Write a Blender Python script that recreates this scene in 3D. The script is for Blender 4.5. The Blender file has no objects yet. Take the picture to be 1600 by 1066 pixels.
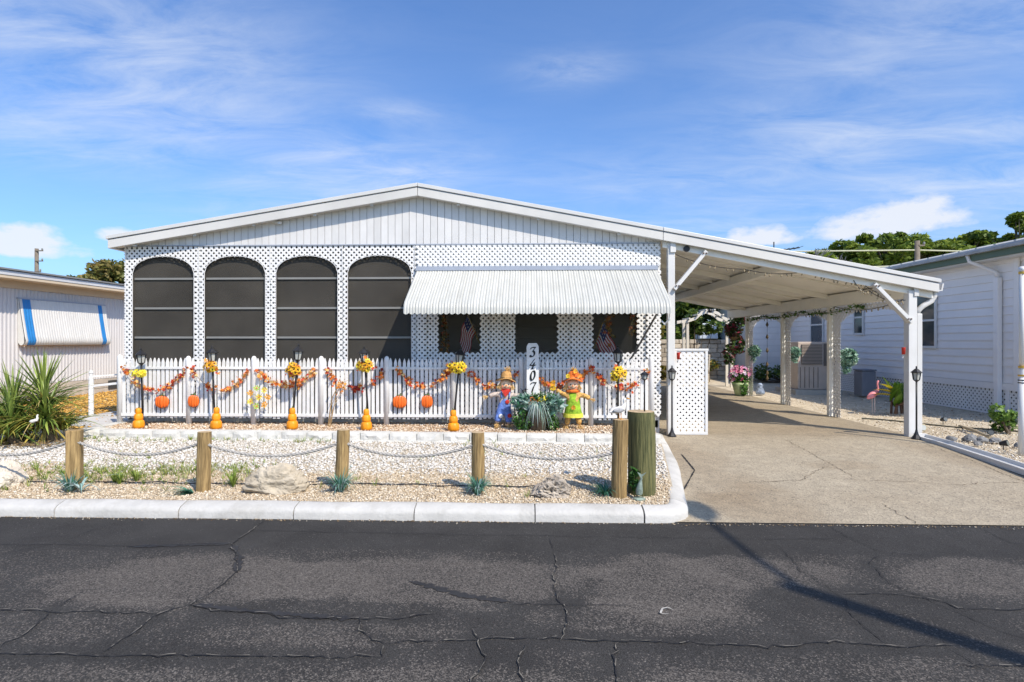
import bpy, math, random
import numpy as np
from mathutils import Vector, Matrix
R = math.radians
random.seed(7)
rng = np.random.default_rng(11)
sc = bpy.context.scene
C = sc.collection

# ------------------------------------------------------------------ camera
cam = bpy.data.cameras.new('camera')
cam.sensor_width = 36.0
cam.lens = 20.25
cam.clip_start = 0.05
cam.clip_end = 3000
co = bpy.data.objects.new('camera', cam)
C.objects.link(co)
co.location = (0, 0, 1.35)
co.rotation_euler = (R(90), 0, R(1.9))
sc.camera = co

# ------------------------------------------------------------------ sun, sky, exposure
SUN_DIR = Vector((0.67, -0.742, math.tan(R(47.0)))).normalized()
sun = bpy.data.lights.new('sun', 'SUN')
sun.energy = 5.0
sun.angle = R(0.53)
sun.color = (1.0, 0.90, 0.76)
so = bpy.data.objects.new('sun', sun)
C.objects.link(so)
so.location = (6, -8, 12)
so.rotation_euler = SUN_DIR.to_track_quat('Z', 'Y').to_euler()

w = bpy.data.worlds.new('World')
sc.world = w
w.use_nodes = True
wn, wl = w.node_tree.nodes, w.node_tree.links
wn.clear()


def nd(nodes, kind, **kw):
    n = nodes.new(kind)
    for k, v in kw.items():
        if k.startswith('i_'):
            n.inputs[k[2:].replace('_', ' ')].default_value = v
        else:
            setattr(n, k, v)
    return n


def math_n(nodes, links, op, a, b=None, clamp=False):
    n = nodes.new('ShaderNodeMath')
    n.operation = op
    n.use_clamp = clamp
    for i, x in enumerate((a, b)):
        if x is None:
            continue
        if isinstance(x, (int, float)):
            n.inputs[i].default_value = x
        else:
            links.new(x, n.inputs[i])
    return n.outputs[0]


def ramp_n(nodes, links, fac, stops):
    n = nodes.new('ShaderNodeValToRGB')
    e = n.color_ramp.elements
    while len(e) < len(stops):
        e.new(0.5)
    for el, (p, c) in zip(e, stops):
        el.position = p
        el.color = (c, c, c, 1) if isinstance(c, (int, float)) else (*c, 1)
    links.new(fac, n.inputs[0])
    return n.outputs[0]


def mix_n(nodes, links, fac, a, b, blend='MIX'):
    n = nodes.new('ShaderNodeMix')
    n.data_type = 'RGBA'
    n.blend_type = blend
    for s, x in ((n.inputs[0], fac), (n.inputs[6], a), (n.inputs[7], b)):
        if isinstance(x, (int, float)):
            s.default_value = x
        elif isinstance(x, (tuple, list)):
            s.default_value = (*x, 1) if len(x) == 3 else x
        else:
            links.new(x, s)
    return n.outputs[2]


def build_sky():
    sky = wn.new('ShaderNodeTexSky')
    sky.sky_type = 'NISHITA'
    sky.sun_disc = False
    sky.sun_elevation = R(47.0)
    sky.sun_rotation = math.atan2(SUN_DIR.x, SUN_DIR.y)
    sky.air_density = 1.0
    sky.dust_density = 1.6
    sky.ozone_density = 1.8
    tc = wn.new('ShaderNodeTexCoord')
    sp = wn.new('ShaderNodeSeparateXYZ')
    wl.new(tc.outputs['Generated'], sp.inputs[0])
    x, y, z = sp.outputs
    zz = math_n(wn, wl, 'ADD', math_n(wn, wl, 'MAXIMUM', z, 0.0), 0.10)
    cx = math_n(wn, wl, 'DIVIDE', x, zz)
    cy = math_n(wn, wl, 'DIVIDE', y, zz)
    cb = wn.new('ShaderNodeCombineXYZ')
    wl.new(cx, cb.inputs[0])
    wl.new(cy, cb.inputs[1])
    # thin high cloud: broad patches x streaky fibres
    mp = nd(wn, 'ShaderNodeMapping')
    mp.inputs['Location'].default_value = (3.2, 1.7, 0)
    mp.inputs['Rotation'].default_value = (0, 0, R(-28))
    mp.inputs['Scale'].default_value = (0.42, 1.0, 1)
    wl.new(cb.outputs[0], mp.inputs[0])
    n1 = nd(wn, 'ShaderNodeTexNoise', i_Scale=0.85, i_Detail=3.0, i_Roughness=0.5, i_Distortion=0.3)
    wl.new(mp.outputs[0], n1.inputs['Vector'])
    mp2 = nd(wn, 'ShaderNodeMapping')
    mp2.inputs['Rotation'].default_value = (0, 0, R(-34))
    mp2.inputs['Scale'].default_value = (0.8, 1.7, 1)
    wl.new(cb.outputs[0], mp2.inputs[0])
    n2 = nd(wn, 'ShaderNodeTexNoise', i_Scale=2.6, i_Detail=10.0, i_Roughness=0.66, i_Distortion=0.55)
    wl.new(mp2.outputs[0], n2.inputs['Vector'])
    broad = ramp_n(wn, wl, n1.outputs['Fac'], [(0.28, 0.0), (0.62, 1.0)])
    fine = ramp_n(wn, wl, n2.outputs['Fac'], [(0.30, 0.0), (0.80, 1.0)])
    cirrus = math_n(wn, wl, 'MULTIPLY', broad, fine)
    cirrus = math_n(wn, wl, 'MULTIPLY', cirrus, 0.80, True)
    az = math_n(wn, wl, 'ARCTAN2', x, y)
    lobes = None
    for a0, z0, hw, hh, am in ((-0.60, 0.36, 0.24, 0.10, 1.7), (-0.66, 0.27, 0.20, 0.04, 1.4), (-0.36, 0.26, 0.26, 0.08, 1.0), (0.30, 0.22, 0.34, 0.07, 1.0), (0.62, 0.30, 0.28, 0.14, 1.5), (0.06, 0.42, 0.09, 0.022, 0.9), (-0.24, 0.36, 0.10, 0.022, 0.9)):
        da = math_n(wn, wl, 'DIVIDE', math_n(wn, wl, 'SUBTRACT', az, a0), hw)
        dz = math_n(wn, wl, 'DIVIDE', math_n(wn, wl, 'SUBTRACT', z, z0), hh)
        r2 = math_n(wn, wl, 'ADD', math_n(wn, wl, 'MULTIPLY', da, da), math_n(wn, wl, 'MULTIPLY', dz, dz))
        e = math_n(wn, wl, 'MULTIPLY', math_n(wn, wl, 'POWER', 2.718, math_n(wn, wl, 'MULTIPLY', r2, -1.0)), am)
        lobes = e if lobes is None else math_n(wn, wl, 'MAXIMUM', lobes, e)
    cirrus = math_n(wn, wl, 'MULTIPLY', cirrus, math_n(wn, wl, 'ADD', math_n(wn, wl, 'MULTIPLY', lobes, 1.25), 0.06), True)
    # fair-weather heaps low over the horizon
    cb2 = wn.new('ShaderNodeCombineXYZ')
    wl.new(math_n(wn, wl, 'MULTIPLY', az, 1.0), cb2.inputs[0])
    wl.new(math_n(wn, wl, 'MULTIPLY', z, 1.7), cb2.inputs[1])
    n3 = nd(wn, 'ShaderNodeTexNoise', i_Scale=17.0, i_Detail=8.0, i_Roughness=0.58, i_Distortion=0.1)
    wl.new(cb2.outputs[0], n3.inputs['Vector'])
    heaps = None
    # (azimuth, height of the flat foot, half width, height)
    for a0, z0, hw, hh in ((0.535, 0.160, 0.112, 0.036), (0.585, 0.168, 0.060, 0.040), (0.375, 0.158, 0.058, 0.026),
                           (-0.735, 0.122, 0.075, 0.034), (-0.63, 0.146, 0.040, 0.018),
                           (1.25, 0.15, 0.16, 0.04), (-1.3, 0.13, 0.15, 0.04), (2.2, 0.14, 0.18, 0.04), (-2.3, 0.13, 0.15, 0.04)):
        da = math_n(wn, wl, 'DIVIDE', math_n(wn, wl, 'SUBTRACT', az, a0), hw)
        dz = math_n(wn, wl, 'DIVIDE', math_n(wn, wl, 'SUBTRACT', z, z0), hh)
        up = math_n(wn, wl, 'MAXIMUM', dz, math_n(wn, wl, 'MULTIPLY', dz, -2.6))
        r2 = math_n(wn, wl, 'ADD', math_n(wn, wl, 'MULTIPLY', da, da), math_n(wn, wl, 'MULTIPLY', up, up))
        m = math_n(wn, wl, 'SUBTRACT', 1.0, r2)
        heaps = m if heaps is None else math_n(wn, wl, 'MAXIMUM', heaps, m)
    hm = math_n(wn, wl, 'ADD', heaps, math_n(wn, wl, 'MULTIPLY', math_n(wn, wl, 'SUBTRACT', n3.outputs['Fac'], 0.5), 2.6))
    heap = ramp_n(wn, wl, hm, [(0.10, 0.0), (0.75, 1.0)])
    heap = math_n(wn, wl, 'MULTIPLY', heap, 0.85)
    col = mix_n(wn, wl, 1.0, sky.outputs[0], (0.92, 1.26, 1.72), 'MULTIPLY')
    col = mix_n(wn, wl, cirrus, col, (6.4, 6.9, 7.8))
    col = mix_n(wn, wl, heap, col, (7.0, 7.2, 7.7))
    bg = wn.new('ShaderNodeBackground')
    bg.inputs['Strength'].default_value = 0.115
    wl.new(col, bg.inputs[0])
    out = wn.new('ShaderNodeOutputWorld')
    wl.new(bg.outputs[0], out.inputs[0])


build_sky()
sc.view_settings.view_transform = 'Standard'
sc.view_settings.look = 'None'
sc.view_settings.gamma = 1.0
sc.view_settings.use_curve_mapping = False
sc.view_settings.exposure = 0.15
sc.render.engine = 'CYCLES'
sc.cycles.use_denoising = True
sc.cycles.max_bounces = 7
sc.cycles.transparent_max_bounces = 12

# ------------------------------------------------------------------ materials
MATS = {}


def M(name, col, rough=0.6, var=0.10, scale=6.0, bump=0.0, bscale=80.0, metal=0.0, spec=0.4, obj=0.0,
      stretch=(1, 1, 1), col2=None, dirt=0.0, tint=None, trans=0.0, see=0.0, detail=5.0):
    if name in MATS:
        return MATS[name]
    m = bpy.data.materials.new(name)
    m.use_nodes = True
    n, l = m.node_tree.nodes, m.node_tree.links
    b = n['Principled BSDF']
    tc = n.new('ShaderNodeTexCoord')
    oi = n.new('ShaderNodeObjectInfo')
    ofs = n.new('ShaderNodeVectorMath')
    ofs.operation = 'MULTIPLY_ADD'
    l.new(oi.outputs['Random'], ofs.inputs[0])
    ofs.inputs[1].default_value = (17.0, 9.0, 13.0)
    l.new(tc.outputs['Object'], ofs.inputs[2])
    mp = n.new('ShaderNodeMapping')
    mp.inputs['Scale'].default_value = stretch
    l.new(ofs.outputs[0], mp.inputs[0])
    ns = nd(n, 'ShaderNodeTexNoise', i_Scale=scale, i_Detail=detail, i_Roughness=0.6)
    l.new(mp.outputs[0], ns.inputs['Vector'])
    c = np.array(col)
    lo, hi = np.clip(c * (1 - var), 0, 1), np.clip(c * (1 + var), 0, 1)
    if col2 is not None:
        lo, hi = c, np.array(col2)
    f = ramp_n(n, l, ns.outputs['Fac'], [(0.32, 0.0), (0.68, 1.0)])
    if tint is not None:
        at = n.new('ShaderNodeAttribute')
        at.attribute_name = 'tint'
        base = ramp_n(n, l, at.outputs['Fac'], tint)
        g = mix_n(n, l, f, (1 - var,) * 3, (1 + var,) * 3)
        out = mix_n(n, l, 1.0, base, g, 'MULTIPLY')
    else:
        out = mix_n(n, l, f, tuple(lo), tuple(hi))
    if dirt > 0:
        n2 = nd(n, 'ShaderNodeTexNoise', i_Scale=scale * 0.37, i_Detail=8.0, i_Roughness=0.7)
        l.new(mp.outputs[0], n2.inputs['Vector'])
        d = ramp_n(n, l, n2.outputs['Fac'], [(0.50, 0.0), (0.72, dirt)])
        out = mix_n(n, l, d, out, tuple(c * np.array((0.42, 0.39, 0.33))))
    if obj > 0:
        mr = nd(n, 'ShaderNodeMapRange')
        l.new(oi.outputs['Random'], mr.inputs[0])
        mr.inputs[3].default_value = 1 - obj
        mr.inputs[4].default_value = 1 + obj
        out = mix_n(n, l, 1.0, out, mr.outputs[0], 'MULTIPLY')
    l.new(out, b.inputs['Base Color'])
    rr = mix_n(n, l, f, (max(0.02, rough - 0.08),) * 3, (min(1, rough + 0.08),) * 3)
    l.new(rr, b.inputs['Roughness'])
    b.inputs['Metallic'].default_value = metal
    b.inputs['Specular IOR Level'].default_value = spec
    if bump > 0:
        nb = nd(n, 'ShaderNodeTexNoise', i_Scale=bscale, i_Detail=4.0, i_Roughness=0.6)
        l.new(mp.outputs[0], nb.inputs['Vector'])
        bp = nd(n, 'ShaderNodeBump', i_Strength=bump, i_Distance=0.01)
        l.new(nb.outputs['Fac'], bp.inputs['Height'])
        l.new(bp.outputs[0], b.inputs['Normal'])
    mo = n['Material Output']
    sh = b.outputs[0]
    if trans > 0:
        t = n.new('ShaderNodeBsdfTranslucent')
        l.new(out, t.inputs['Color'])
        ms = n.new('ShaderNodeMixShader')
        ms.inputs[0].default_value = trans
        l.new(sh, ms.inputs[1])
        l.new(t.outputs[0], ms.inputs[2])
        sh = ms.outputs[0]
    if see > 0:
        t = n.new('ShaderNodeBsdfTransparent')
        ms = n.new('ShaderNodeMixShader')
        ms.inputs[0].default_value = see
        l.new(sh, ms.inputs[1])
        l.new(t.outputs[0], ms.inputs[2])
        sh = ms.outputs[0]
    l.new(sh, mo.inputs['Surface'])
    MATS[name] = m
    return m


WHITE = M('white_paint', (0.62, 0.615, 0.60), 0.45, 0.05, 3.0, 0.05, 60, dirt=0.06)
VINYL = M('white_vinyl', (0.66, 0.655, 0.64), 0.35, 0.03, 4.0, dirt=0.05)
LATT = M('lattice_vinyl', (0.76, 0.75, 0.735), 0.4, 0.06, 2.5, dirt=0.10)
METALW = M('white_metal', (0.58, 0.575, 0.56), 0.35, 0.05, 2.0, dirt=0.10)
FASC = M('fascia_paint', (0.60, 0.585, 0.555), 0.4, 0.06, 1.5, dirt=0.18)
SIDING = M('gable_siding', (0.64, 0.63, 0.62), 0.45, 0.07, 2.0, 0.03, 40, obj=0.03, dirt=0.14)
CREAM = M('cream_ceiling', (0.87, 0.84, 0.76), 0.5, 0.06, 2.0, dirt=0.10)
GREYM = M('grey_aluminium', (0.33, 0.36, 0.42), 0.4, 0.06, 4.0)
RAILG = M('grey_rail', (0.21, 0.21, 0.20), 0.5, 0.05, 4.0)
SCREEN = M('insect_screen', (0.066, 0.060, 0.051), 0.75, 0.28, 1.1, 0.15, 500, spec=0.2, see=0.22)
SCREEN2 = M('porch_screen', (0.05, 0.048, 0.043), 0.75, 0.10, 1.5, 0.15, 500, spec=0.2, see=0.80)
SEAM = M('seam_shadow', (0.26, 0.26, 0.27), 0.8)
DARKGAP = M('dark_gap', (0.05, 0.05, 0.05), 0.8)
BLACK = M('black_metal', (0.018, 0.018, 0.02), 0.45, 0.2, 20, 0.05, 100)
GLASSY = M('frosted_pane', (0.42, 0.43, 0.40), 0.12, 0.1, 10, spec=0.7)
WINGLASS = M('window_glass', (0.045, 0.055, 0.065), 0.06, 0.2, 1.5, spec=0.8)
INSIDE = M('porch_interior', (0.55, 0.54, 0.50), 0.7, 0.08, 2.0)
BOX = M('house_wall', (0.62, 0.62, 0.61), 0.5, 0.05, 2.0)
RED = M('red_plastic', (0.55, 0.03, 0.02), 0.4)
STRAW = M('straw', (0.62, 0.40, 0.16), 0.8, 0.3, 40, 0.3, 120)
BURLAP = M('burlap', (0.55, 0.34, 0.14), 0.9, 0.25, 90, 0.3, 300)
SKINC = M('doll_face', (0.80, 0.58, 0.38), 0.8, 0.1, 20)
SLEEVE = M('tan_sleeve', (0.60, 0.34, 0.10), 0.9, 0.5, 50, 1.0, 45)
DENIM = M('blue_denim', (0.13, 0.22, 0.55), 0.9, 0.4, 22, 1.0, 45)
PLAID = M('grey_shirt', (0.46, 0.38, 0.33), 0.9, 0.5, 50, 1.0, 45)
LIME = M('lime_cloth', (0.24, 0.40, 0.025), 0.9, 0.35, 22, 1.0, 40)
LIMEY = M('yellow_trim', (0.62, 0.60, 0.07), 0.8, 0.2, 30)
ORANGEC = M('orange_cloth', (0.72, 0.16, 0.02), 0.8, 0.25, 25, 0.2, 200)
HAT_T = M('tan_hat', (0.47, 0.26, 0.09), 0.85, 0.25, 50, 0.3, 250)
BANDANA = M('red_bandana', (0.50, 0.03, 0.02), 0.8, 0.3, 60)
GOURD = M('gourd_orange', (0.76, 0.27, 0.008), 0.45, 0.18, 9, 0.1, 40, obj=0.05)
PUMP = M('pumpkin_orange', (0.78, 0.14, 0.015), 0.45, 0.12, 12)
PUMPD = M('pumpkin_outline', (0.16, 0.035, 0.01), 0.6)
STEMG = M('stem_green', (0.10, 0.14, 0.03), 0.7, 0.2, 30)
BROWNW = M('post_wood', (0.15, 0.095, 0.036), 0.85, 0.0, 14.0, 0.9, 24, stretch=(5, 5, 0.35), col2=(0.44, 0.30, 0.13), dirt=0.4, obj=0.12)
GREENW = M('piling_wood', (0.045, 0.055, 0.020), 0.9, 0.0, 12.0, 1.0, 20, stretch=(5, 5, 0.30), col2=(0.20, 0.185, 0.075), dirt=0.6)
ENDW = M('end_grain', (0.46, 0.34, 0.20), 0.85, 0.25, 20, 0.3, 60)
ROPE = M('rope_fibre', (0.36, 0.34, 0.31), 0.9, 0.25, 60, 0.3, 200)
ROCK = M('boulder_stone', (0.30, 0.25, 0.18), 0.9, 0.0, 3.0, 0.9, 18, col2=(0.56, 0.49, 0.38), dirt=0.35)
ROCKG = M('grey_stone', (0.13, 0.13, 0.13), 0.85, 0.0, 6.0, 0.5, 30, col2=(0.30, 0.30, 0.30), obj=0.3)
BLOCK = M('white_block', (0.58, 0.565, 0.52), 0.8, 0.10, 6.0, 0.5, 50, dirt=0.22, obj=0.05)
KERBM = M('kerb_paint', (0.49, 0.475, 0.44), 0.65, 0.10, 4.0, 0.5, 45, dirt=0.65)

# ------------------------------------------------------------------ mesh helpers
def wloc(o):
    v = Vector((0, 0, 0))
    while o is not None:
        v += o.location
        o = o.parent
    return v


class MB:
    """collects shapes in world (or thing-local) metres and links them as one mesh object"""

    def __init__(s):
        s.v, s.f, s.mi, s.t = [], [], [], []
        s.cur = 0

    def _add(s, vs, fs):
        b = len(s.v)
        s.v.extend(tuple(p) for p in vs)
        s.f.extend(tuple(b + i for i in f) for f in fs)
        s.mi.extend([s.cur] * len(fs))
        return s

    def hexa(s, p):
        return s._add(p, [(0, 3, 2, 1), (4, 5, 6, 7), (0, 1, 5, 4), (1, 2, 6, 5), (2, 3, 7, 6), (3, 0, 4, 7)])

    def box(s, x0, x1, y0, y1, z0, z1):
        return s.hexa([(x0, y0, z0), (x1, y0, z0), (x1, y1, z0), (x0, y1, z0), (x0, y0, z1), (x1, y0, z1), (x1, y1, z1), (x0, y1, z1)])

    def bar(s, a, b, wx, wz, up=(0, 0, 1)):
        a, b = Vector(a), Vector(b)
        d = (b - a).normalized()
        u = d.cross(Vector(up))
        if u.length < 1e-4:
            u = d.cross(Vector((0, 1, 0)))
        u.normalize()
        n = u.cross(d).normalized()
        u *= wx / 2
        n *= wz / 2
        return s.hexa([a - u - n, a + u - n, b + u - n, b - u - n, a - u + n, a + u + n, b + u + n, b - u + n])

    def prism(s, poly, axis, a, b):
        n = len(poly)
        mk = {'x': lambda p, t: (t, p[0], p[1]), 'y': lambda p, t: (p[0], t, p[1]), 'z': lambda p, t: (p[0], p[1], t)}[axis]
        vs = [mk(p, a) for p in poly] + [mk(p, b) for p in poly]
        fs = [tuple(range(n))[::-1], tuple(range(n, 2 * n))] + [(i, (i + 1) % n, n + (i + 1) % n, n + i) for i in range(n)]
        return s._add(vs, fs)

    def tube(s, pts, rad, n=8, cap=True):
        pts = [Vector(p) for p in pts]
        if isinstance(rad, (int, float)):
            rad = [rad] * len(pts)
        vs, fs = [], []
        ref = Vector((0.13, 0.31, 0.94))
        for i, p in enumerate(pts):
            d = (pts[min(i + 1, len(pts) - 1)] - pts[max(i - 1, 0)]).normalized()
            u = d.cross(ref)
            if u.length < 0.05:
                u = d.cross(Vector((1, 0, 0)))
            u.normalize()
            q = d.cross(u)
            for k in range(n):
                a = 2 * math.pi * k / n
                vs.append(p + (u * math.cos(a) + q * math.sin(a)) * rad[i])
        for i in range(len(pts) - 1):
            for k in range(n):
                fs.append((i * n + k, i * n + (k + 1) % n, (i + 1) * n + (k + 1) % n, (i + 1) * n + k))
        if cap:
            fs.append(tuple(range(n))[::-1])
            fs.append(tuple((len(pts) - 1) * n + k for k in range(n)))
        return s._add(vs, fs)

    def lathe(s, prof, n=16, c=(0, 0, 0), rib=0.0, ribs=8, sy=1.0):
        vs, fs = [], []
        for r, z in prof:
            for k in range(n):
                a = 2 * math.pi * k / n
                rr = r * (1 + rib * (abs(math.cos(a * ribs / 2)) - 0.6))
                vs.append((c[0] + rr * math.cos(a), c[1] + rr * math.sin(a) * sy, c[2] + z))
        m = len(prof)
        for i in range(m - 1):
            for k in range(n):
                fs.append((i * n + k, i * n + (k + 1) % n, (i + 1) * n + (k + 1) % n, (i + 1) * n + k))
        fs.append(tuple(range(n))[::-1])
        fs.append(tuple((m - 1) * n + k for k in range(n)))
        return s._add(vs, fs)

    def ball(s, c, r, n=10, m=7, sc_=(1, 1, 1), jit=0.0):
        prof = [(max(1e-3, math.sin(math.pi * i / m)), -math.cos(math.pi * i / m)) for i in range(m + 1)]
        vs = []
        for rr, z in prof:
            for k in range(n):
                a = 2 * math.pi * k / n
                j = 1 + random.uniform(-jit, jit)
                vs.append((c[0] + r * sc_[0] * rr * math.cos(a) * j, c[1] + r * sc_[1] * rr * math.sin(a) * j, c[2] + r * sc_[2] * z * j))
        fs = [(i * n + k, i * n + (k + 1) % n, (i + 1) * n + (k + 1) % n, (i + 1) * n + k) for i in range(m) for k in range(n)]
        return s._add(vs, fs)

    def quad(s, a, b, c, d):
        return s._add([a, b, c, d], [(0, 1, 2, 3)])

    def mesh(s, name, mats, off=(0, 0, 0), smooth=False):
        me = bpy.data.meshes.new(name)
        o = Vector(off)
        me.from_pydata([tuple(Vector(p) - o) for p in s.v], [], s.f)
        for m in (mats if isinstance(mats, (list, tuple)) else [mats]):
            me.materials.append(m)
        if isinstance(mats, (list, tuple)):
            me.polygons.foreach_set('material_index', s.mi)
        if smooth:
            me.polygons.foreach_set('use_smooth', [True] * len(me.polygons))
        if s.t:
            at = me.attributes.new('tint', 'FLOAT', 'POINT')
            at.data.foreach_set('value', s.t)
        me.update()
        return me

    def build(s, name, mats, parent=None, smooth=False, bevel=0.0, at=None, **tags):
        """coordinates are world metres; the object sits at `at` (or at its parent) and its mesh is stored relative to it"""
        base = wloc(parent) if parent is not None else Vector((0, 0, 0))
        off = Vector(at) if at is not None else base
        ob = bpy.data.objects.new(name, s.mesh(name, mats, off, smooth))
        C.objects.link(ob)
        ob.location = off - base
        ob.parent = parent
        if smooth == 'auto':
            pass
        if bevel > 0:
            bm = ob.modifiers.new('bevel', 'BEVEL')
            bm.width = bevel
            bm.segments = 2
            bm.limit_method = 'ANGLE'
        for k, v in tags.items():
            ob[k] = v
        return ob


def np_obj(name, V, F, mat, parent=None, tint=None, smooth=False, **tags):
    V = np.asarray(V, dtype=np.float32)
    F = np.asarray(F, dtype=np.int32)
    k = F.shape[1]
    if parent is not None:
        V = V - np.array(wloc(parent), dtype=np.float32)
    me = bpy.data.meshes.new(name)
    me.vertices.add(len(V))
    me.vertices.foreach_set('co', V.ravel())
    me.loops.add(F.size)
    me.loops.foreach_set('vertex_index', F.ravel())
    me.polygons.add(len(F))
    me.polygons.foreach_set('loop_start', np.arange(0, F.size, k, dtype=np.int32))
    if smooth:
        me.polygons.foreach_set('use_smooth', np.ones(len(F), dtype=bool))
    me.update(calc_edges=True)
    if tint is not None:
        at = me.attributes.new('tint', 'FLOAT', 'POINT')
        at.data.foreach_set('value', np.asarray(tint, dtype=np.float32))
    for m in (mat if isinstance(mat, (list, tuple)) else [mat]):
        me.materials.append(m)
    ob = bpy.data.objects.new(name, me)
    C.objects.link(ob)
    ob.parent = parent
    for a, b in tags.items():
        ob[a] = b
    return ob


def thing(name, label, cat, loc=(0, 0, 0), group=None, rz=0.0):
    o = bpy.data.objects.new(name, None)
    o.empty_display_size = 0.1
    C.objects.link(o)
    o.location = loc
    o.rotation_euler = (0, 0, rz)
    o['label'] = label
    o['category'] = cat
    if group:
        o['group'] = group
    return o


def tag(o, label, cat, group=None):
    o['label'] = label
    o['category'] = cat
    if group:
        o['group'] = group
    return o


def structure(o):
    o['kind'] = 'structure'
    return o


def clone(o, parent=None):
    c = o.copy()
    C.objects.link(c)
    c.parent = parent
    for ch in list(o.children):
        clone(ch, c)
    return c


def dup(o, loc, label, rot=None, scale=None):
    c = clone(o)
    c.location = loc
    c['label'] = label
    if rot is not None:
        c.rotation_euler = rot
    if scale is not None:
        c.scale = scale
    return c


def place(me, name, parent, loc, rot=(0, 0, 0), scale=(1, 1, 1)):
    """a part that shares mesh data"""
    o = bpy.data.objects.new(name, me)
    C.objects.link(o)
    o.parent = parent
    o.location = loc
    o.rotation_euler = rot
    o.scale = scale
    return o


def lattice(mb, u0, u1, v0, v1, to3, inside=None, pitch=0.074, wid=0.0275, th=0.0025, step=0.006):
    """two layers of crossing diagonal strips over a (u, v) rectangle, cut by inside(u, v)"""
    s2 = math.sqrt(0.5)
    for layer, sg in ((0, 1), (1, -1)):
        c0, c1 = (u0 + v0, u1 + v1) if sg > 0 else (u0 - v1, u1 - v0)
        k = math.floor(c0 / pitch)
        while k * pitch < c1:
            c = k * pitch + (0 if layer == 0 else pitch * 0.0)
            k += 1
            # along the strip v runs, u = c - sg*v
            va = max(v0, min((c - u0) * sg, (c - u1) * sg))
            vb = min(v1, max((c - u0) * sg, (c - u1) * sg))
            if vb - va < 0.012:
                continue
            n = max(2, int((vb - va) / step))
            vs = np.linspace(va, vb, n)
            us = c - sg * vs
            ok = np.ones(n, bool) if inside is None else inside(us, vs)
            i = 0
            while i < n:
                if not ok[i]:
                    i += 1
                    continue
                j = i
                while j + 1 < n and ok[j + 1]:
                    j += 1
                if vs[j] - vs[i] > 0.012:
                    h = wid / 2
                    du, dv = s2 * h, s2 * h * sg
                    a, b = (us[i], vs[i]), (us[j], vs[j])
                    d0, d1 = layer * th, layer * th + th * 0.98
                    pl = [(a[0] - du, a[1] - dv), (a[0] + du, a[1] + dv), (b[0] + du, b[1] + dv), (b[0] - du, b[1] - dv)]
                    mb.hexa([to3(p, q, d0) for p, q in pl] + [to3(p, q, d1) for p, q in pl])
                i = j + 1
    return mb


def chips(n, xs, ys, zs, size, flat=0.6):
    """n small angular stones"""
    base = np.array([(1, 0, 0), (0, 1, 0), (-1, 0, 0), (0, -1, 0), (0, 0, 1), (0, 0, -0.7)], float)
    V = base[None] * (1 + rng.uniform(-0.35, 0.35, (n, 6, 1)))
    V[:, :, 2] *= flat
    V *= size[:, None, None]
    V[:, :, 0] *= rng.uniform(0.7, 1.4, (n, 1))
    tl = rng.uniform(-0.7, 0.7, n)
    c, s = np.cos(tl)[:, None], np.sin(tl)[:, None]
    x, z = V[:, :, 0] * c - V[:, :, 2] * s, V[:, :, 0] * s + V[:, :, 2] * c
    V[:, :, 0], V[:, :, 2] = x, z
    a = rng.uniform(0, 6.28, n)
    c, s = np.cos(a)[:, None], np.sin(a)[:, None]
    x, y = V[:, :, 0] * c - V[:, :, 1] * s, V[:, :, 0] * s + V[:, :, 1] * c
    V[:, :, 0], V[:, :, 1] = x, y
    V += np.stack([xs, ys, zs], 1)[:, None, :]
    f = np.array([(0, 1, 4), (1, 2, 4), (2, 3, 4), (3, 0, 4), (1, 0, 5), (2, 1, 5), (3, 2, 5), (0, 3, 5)])
    F = (f[None] + 6 * np.arange(n)[:, None, None]).reshape(-1, 3)
    return V.reshape(-1, 3), F, np.repeat(rng.uniform(0, 1, n), 6)


def leaf_quads(P, size, aspect=1.6, up=0.3):
    """leaf-sized faces scattered at the points P, each with its own tilt"""
    n = len(P)
    d = rng.normal(size=(n, 3))
    d /= np.linalg.norm(d, axis=1)[:, None]
    e = rng.normal(size=(n, 3))
    e[:, 2] *= up
    e -= d * (e * d).sum(1)[:, None]
    e /= np.linalg.norm(e, axis=1)[:, None] + 1e-9
    s = (size * rng.uniform(0.6, 1.4, n))[:, None]
    a, b = d * s * 0.5, e * s * 0.5 * aspect
    V = np.stack([P - b, P + a * 0.9 - b * 0.1, P + b, P - a * 0.9 - b * 0.1], 1)
    F = np.arange(4 * n).reshape(n, 4)
    return V.reshape(-1, 3), F


def blob_points(n, c, r):
    d = rng.normal(size=(n, 3))
    d /= np.linalg.norm(d, axis=1)[:, None]
    rad = rng.uniform(0.35, 1.0, n) ** 0.6
    return np.array(c) + d * rad[:, None] * np.array(r)


def vnoise(x, y, seed=0):
    """smooth value noise on arrays"""
    g = np.random.default_rng(seed).uniform(0, 1, (64, 64))
    xi, yi = np.floor(x).astype(int), np.floor(y).astype(int)
    fx, fy = x - xi, y - yi
    fx, fy = fx * fx * (3 - 2 * fx), fy * fy * (3 - 2 * fy)
    a, b = g[xi % 64, yi % 64], g[(xi + 1) % 64, yi % 64]
    c, d = g[xi % 64, (yi + 1) % 64], g[(xi + 1) % 64, (yi + 1) % 64]
    return (a * (1 - fx) + b * fx) * (1 - fy) + (c * (1 - fx) + d * fx) * fy


def fbm(x, y, seed=0, o=4):
    t, a, s = 0, 0.5, 0
    for i in range(o):
        t = t + a * vnoise(x * 2 ** i, y * 2 ** i, seed + i)
        s += a
        a *= 0.5
    return t / s


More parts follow.
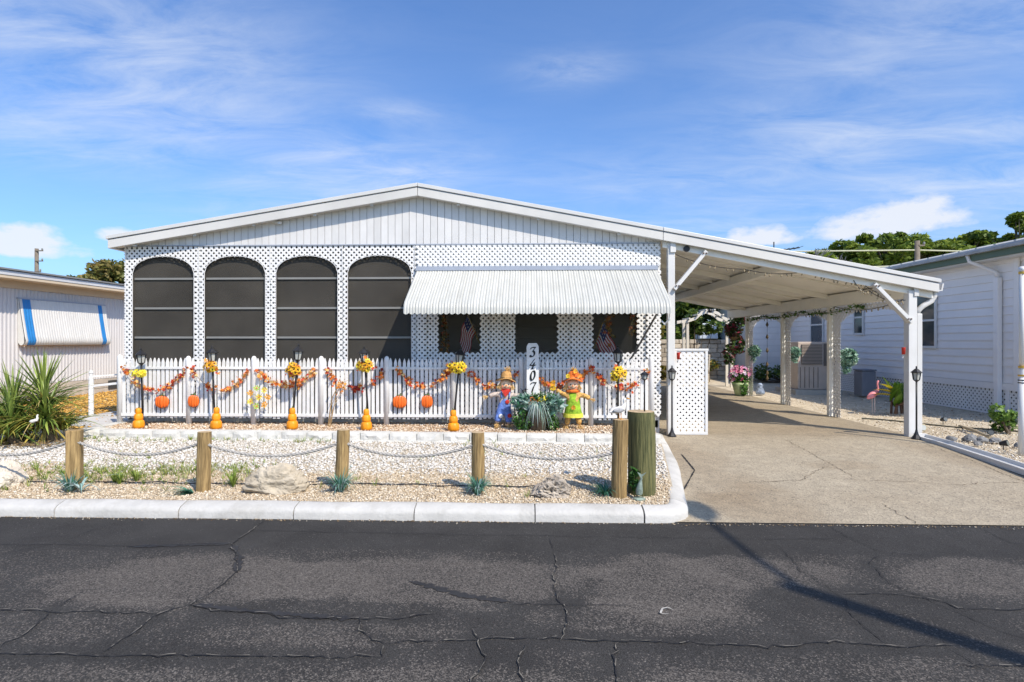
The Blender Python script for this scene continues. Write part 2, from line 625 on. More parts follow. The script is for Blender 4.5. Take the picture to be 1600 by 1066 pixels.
def ribbon(mb, pts, width, z, jit=0.0, seg=0.05, taper=True, gaps=0.0):
    """a thin flat strip that follows a jittered line on the ground"""
    P = [np.array(p, float) for p in pts]
    out = []
    for a, b in zip(P[:-1], P[1:]):
        n = max(1, int(np.linalg.norm(b - a) / seg))
        for i in range(n):
            out.append(a + (b - a) * i / n)
    out.append(P[-1])
    out = np.array(out)
    out += rng.normal(0, jit, out.shape)
    n = len(out)
    t = np.gradient(out, axis=0)
    t /= np.linalg.norm(t, axis=1)[:, None] + 1e-9
    nr = np.stack([-t[:, 1], t[:, 0]], 1)
    wv = width * rng.uniform(0.35, 1.5, n)
    if taper:
        wv *= np.minimum(1, np.minimum(np.arange(n), np.arange(n)[::-1]) / 3 + 0.15)
    for i in range(n - 1):
        if gaps and rng.uniform() < gaps:
            continue
        q = [out[i] - nr[i] * wv[i] / 2, out[i + 1] - nr[i + 1] * wv[i + 1] / 2, out[i + 1] + nr[i + 1] * wv[i + 1] / 2, out[i] + nr[i] * wv[i] / 2]
        mb.quad(*[(p[0], p[1], z(p[0], p[1]) if callable(z) else z) for p in q])
    return mb


def skin(name, verts, edges, rad, mat, parent=None, sub=2, root=0):
    """one continuous skinned body over a skeleton of joints (coordinates local to the parent)"""
    me = bpy.data.meshes.new(name)
    me.from_pydata(verts, edges, [])
    ob = bpy.data.objects.new(name, me)
    C.objects.link(ob)
    ob.parent = parent
    sk = ob.modifiers.new('skin', 'SKIN')
    sk.use_smooth_shade = True
    lay = me.skin_vertices[0].data if me.skin_vertices else None
    if lay is None:
        import bmesh
        bm = bmesh.new()
        bm.from_mesh(me)
        bm.verts.layers.skin.verify()
        bm.to_mesh(me)
        bm.free()
        lay = me.skin_vertices[0].data
    for i, r in enumerate(rad):
        lay[i].radius = (r, r) if isinstance(r, (int, float)) else r
        lay[i].use_root = (i == root)
    ss = ob.modifiers.new('sub', 'SUBSURF')
    ss.levels = ss.render_levels = sub
    me.materials.append(mat)
    return ob

# ------------------------------------------------------------------ ground, road, driveway
LIGHT = [
    [(-2.02, 4.29), (-2.00, 4.10), (-1.99, 3.77), (-1.86, 3.60), (-1.71, 3.30), (-1.71, 3.13), (-1.74, 2.89), (-1.82, 2.82), (-1.84, 2.75), (-1.85, 2.54), (-1.86, 2.42)],
    [(-2.41, 2.42), (-2.07, 2.42), (-1.86, 2.42), (-1.60, 2.42), (-1.37, 2.43), (-0.99, 2.44), (-0.64, 2.44)],
    [(-1.74, 2.89), (-1.60, 2.83), (-1.30, 2.82), (-1.22, 2.77), (-0.84, 2.78), (-0.79, 2.66), (-0.65, 2.54), (-0.63, 2.44)],
    [(-0.83, 2.77), (-0.65, 2.77), (-0.48, 2.84)],
    [(-0.65, 2.54), (-0.55, 2.58), (-0.32, 2.59), (-0.09, 2.61), (0.13, 2.60), (0.39, 2.59), (0.83, 2.59), (1.16, 2.59), (1.26, 2.63), (1.58, 2.60), (1.68, 2.60), (1.87, 2.61)],
    [(0.15, 3.67), (0.13, 3.32), (0.13, 2.99), (0.17, 2.92), (0.14, 2.60)],
    [(-2.76, 2.80), (-2.40, 2.80), (-2.16, 2.80), (-1.86, 2.79)],
    [(-2.40, 2.82), (-2.33, 2.58), (-2.34, 2.46)],
    [(1.67, 3.12), (1.77, 3.13), (1.94, 3.13), (2.13, 3.07), (2.17, 2.97), (2.60, 2.98)],
    [(-0.03, 2.55), (-0.05, 2.42), (-0.02, 2.22)],
    [(0.39, 2.59), (0.35, 2.41), (0.34, 2.23)],
    [(1.76, 2.46), (2.13, 2.44)],
    [(-0.27, 2.68), (-0.20, 2.44), (-0.24, 2.24)],
]
DARK = [
    [(-3.76, 3.69), (-2.64, 3.69), (-2.04, 3.77)],
    [(-1.98, 4.03), (-1.03, 3.99), (-0.13, 3.99), (0.13, 3.99), (0.75, 3.97), (1.52, 3.97), (2.05, 4.00)],
    [(0.13, 3.99), (0.15, 3.67)],
    [(2.17, 4.28), (2.18, 3.97), (2.24, 3.74), (2.50, 3.71)],
    [(2.20, 3.73), (2.04, 3.57), (2.00, 3.29), (2.04, 3.13), (2.13, 2.92), (2.18, 2.76), (2.29, 2.62)],
    [(1.65, 3.07), (1.58, 2.93), (1.58, 2.71), (1.58, 2.60)],
    [(1.62, 3.89), (1.59, 3.46), (1.65, 3.06)],
    [(3.24, 4.27), (3.21, 3.97), (3.45, 3.85)],
    [(-3.12, 4.06), (-3.17, 3.73), (-3.32, 3.58)],
    [(-2.42, 3.03), (-2.40, 2.82)],
    [(-0.10, 2.95), (0.23, 2.97), (0.51, 2.95)],
    [(1.83, 2.60), (1.87, 2.41)],
]
SEAL = [
    [(-1.98, 3.75), (-1.83, 3.55), (-1.71, 3.30)],
    [(-0.68, 3.22), (-0.37, 3.05), (-0.10, 2.98)],
    [(-1.99, 3.77), (-2.24, 3.74), (-2.64, 3.69)],
    [(-1.73, 2.89), (-1.30, 2.82), (-0.85, 2.77)],
]
MARK = [
    [(0.71, 2.90), (0.69, 2.93), (0.66, 2.92), (0.64, 2.87), (0.65, 2.86), (0.68, 2.86)],
]
LIGHT_RAW, DARK_RAW = [list(l_) for l_ in LIGHT], [list(l_) for l_ in DARK]
DRIVE_CRACKS = [
    [(1.73, 6.70), (1.67, 5.94), (1.35, 5.17)],
    [(3.32, 7.68), (3.23, 6.71), (3.14, 5.71)],
    [(2.02, 5.49), (2.11, 5.50), (2.58, 5.61), (3.08, 6.14), (3.27, 5.99)],
    [(3.07, 5.63), (3.56, 5.55), (3.96, 5.46), (4.64, 5.58)],
    [(2.89, 4.87), (2.86, 4.47), (2.82, 4.26)],
    [(4.97, 7.50), (4.82, 6.45), (4.61, 5.28)],
    [(2.00, 7.89), (2.75, 8.07), (3.76, 8.00), (5.07, 8.04)],
]


def grid(xs, ys, zf):
    X, Y = np.meshgrid(xs, ys)
    V = np.stack([X.ravel(), Y.ravel(), zf(X.ravel(), Y.ravel())], 1)
    nx = len(xs)
    i = (np.arange(len(ys) - 1)[:, None] * nx + np.arange(nx - 1)[None]).ravel()
    return V, np.stack([i, i + 1, i + nx + 1, i + nx], 1)


SAND = M('sandy_soil', (0.40, 0.33, 0.22), 0.95, 0.0, 3.0, 0.5, 60, col2=(0.55, 0.47, 0.34), dirt=0.2)
g = MB()
g.box(-500, 500, -300, 900, -0.6, -0.03)
structure(g.build('ground', M('far_ground', (0.20, 0.22, 0.08), 0.95, 0.25, 0.3)))


def asphalt():
    m = bpy.data.materials.new('asphalt')
    m.use_nodes = True
    n, l = m.node_tree.nodes, m.node_tree.links
    b = n['Principled BSDF']
    tc = n.new('ShaderNodeTexCoord')
    at = n.new('ShaderNodeAttribute')
    at.attribute_name = 'tint'
    sp = nd(n, 'ShaderNodeTexVoronoi', i_Scale=150.0)
    l.new(tc.outputs['Object'], sp.inputs['Vector'])
    spr = nd(n, 'ShaderNodeSeparateColor')
    l.new(sp.outputs['Color'], spr.inputs[0])
    n1 = nd(n, 'ShaderNodeTexNoise', i_Scale=190.0, i_Detail=3.0, i_Roughness=0.7)
    l.new(tc.outputs['Object'], n1.inputs['Vector'])
    n2 = nd(n, 'ShaderNodeTexNoise', i_Scale=2.3, i_Detail=7.0, i_Roughness=0.65)
    l.new(tc.outputs['Object'], n2.inputs['Vector'])
    wear = at.outputs['Fac']
    seal = mix_n(n, l, ramp_n(n, l, n2.outputs['Fac'], [(0.3, 0.0), (0.7, 1.0)]), (0.030, 0.0285, 0.027), (0.046, 0.044, 0.0415))
    grain = ramp_n(n, l, n1.outputs['Fac'], [(0.33, 0.42), (0.67, 1.65)])
    seal = mix_n(n, l, 1.0, seal, grain, 'MULTIPLY')
    agg = mix_n(n, l, spr.outputs[0], (0.044, 0.040, 0.036), (0.138, 0.123, 0.108))
    agg = mix_n(n, l, 1.0, agg, grain, 'MULTIPLY')
    thr = math_n(n, l, 'SUBTRACT', wear, math_n(n, l, 'MULTIPLY', spr.outputs[1], 0.75))
    k = ramp_n(n, l, thr, [(0.02, 0.0), (0.14, 1.0)])
    col = mix_n(n, l, k, seal, agg)
    # scattered pale grit
    v2 = nd(n, 'ShaderNodeTexVoronoi', i_Scale=62.0)
    l.new(tc.outputs['Object'], v2.inputs['Vector'])
    s2 = nd(n, 'ShaderNodeSeparateColor')
    l.new(v2.outputs['Color'], s2.inputs[0])
    near = ramp_n(n, l, v2.outputs['Distance'], [(0.10, 1.0), (0.22, 0.0)])
    pick = ramp_n(n, l, s2.outputs[0], [(0.86, 0.0), (0.90, 1.0)])
    col = mix_n(n, l, math_n(n, l, 'MULTIPLY', near, math_n(n, l, 'MULTIPLY', pick, 0.55)), col, (0.30, 0.28, 0.25))
    l.new(col, b.inputs['Base Color'])
    b.inputs['Roughness'].default_value = 0.78
    b.inputs['Specular IOR Level'].default_value = 0.15
    bp = nd(n, 'ShaderNodeBump', i_Strength=0.55, i_Distance=0.006)
    l.new(n1.outputs['Fac'], bp.inputs['Height'])
    l.new(bp.outputs[0], b.inputs['Normal'])
    return m


def smooth(a, b, x):
    t = np.clip((x - a) / (b - a), 0, 1)
    return t * t * (3 - 2 * t)


xs = np.concatenate([np.linspace(-90, -7, 30), np.linspace(-6.9, 6.9, 560), np.linspace(7, 90, 30)])
ys = np.concatenate([np.linspace(-4.5, 1.4, 12), np.linspace(1.5, 4.34, 120)])
ZR = lambda x, y: -0.002 + 0.004 * (vnoise(x * 1.3 + 30, y * 1.3 + 30, 3) - 0.5) * (np.abs(x) < 6.9)
V, F = grid(xs, ys, ZR)
x, y = V[:, 0], V[:, 1]
nz = fbm(x * 1.1 + 50, y * 2.2 + 50, 5) - 0.5
nf = fbm(x * 6 + 50, y * 9 + 50, 9) - 0.5
wear = np.full(len(V), 0.20) + 0.40 * nz


def patch(cx, cy, rx, ry, amt):
    r = np.sqrt(((x - cx) / rx) ** 2 + ((y - cy) / ry) ** 2) + nz * 1.1 + nf * 0.5
    return amt * (1 - smooth(0.75, 1.08, r))


for p in ((-1.95, 3.25, 0.95, 0.33, 0.52), (-0.62, 3.28, 1.05, 0.33, 0.52), (0.72, 3.24, 0.38, 0.40, 0.50), (1.45, 3.45, 0.55, 0.20, 0.40),
          (2.6, 3.35, 0.65, 0.30, 0.45), (-0.9, 2.62, 0.6, 0.14, 0.28), (0.55, 2.85, 0.5, 0.16, 0.30), (-2.3, 2.75, 0.5, 0.25, 0.25),
          (-0.4, 2.22, 0.8, 0.2, 0.34), (0.7, 2.25, 0.5, 0.18, 0.36), (-1.6, 2.2, 0.8, 0.16, 0.28), (1.7, 2.4, 0.5, 0.12, 0.2), (-4.2, 3.2, 0.9, 0.4, 0.45),
          (-3.4, 2.5, 0.6, 0.3, 0.3)):
    wear += patch(*p)
wear -= 0.30 * smooth(3.66, 3.80, y + nf * 0.10)
wear += 0.22 * nf
# tar soaked in along the cracks keeps the surface dark there
G2 = V[:, :2]
for ln in LIGHT_RAW + DARK_RAW:
    for a_, b_ in zip(ln[:-1], ln[1:]):
        a_, b_ = np.array(a_), np.array(b_)
        d_ = b_ - a_
        u_ = np.clip(((G2 - a_) @ d_) / (d_ @ d_ + 1e-9), 0, 1)
        dist = np.linalg.norm(G2 - (a_ + u_[:, None] * d_), axis=1)
        wear -= 0.16 * np.exp(-(dist / (0.045 + 0.05 * np.abs(nf))) ** 2)
road = structure(np_obj('road', V, F, asphalt(), tint=np.clip(wear, 0.0, 0.9), smooth=True))
road['label'] = 'dark cracked asphalt road in front of the house'


def jagged(ln, jit, seg=0.035):
    """break a crack line into short kinked steps"""
    P = [np.array(p, float) for p in ln]
    out = []
    for a, b in zip(P[:-1], P[1:]):
        n = max(1, int(np.linalg.norm(b - a) / seg))
        out += [a + (b - a) * i / n for i in range(n)]
    out = np.array(out + [P[-1]])
    wob = np.cumsum(rng.normal(0, jit * 0.6, out.shape), 0)
    u = np.linspace(0, 1, len(out))[:, None]
    wob -= wob[0] * (1 - u) + wob[-1] * u
    return out + wob + rng.normal(0, jit, out.shape)


def crack_part(name, lines, width, z, mat, parent, jit, gaps=0.0):
    for ln in lines:
        ribbon(MB(), ln, width, z, jit, seg=0.02, gaps=gaps).build(name, mat, parent)


LIGHT = [jagged(l_, 0.0055) for l_ in LIGHT]
DARK = [jagged(l_, 0.0055) for l_ in DARK]


RZ = lambda px, py: float(ZR(np.array([px]), np.array([py]))[0]) + 0.0035
RZ2 = lambda px, py: RZ(px, py) + 0.003
RZ3 = lambda px, py: RZ(px, py) + 0.006
CR_S = M('crack_sealant', (0.026, 0.025, 0.025), 0.6, 0.3, 8)
CR_D = M('crack_dark', (0.018, 0.017, 0.017), 0.9, 0.3, 20)
CR_L = M('crack_grit', (0.21, 0.19, 0.155), 0.9, 0.0, 18, col2=(0.05, 0.047, 0.042), detail=2.0)
crack_part('sealed_band', SEAL, 0.045, RZ, CR_S, road, 0.004)
crack_part('dark_crack', DARK, 0.0045, RZ2, CR_D, road, 0.001)
crack_part('dark_crack', LIGHT, 0.0065, RZ2, CR_D, road, 0.001)
crack_part('gritty_crack', LIGHT, 0.0045, RZ3, CR_L, road, 0.0025, gaps=0.50)
crack_part('chalk_mark', MARK, 0.011, RZ3, M('chalk', (0.42, 0.40, 0.36), 0.9, 0.3, 40), road, 0.001)
# sand and leaf litter washed up against the kerb foot
n = 900
lx = rng.uniform(-5.5, 5.5, n)
ly = 4.30 - np.abs(rng.normal(0, 0.022, n)) - 0.004
V, F, t = chips(n, lx, ly, np.full(n, 0.002), rng.uniform(0.003, 0.008, n))
np_obj('kerb_litter', V, F, M('litter', (0.3, 0.2, 0.1), 0.9, 0.1, 5, tint=[(0.0, (0.10, 0.06, 0.03)), (0.6, (0.30, 0.22, 0.13)), (1.0, (0.5, 0.47, 0.4))]), tint=t,
       kind='stuff', label='sand and leaf litter along the kerb foot')

# driveway: exposed-aggregate concrete rising gently to the carport slab
ZD = lambda x, y: 0.004 + 0.058 * smooth(4.3, 8.1, y)


def drive_mat():
    m = bpy.data.materials.new('aggregate_concrete')
    m.use_nodes = True
    n, l = m.node_tree.nodes, m.node_tree.links
    b = n['Principled BSDF']
    tc = n.new('ShaderNodeTexCoord')
    at = n.new('ShaderNodeAttribute')
    at.attribute_name = 'tint'
    v = nd(n, 'ShaderNodeTexVoronoi', i_Scale=85.0)
    l.new(tc.outputs['Object'], v.inputs['Vector'])
    s = nd(n, 'ShaderNodeSeparateColor')
    l.new(v.outputs['Color'], s.inputs[0])
    n1 = nd(n, 'ShaderNodeTexNoise', i_Scale=7.0, i_Detail=8.0, i_Roughness=0.7)
    l.new(tc.outputs['Object'], n1.inputs['Vector'])
    n2 = nd(n, 'ShaderNodeTexNoise', i_Scale=120.0, i_Detail=3.0)
    l.new(tc.outputs['Object'], n2.inputs['Vector'])
    base = mix_n(n, l, at.outputs['Fac'], (0.365, 0.312, 0.228), (0.25, 0.19, 0.12))
    peb = mix_n(n, l, s.outputs[0], (0.62, 0.62, 0.62), (1.28, 1.26, 1.22))
    amt = math_n(n, l, 'SUBTRACT', 1.0, at.outputs['Alpha'])
    col = mix_n(n, l, 0.5, base, mix_n(n, l, 1.0, base, peb, 'MULTIPLY'))
    col = mix_n(n, l, 1.0, col, ramp_n(n, l, n1.outputs['Fac'], [(0.3, 0.80), (0.7, 1.14)]), 'MULTIPLY')
    spots = ramp_n(n, l, s.outputs[2], [(0.93, 0.0), (0.96, 0.7)])
    col = mix_n(n, l, spots, col, (0.09, 0.075, 0.06))
    l.new(col, b.inputs['Base Color'])
    b.inputs['Roughness'].default_value = 0.85
    bp = nd(n, 'ShaderNodeBump', i_Strength=0.5, i_Distance=0.006)
    l.new(v.outputs['Distance'], bp.inputs['Height'])
    l.new(bp.outputs[0], b.inputs['Normal'])
    return m


xs = np.linspace(1.0, 9.6, 240)
ys = np.concatenate([np.linspace(4.325, 8.6, 150), np.linspace(8.7, 22, 30)])
V, F = grid(xs, ys, ZD)
cx = V[F].mean(1)
edge = 5.02 + 0.14 * smooth(5.0, 8.0, cx[:, 1]) + np.where(cx[:, 1] < 6.0, (6.0 - cx[:, 1]) * 0.0, 0)
F = F[(cx[:, 0] < edge) | ((cx[:, 1] < 5.0) & (cx[:, 0] < 9.6))]
x, y = V[:, 0], V[:, 1]
st = 0.12 + 0.5 * (fbm(x * 1.4 + 9, y * 1.4 + 9, 21) - 0.45)
nz = fbm(x * 2 + 9, y * 2 + 9, 31) - 0.5
for (a, b_, rx, ry, k) in ((1.75, 6.3, 0.5, 1.6, 0.35), (1.9, 4.8, 0.5, 0.6, 0.35), (3.25, 6.2, 0.5, 0.25, 0.35), (4.8, 6.6, 0.4, 1.2, 0.30), (3.6, 8.4, 2.4, 0.7, 0.15), (4.2, 5.0, 0.6, 0.3, 0.15)):
    r = np.sqrt(((x - a) / rx) ** 2 + ((y - b_) / ry) ** 2) + nz
    st += k * (1 - smooth(0.5, 1.1, r))
st += 0.20 * smooth(7.7, 8.3, y)
drive = structure(np_obj('driveway', V, F, drive_mat(), tint=np.clip(st, 0, 1)))
ZD1 = lambda px, py: float(ZD(np.array([px]), np.array([py]))[0]) + 0.004
crack_part('crack', [jagged(l_, 0.006) for l_ in DRIVE_CRACKS[1:]], 0.006, ZD1, M('drive_crack', (0.16, 0.125, 0.085), 0.9, 0.5, 12), drive, 0.008)
crack_part('crack', [DRIVE_CRACKS[0]], 0.014, lambda a, b: ZD1(a, b) + 0.002, CR_D, drive, 0.001)

# gravel bed between kerb and retaining wall
ZG = lambda x, y: 0.092 + 0.016 * (y - 4.46)


def side_x(y):
    return np.interp(y, [4.45, 4.7, 5.4, 6.65, 7.5], [1.06, 1.16, 1.29, 1.51, 1.63])


GRAV = M('gravel_base', (0.30, 0.24, 0.16), 0.95, 0.0, 45, 0.8, 120, col2=(0.62, 0.53, 0.40))
mb = MB()
yy = np.linspace(4.455, 7.6, 30)
for a, b_ in zip(yy[:-1], yy[1:]):
    mb.quad((-22, a, ZG(0, a)), (side_x(a), a, ZG(0, a)), (side_x(b_), b_, ZG(0, b_)), (-22, b_, ZG(0, b_)))
structure(mb.build('gravel_bed', GRAV))


def band(xv):
    return 5.36 + 0.16 * (vnoise(xv * 1.7 + 40, xv * 0 + 3.3, 4) - 0.5) + np.where(xv < -4.6, 0.25, 0)


def weedy(x, y):
    return np.exp(-(((x + 4.0) / 0.9) ** 2 + ((y - 5.25) / 0.33) ** 2)) + 0.9 * np.exp(-(((x + 3.0) / 0.5) ** 2 + ((y - 5.35) / 0.25) ** 2))


n = 34000
px_, py_ = rng.uniform(-7.2, 1.6, n), rng.uniform(4.95, 7.02, n)
k = (py_ > band(px_) + rng.normal(0, 0.09, n)) & (px_ < side_x(py_) - 0.02) & (rng.uniform(0, 1, n) > 0.35 * weedy(px_, py_))
px_, py_ = px_[k], py_[k]
V, F, t = chips(len(px_), px_, py_, ZG(px_, py_) + rng.uniform(-0.002, 0.010, len(px_)), rng.uniform(0.009, 0.019, len(px_)))
np_obj('marble_chips', V, F, M('marble_chip', (0.7, 0.7, 0.7), 0.8, 0.1, 30, tint=[(0.0, (0.44, 0.39, 0.31)), (0.25, (0.57, 0.53, 0.46)), (0.6, (0.62, 0.585, 0.53)), (1.0, (0.70, 0.68, 0.64))]),
       tint=t, kind='stuff', label='white marble chips below the retaining wall')
n = 40000
px_, py_ = rng.uniform(-6.0, 1.4, n), rng.uniform(4.455, 5.75, n)
k = (py_ < band(px_) + rng.normal(0, 0.10, n)) & (px_ < side_x(py_) - 0.02)
px_, py_ = px_[k], py_[k]
V, F, t = chips(len(px_), px_, py_, ZG(px_, py_) + rng.uniform(-0.002, 0.006, len(px_)), rng.uniform(0.006, 0.013, len(px_)), 0.75)
PEB = M('tan_pebble', (0.5, 0.4, 0.3), 0.8, 0.1, 30, tint=[(0.0, (0.30, 0.22, 0.14)), (0.3, (0.46, 0.36, 0.24)), (0.7, (0.58, 0.48, 0.34)), (1.0, (0.70, 0.63, 0.52))])
np_obj('pea_gravel', V, F, PEB, tint=t, kind='stuff', label='tan pea gravel along the white kerb')

# kerb: rolled white concrete in cast lengths, turning the corner beside the driveway
kerb = structure(thing('kerb', 'white painted concrete kerb along the road', 'kerb', (0, 4.4, 0)))
del kerb['category']
PROF = [(0.0, -0.05), (0.0, 0.045), (0.012, 0.068), (0.032, 0.082), (0.10, 0.100), (0.128, 0.103), (0.146, 0.094), (0.152, 0.075), (0.152, -0.05)]


def kerb_piece(path, name='kerb_length'):
    """path = outer (road side) line, list of (x, y); the body lies to its left"""
    P = np.array(path, float)
    t = np.gradient(P, axis=0)
    t /= np.linalg.norm(t, axis=1)[:, None]
    nr = np.stack([-t[:, 1], t[:, 0]], 1)
    mb = MB()
    m = len(PROF)
    vs, fs = [], []
    for i, p in enumerate(P):
        for d, z in PROF:
            q = p + nr[i] * d
            vs.append((q[0], q[1], z + 0.003 * math.sin(q[0] * 5 + q[1] * 7)))
    for i in range(len(P) - 1):
        for k_ in range(m - 1):
            fs.append((i * m + k_, (i + 1) * m + k_, (i + 1) * m + k_ + 1, i * m + k_ + 1))
    fs.append(tuple(range(m)))
    fs.append(tuple((len(P) - 1) * m + k_ for k_ in range(m))[::-1])
    mb._add(vs, fs)
    o = mb.build(name, KERBM, kerb, smooth=True)
    es = o.modifiers.new('es', 'EDGE_SPLIT')
    es.split_angle = R(50)
    return o


joints = [-30, -20, -12, -9, -6.4, -5.35, -4.5, -3.66, -2.69, -1.80, -0.88, 0.03, 0.84]
for a, b_ in zip(joints[:-1], joints[1:]):
    kerb_piece([(xx, 4.305 + 0.002 * math.sin(xx * 9)) for xx in np.linspace(a + 0.004, b_ - 0.004, 8)])
corner = [(0.848, 4.305), (0.95, 4.306), (1.04, 4.315), (1.11, 4.345), (1.165, 4.395), (1.205, 4.465), (1.23, 4.56)]
kerb_piece(corner)
kerb_piece([(1.232, 4.568), (1.275, 4.80), (1.33, 5.05), (1.40, 5.40), (1.50, 5.85)])
kerb_piece([(1.502, 5.858), (1.57, 6.25), (1.64, 6.75), (1.69, 7.1)])
kerb_piece([(1.692, 7.108), (1.73, 7.4), (1.80, 7.9)])
# hairline joints are gaps between the lengths; the soil behind closes them
mb = MB()
mb.box(-30, 0.9, 4.33, 4.45, -0.1, 0.055)
structure(mb.build('kerb_footing', M('footing', (0.12, 0.11, 0.10), 0.9)))

# raised bed behind a low wall of rough-faced blocks
BEDZ = 0.205
rw = thing('retaining_wall', 'low white rough-faced block wall holding the raised bed under the fence', 'wall', (-2, 6.98, 0.1))


def block(x0, x1, y0, y1, z0, z1, face='y'):
    nx, nzz = 7, 4
    vs, fs = [], []
    for j in range(nzz + 1):
        for i in range(nx + 1):
            u, v = i / nx, j / nzz
            edge_ = min(u, 1 - u, v, 1 - v)
            d = (0.018 * min(1, edge_ * 5)) * random.uniform(0.5, 1.5) - 0.005
            if face == 'y':
                vs.append((x0 + (x1 - x0) * u, y0 - d, z0 + (z1 - z0) * v))
            else:
                vs.append((x0 - d, y1 + (y0 - y1) * u, z0 + (z1 - z0) * v))
    for j in range(nzz):
        for i in range(nx):
            a = j * (nx + 1) + i
            fs.append((a, a + 1, a + nx + 2, a + nx + 1))
    mb = MB()
    mb._add(vs, fs)
    # plain body behind the broken face
    if face == 'y':
        mb.box(x0, x1, y0 + 0.003, y1, z0, z1 - 0.002)
    else:
        mb.box(x0 + 0.003, x1, y0, y1, z0, z1 - 0.002)
    return mb


def wall_y(x):
    return 7.12 - 0.12 * smooth(-5.7, -5.0, x) - 0.16 * smooth(-5.0, 1.4, x)


xk = -5.72
while xk < 1.50:
    L_ = random.uniform(0.30, 0.37)
    x1 = min(xk + L_, 1.53)
    y0 = float(wall_y((xk + x1) / 2)) + random.uniform(-0.004, 0.004)
    zb = float(ZG(0, y0)) - 0.05
    block(xk + 0.003, x1 - 0.003, y0, y0 + 0.13, zb, BEDZ + 0.035 + random.uniform(-0.004, 0.004)).build('block', BLOCK, rw, bevel=0.004)
    # lower course peeps out in front
    block(xk - 0.14 + 0.003, x1 - 0.143, y0 - 0.022, y0 + 0.10, zb - 0.12, zb + 0.072).build('footing_block', BLOCK, rw)
    xk = x1
yk = 7.14
while yk < 8.2:
    y1 = yk + 0.34
    block(-5.73, -5.61, yk + 0.10, y1 + 0.094, 0.08, BEDZ + 0.03, 'x').build('block', BLOCK, rw, bevel=0.004)
    yk = y1
bed = MB()
bed.prism([(-5.64, 7.16), (-3.8, 7.06), (1.46, 6.94), (1.55, 7.2), (1.62, 7.6), (1.70, 8.05), (-5.64, 8.05)], 'z', 0.0, BEDZ)
structure(bed.build('raised_bed', M('bed_soil', (0.36, 0.25, 0.15), 0.95, 0.0, 40, 0.8, 100, col2=(0.60, 0.46, 0.31))))
n = 15000
px_, py_ = rng.uniform(-5.62, 1.6, n), rng.uniform(6.95, 7.98, n)
k = (py_ > wall_y(px_) + 0.12) & (px_ < np.interp(py_, [6.9, 7.6], [1.45, 1.60]))
px_, py_ = px_[k], py_[k]
V, F, t = chips(len(px_), px_, py_, BEDZ + rng.uniform(-0.002, 0.012, len(px_)), rng.uniform(0.009, 0.019, len(px_)))
np_obj('bed_gravel', V, F, M('bed_chip', (0.5, 0.4, 0.3), 0.85, 0.1, 30, tint=[(0.0, (0.24, 0.13, 0.07)), (0.3, (0.46, 0.32, 0.20)), (0.75, (0.63, 0.51, 0.37)), (1.0, (0.76, 0.70, 0.60))]),
       tint=t, kind='stuff', label='pinkish tan gravel of the raised bed')

# yard on the driveway's far side: shell sand and pebbles
mb = MB()
mb.quad((5.0, 4.99, 0.03), (30, 4.99, 0.03), (30, 30, 0.10), (5.0, 30, 0.09))
structure(mb.build('side_yard', M('shell_sand', (0.42, 0.35, 0.25), 0.95, 0.0, 9, 0.8, 90, col2=(0.62, 0.54, 0.41), dirt=0.45)))
n = 7000
px_, py_ = rng.uniform(4.95, 8.1, n), 6.2 + rng.exponential(2.0, n)
k = (px_ > 5.22 + 0.0 * py_) & (py_ < 15)
px_, py_ = px_[k], py_[k]
V, F, t = chips(len(px_), px_, py_, 0.045 + 0.0028 * (py_ - 5) + rng.uniform(0.0, 0.012, len(px_)), rng.uniform(0.005, 0.014, len(px_)) * (1 + (py_ - 6) * 0.05))
np_obj('yard_pebbles', V, F, M('yard_chip', (0.5, 0.4, 0.3), 0.85, 0.1, 30, tint=[(0.0, (0.20, 0.15, 0.10)), (0.3, (0.45, 0.36, 0.25)), (0.75, (0.62, 0.54, 0.42)), (1.0, (0.78, 0.75, 0.70))]),
       tint=t, kind='stuff', label='shell and pebble ground beside the carport')
# neighbour's side on the left: mulch and a path slab
mb = MB()
mb.quad((-22, 6.95, 0.150), (-5.7, 6.95, 0.150), (-5.7, 30, 0.21), (-22, 30, 0.21))
structure(mb.build('left_yard', SAND))
n = 9000
px_, py_ = rng.uniform(-10, -5.7, n), rng.uniform(7.6, 14, n)
k = (px_ < -5.75 - (py_ - 7.6) * 0.25)
px_, py_ = px_[k], py_[k]
V, F, t = chips(len(px_), px_, py_, 0.152 + 0.0026 * (py_ - 6.95) + rng.uniform(0, 0.02, len(px_)), rng.uniform(0.018, 0.045, len(px_)), 0.35)
np_obj('mulch', V, F, M('mulch_chip', (0.6, 0.3, 0.05), 0.9, 0.1, 30, tint=[(0.0, (0.30, 0.15, 0.03)), (0.5, (0.54, 0.30, 0.06)), (1.0, (0.68, 0.42, 0.13))]),
       tint=t, kind='stuff', label='orange bark mulch between the two houses')
mb = MB()
mb.prism([(-7.1, 8.0), (-5.80, 7.65), (-5.80, 10.6), (-6.7, 10.6)], 'z', 0.10, 0.185)
structure(mb.build('path_slab', M('path_concrete', (0.52, 0.50, 0.47), 0.85, 0.1, 5, 0.3, 60, dirt=0.2), bevel=0.01))

# ------------------------------------------------------------------ the house
def zt(xv):
    return float(np.interp(xv, [-5.91, -1.56, 1.785, 5.43], [2.82, 3.52, 2.888, 2.175]))


house = thing('mobile_home', 'white gabled mobile home with arched lattice screens and corrugated awning', 'house', (-2.0, 8.0, 0.0))


def slope_bar(x0, x1, y0, y1, d0, d1):
    """a board that follows the roof edge between depths d0 > d1 below the roof line"""
    mb = MB()
    pts = [(x0, zt(x0) - d0), (x1, zt(x1) - d0), (x1, zt(x1) - d1), (x0, zt(x0) - d1)]
    mb.prism(pts, 'y', y0, y1)
    return mb


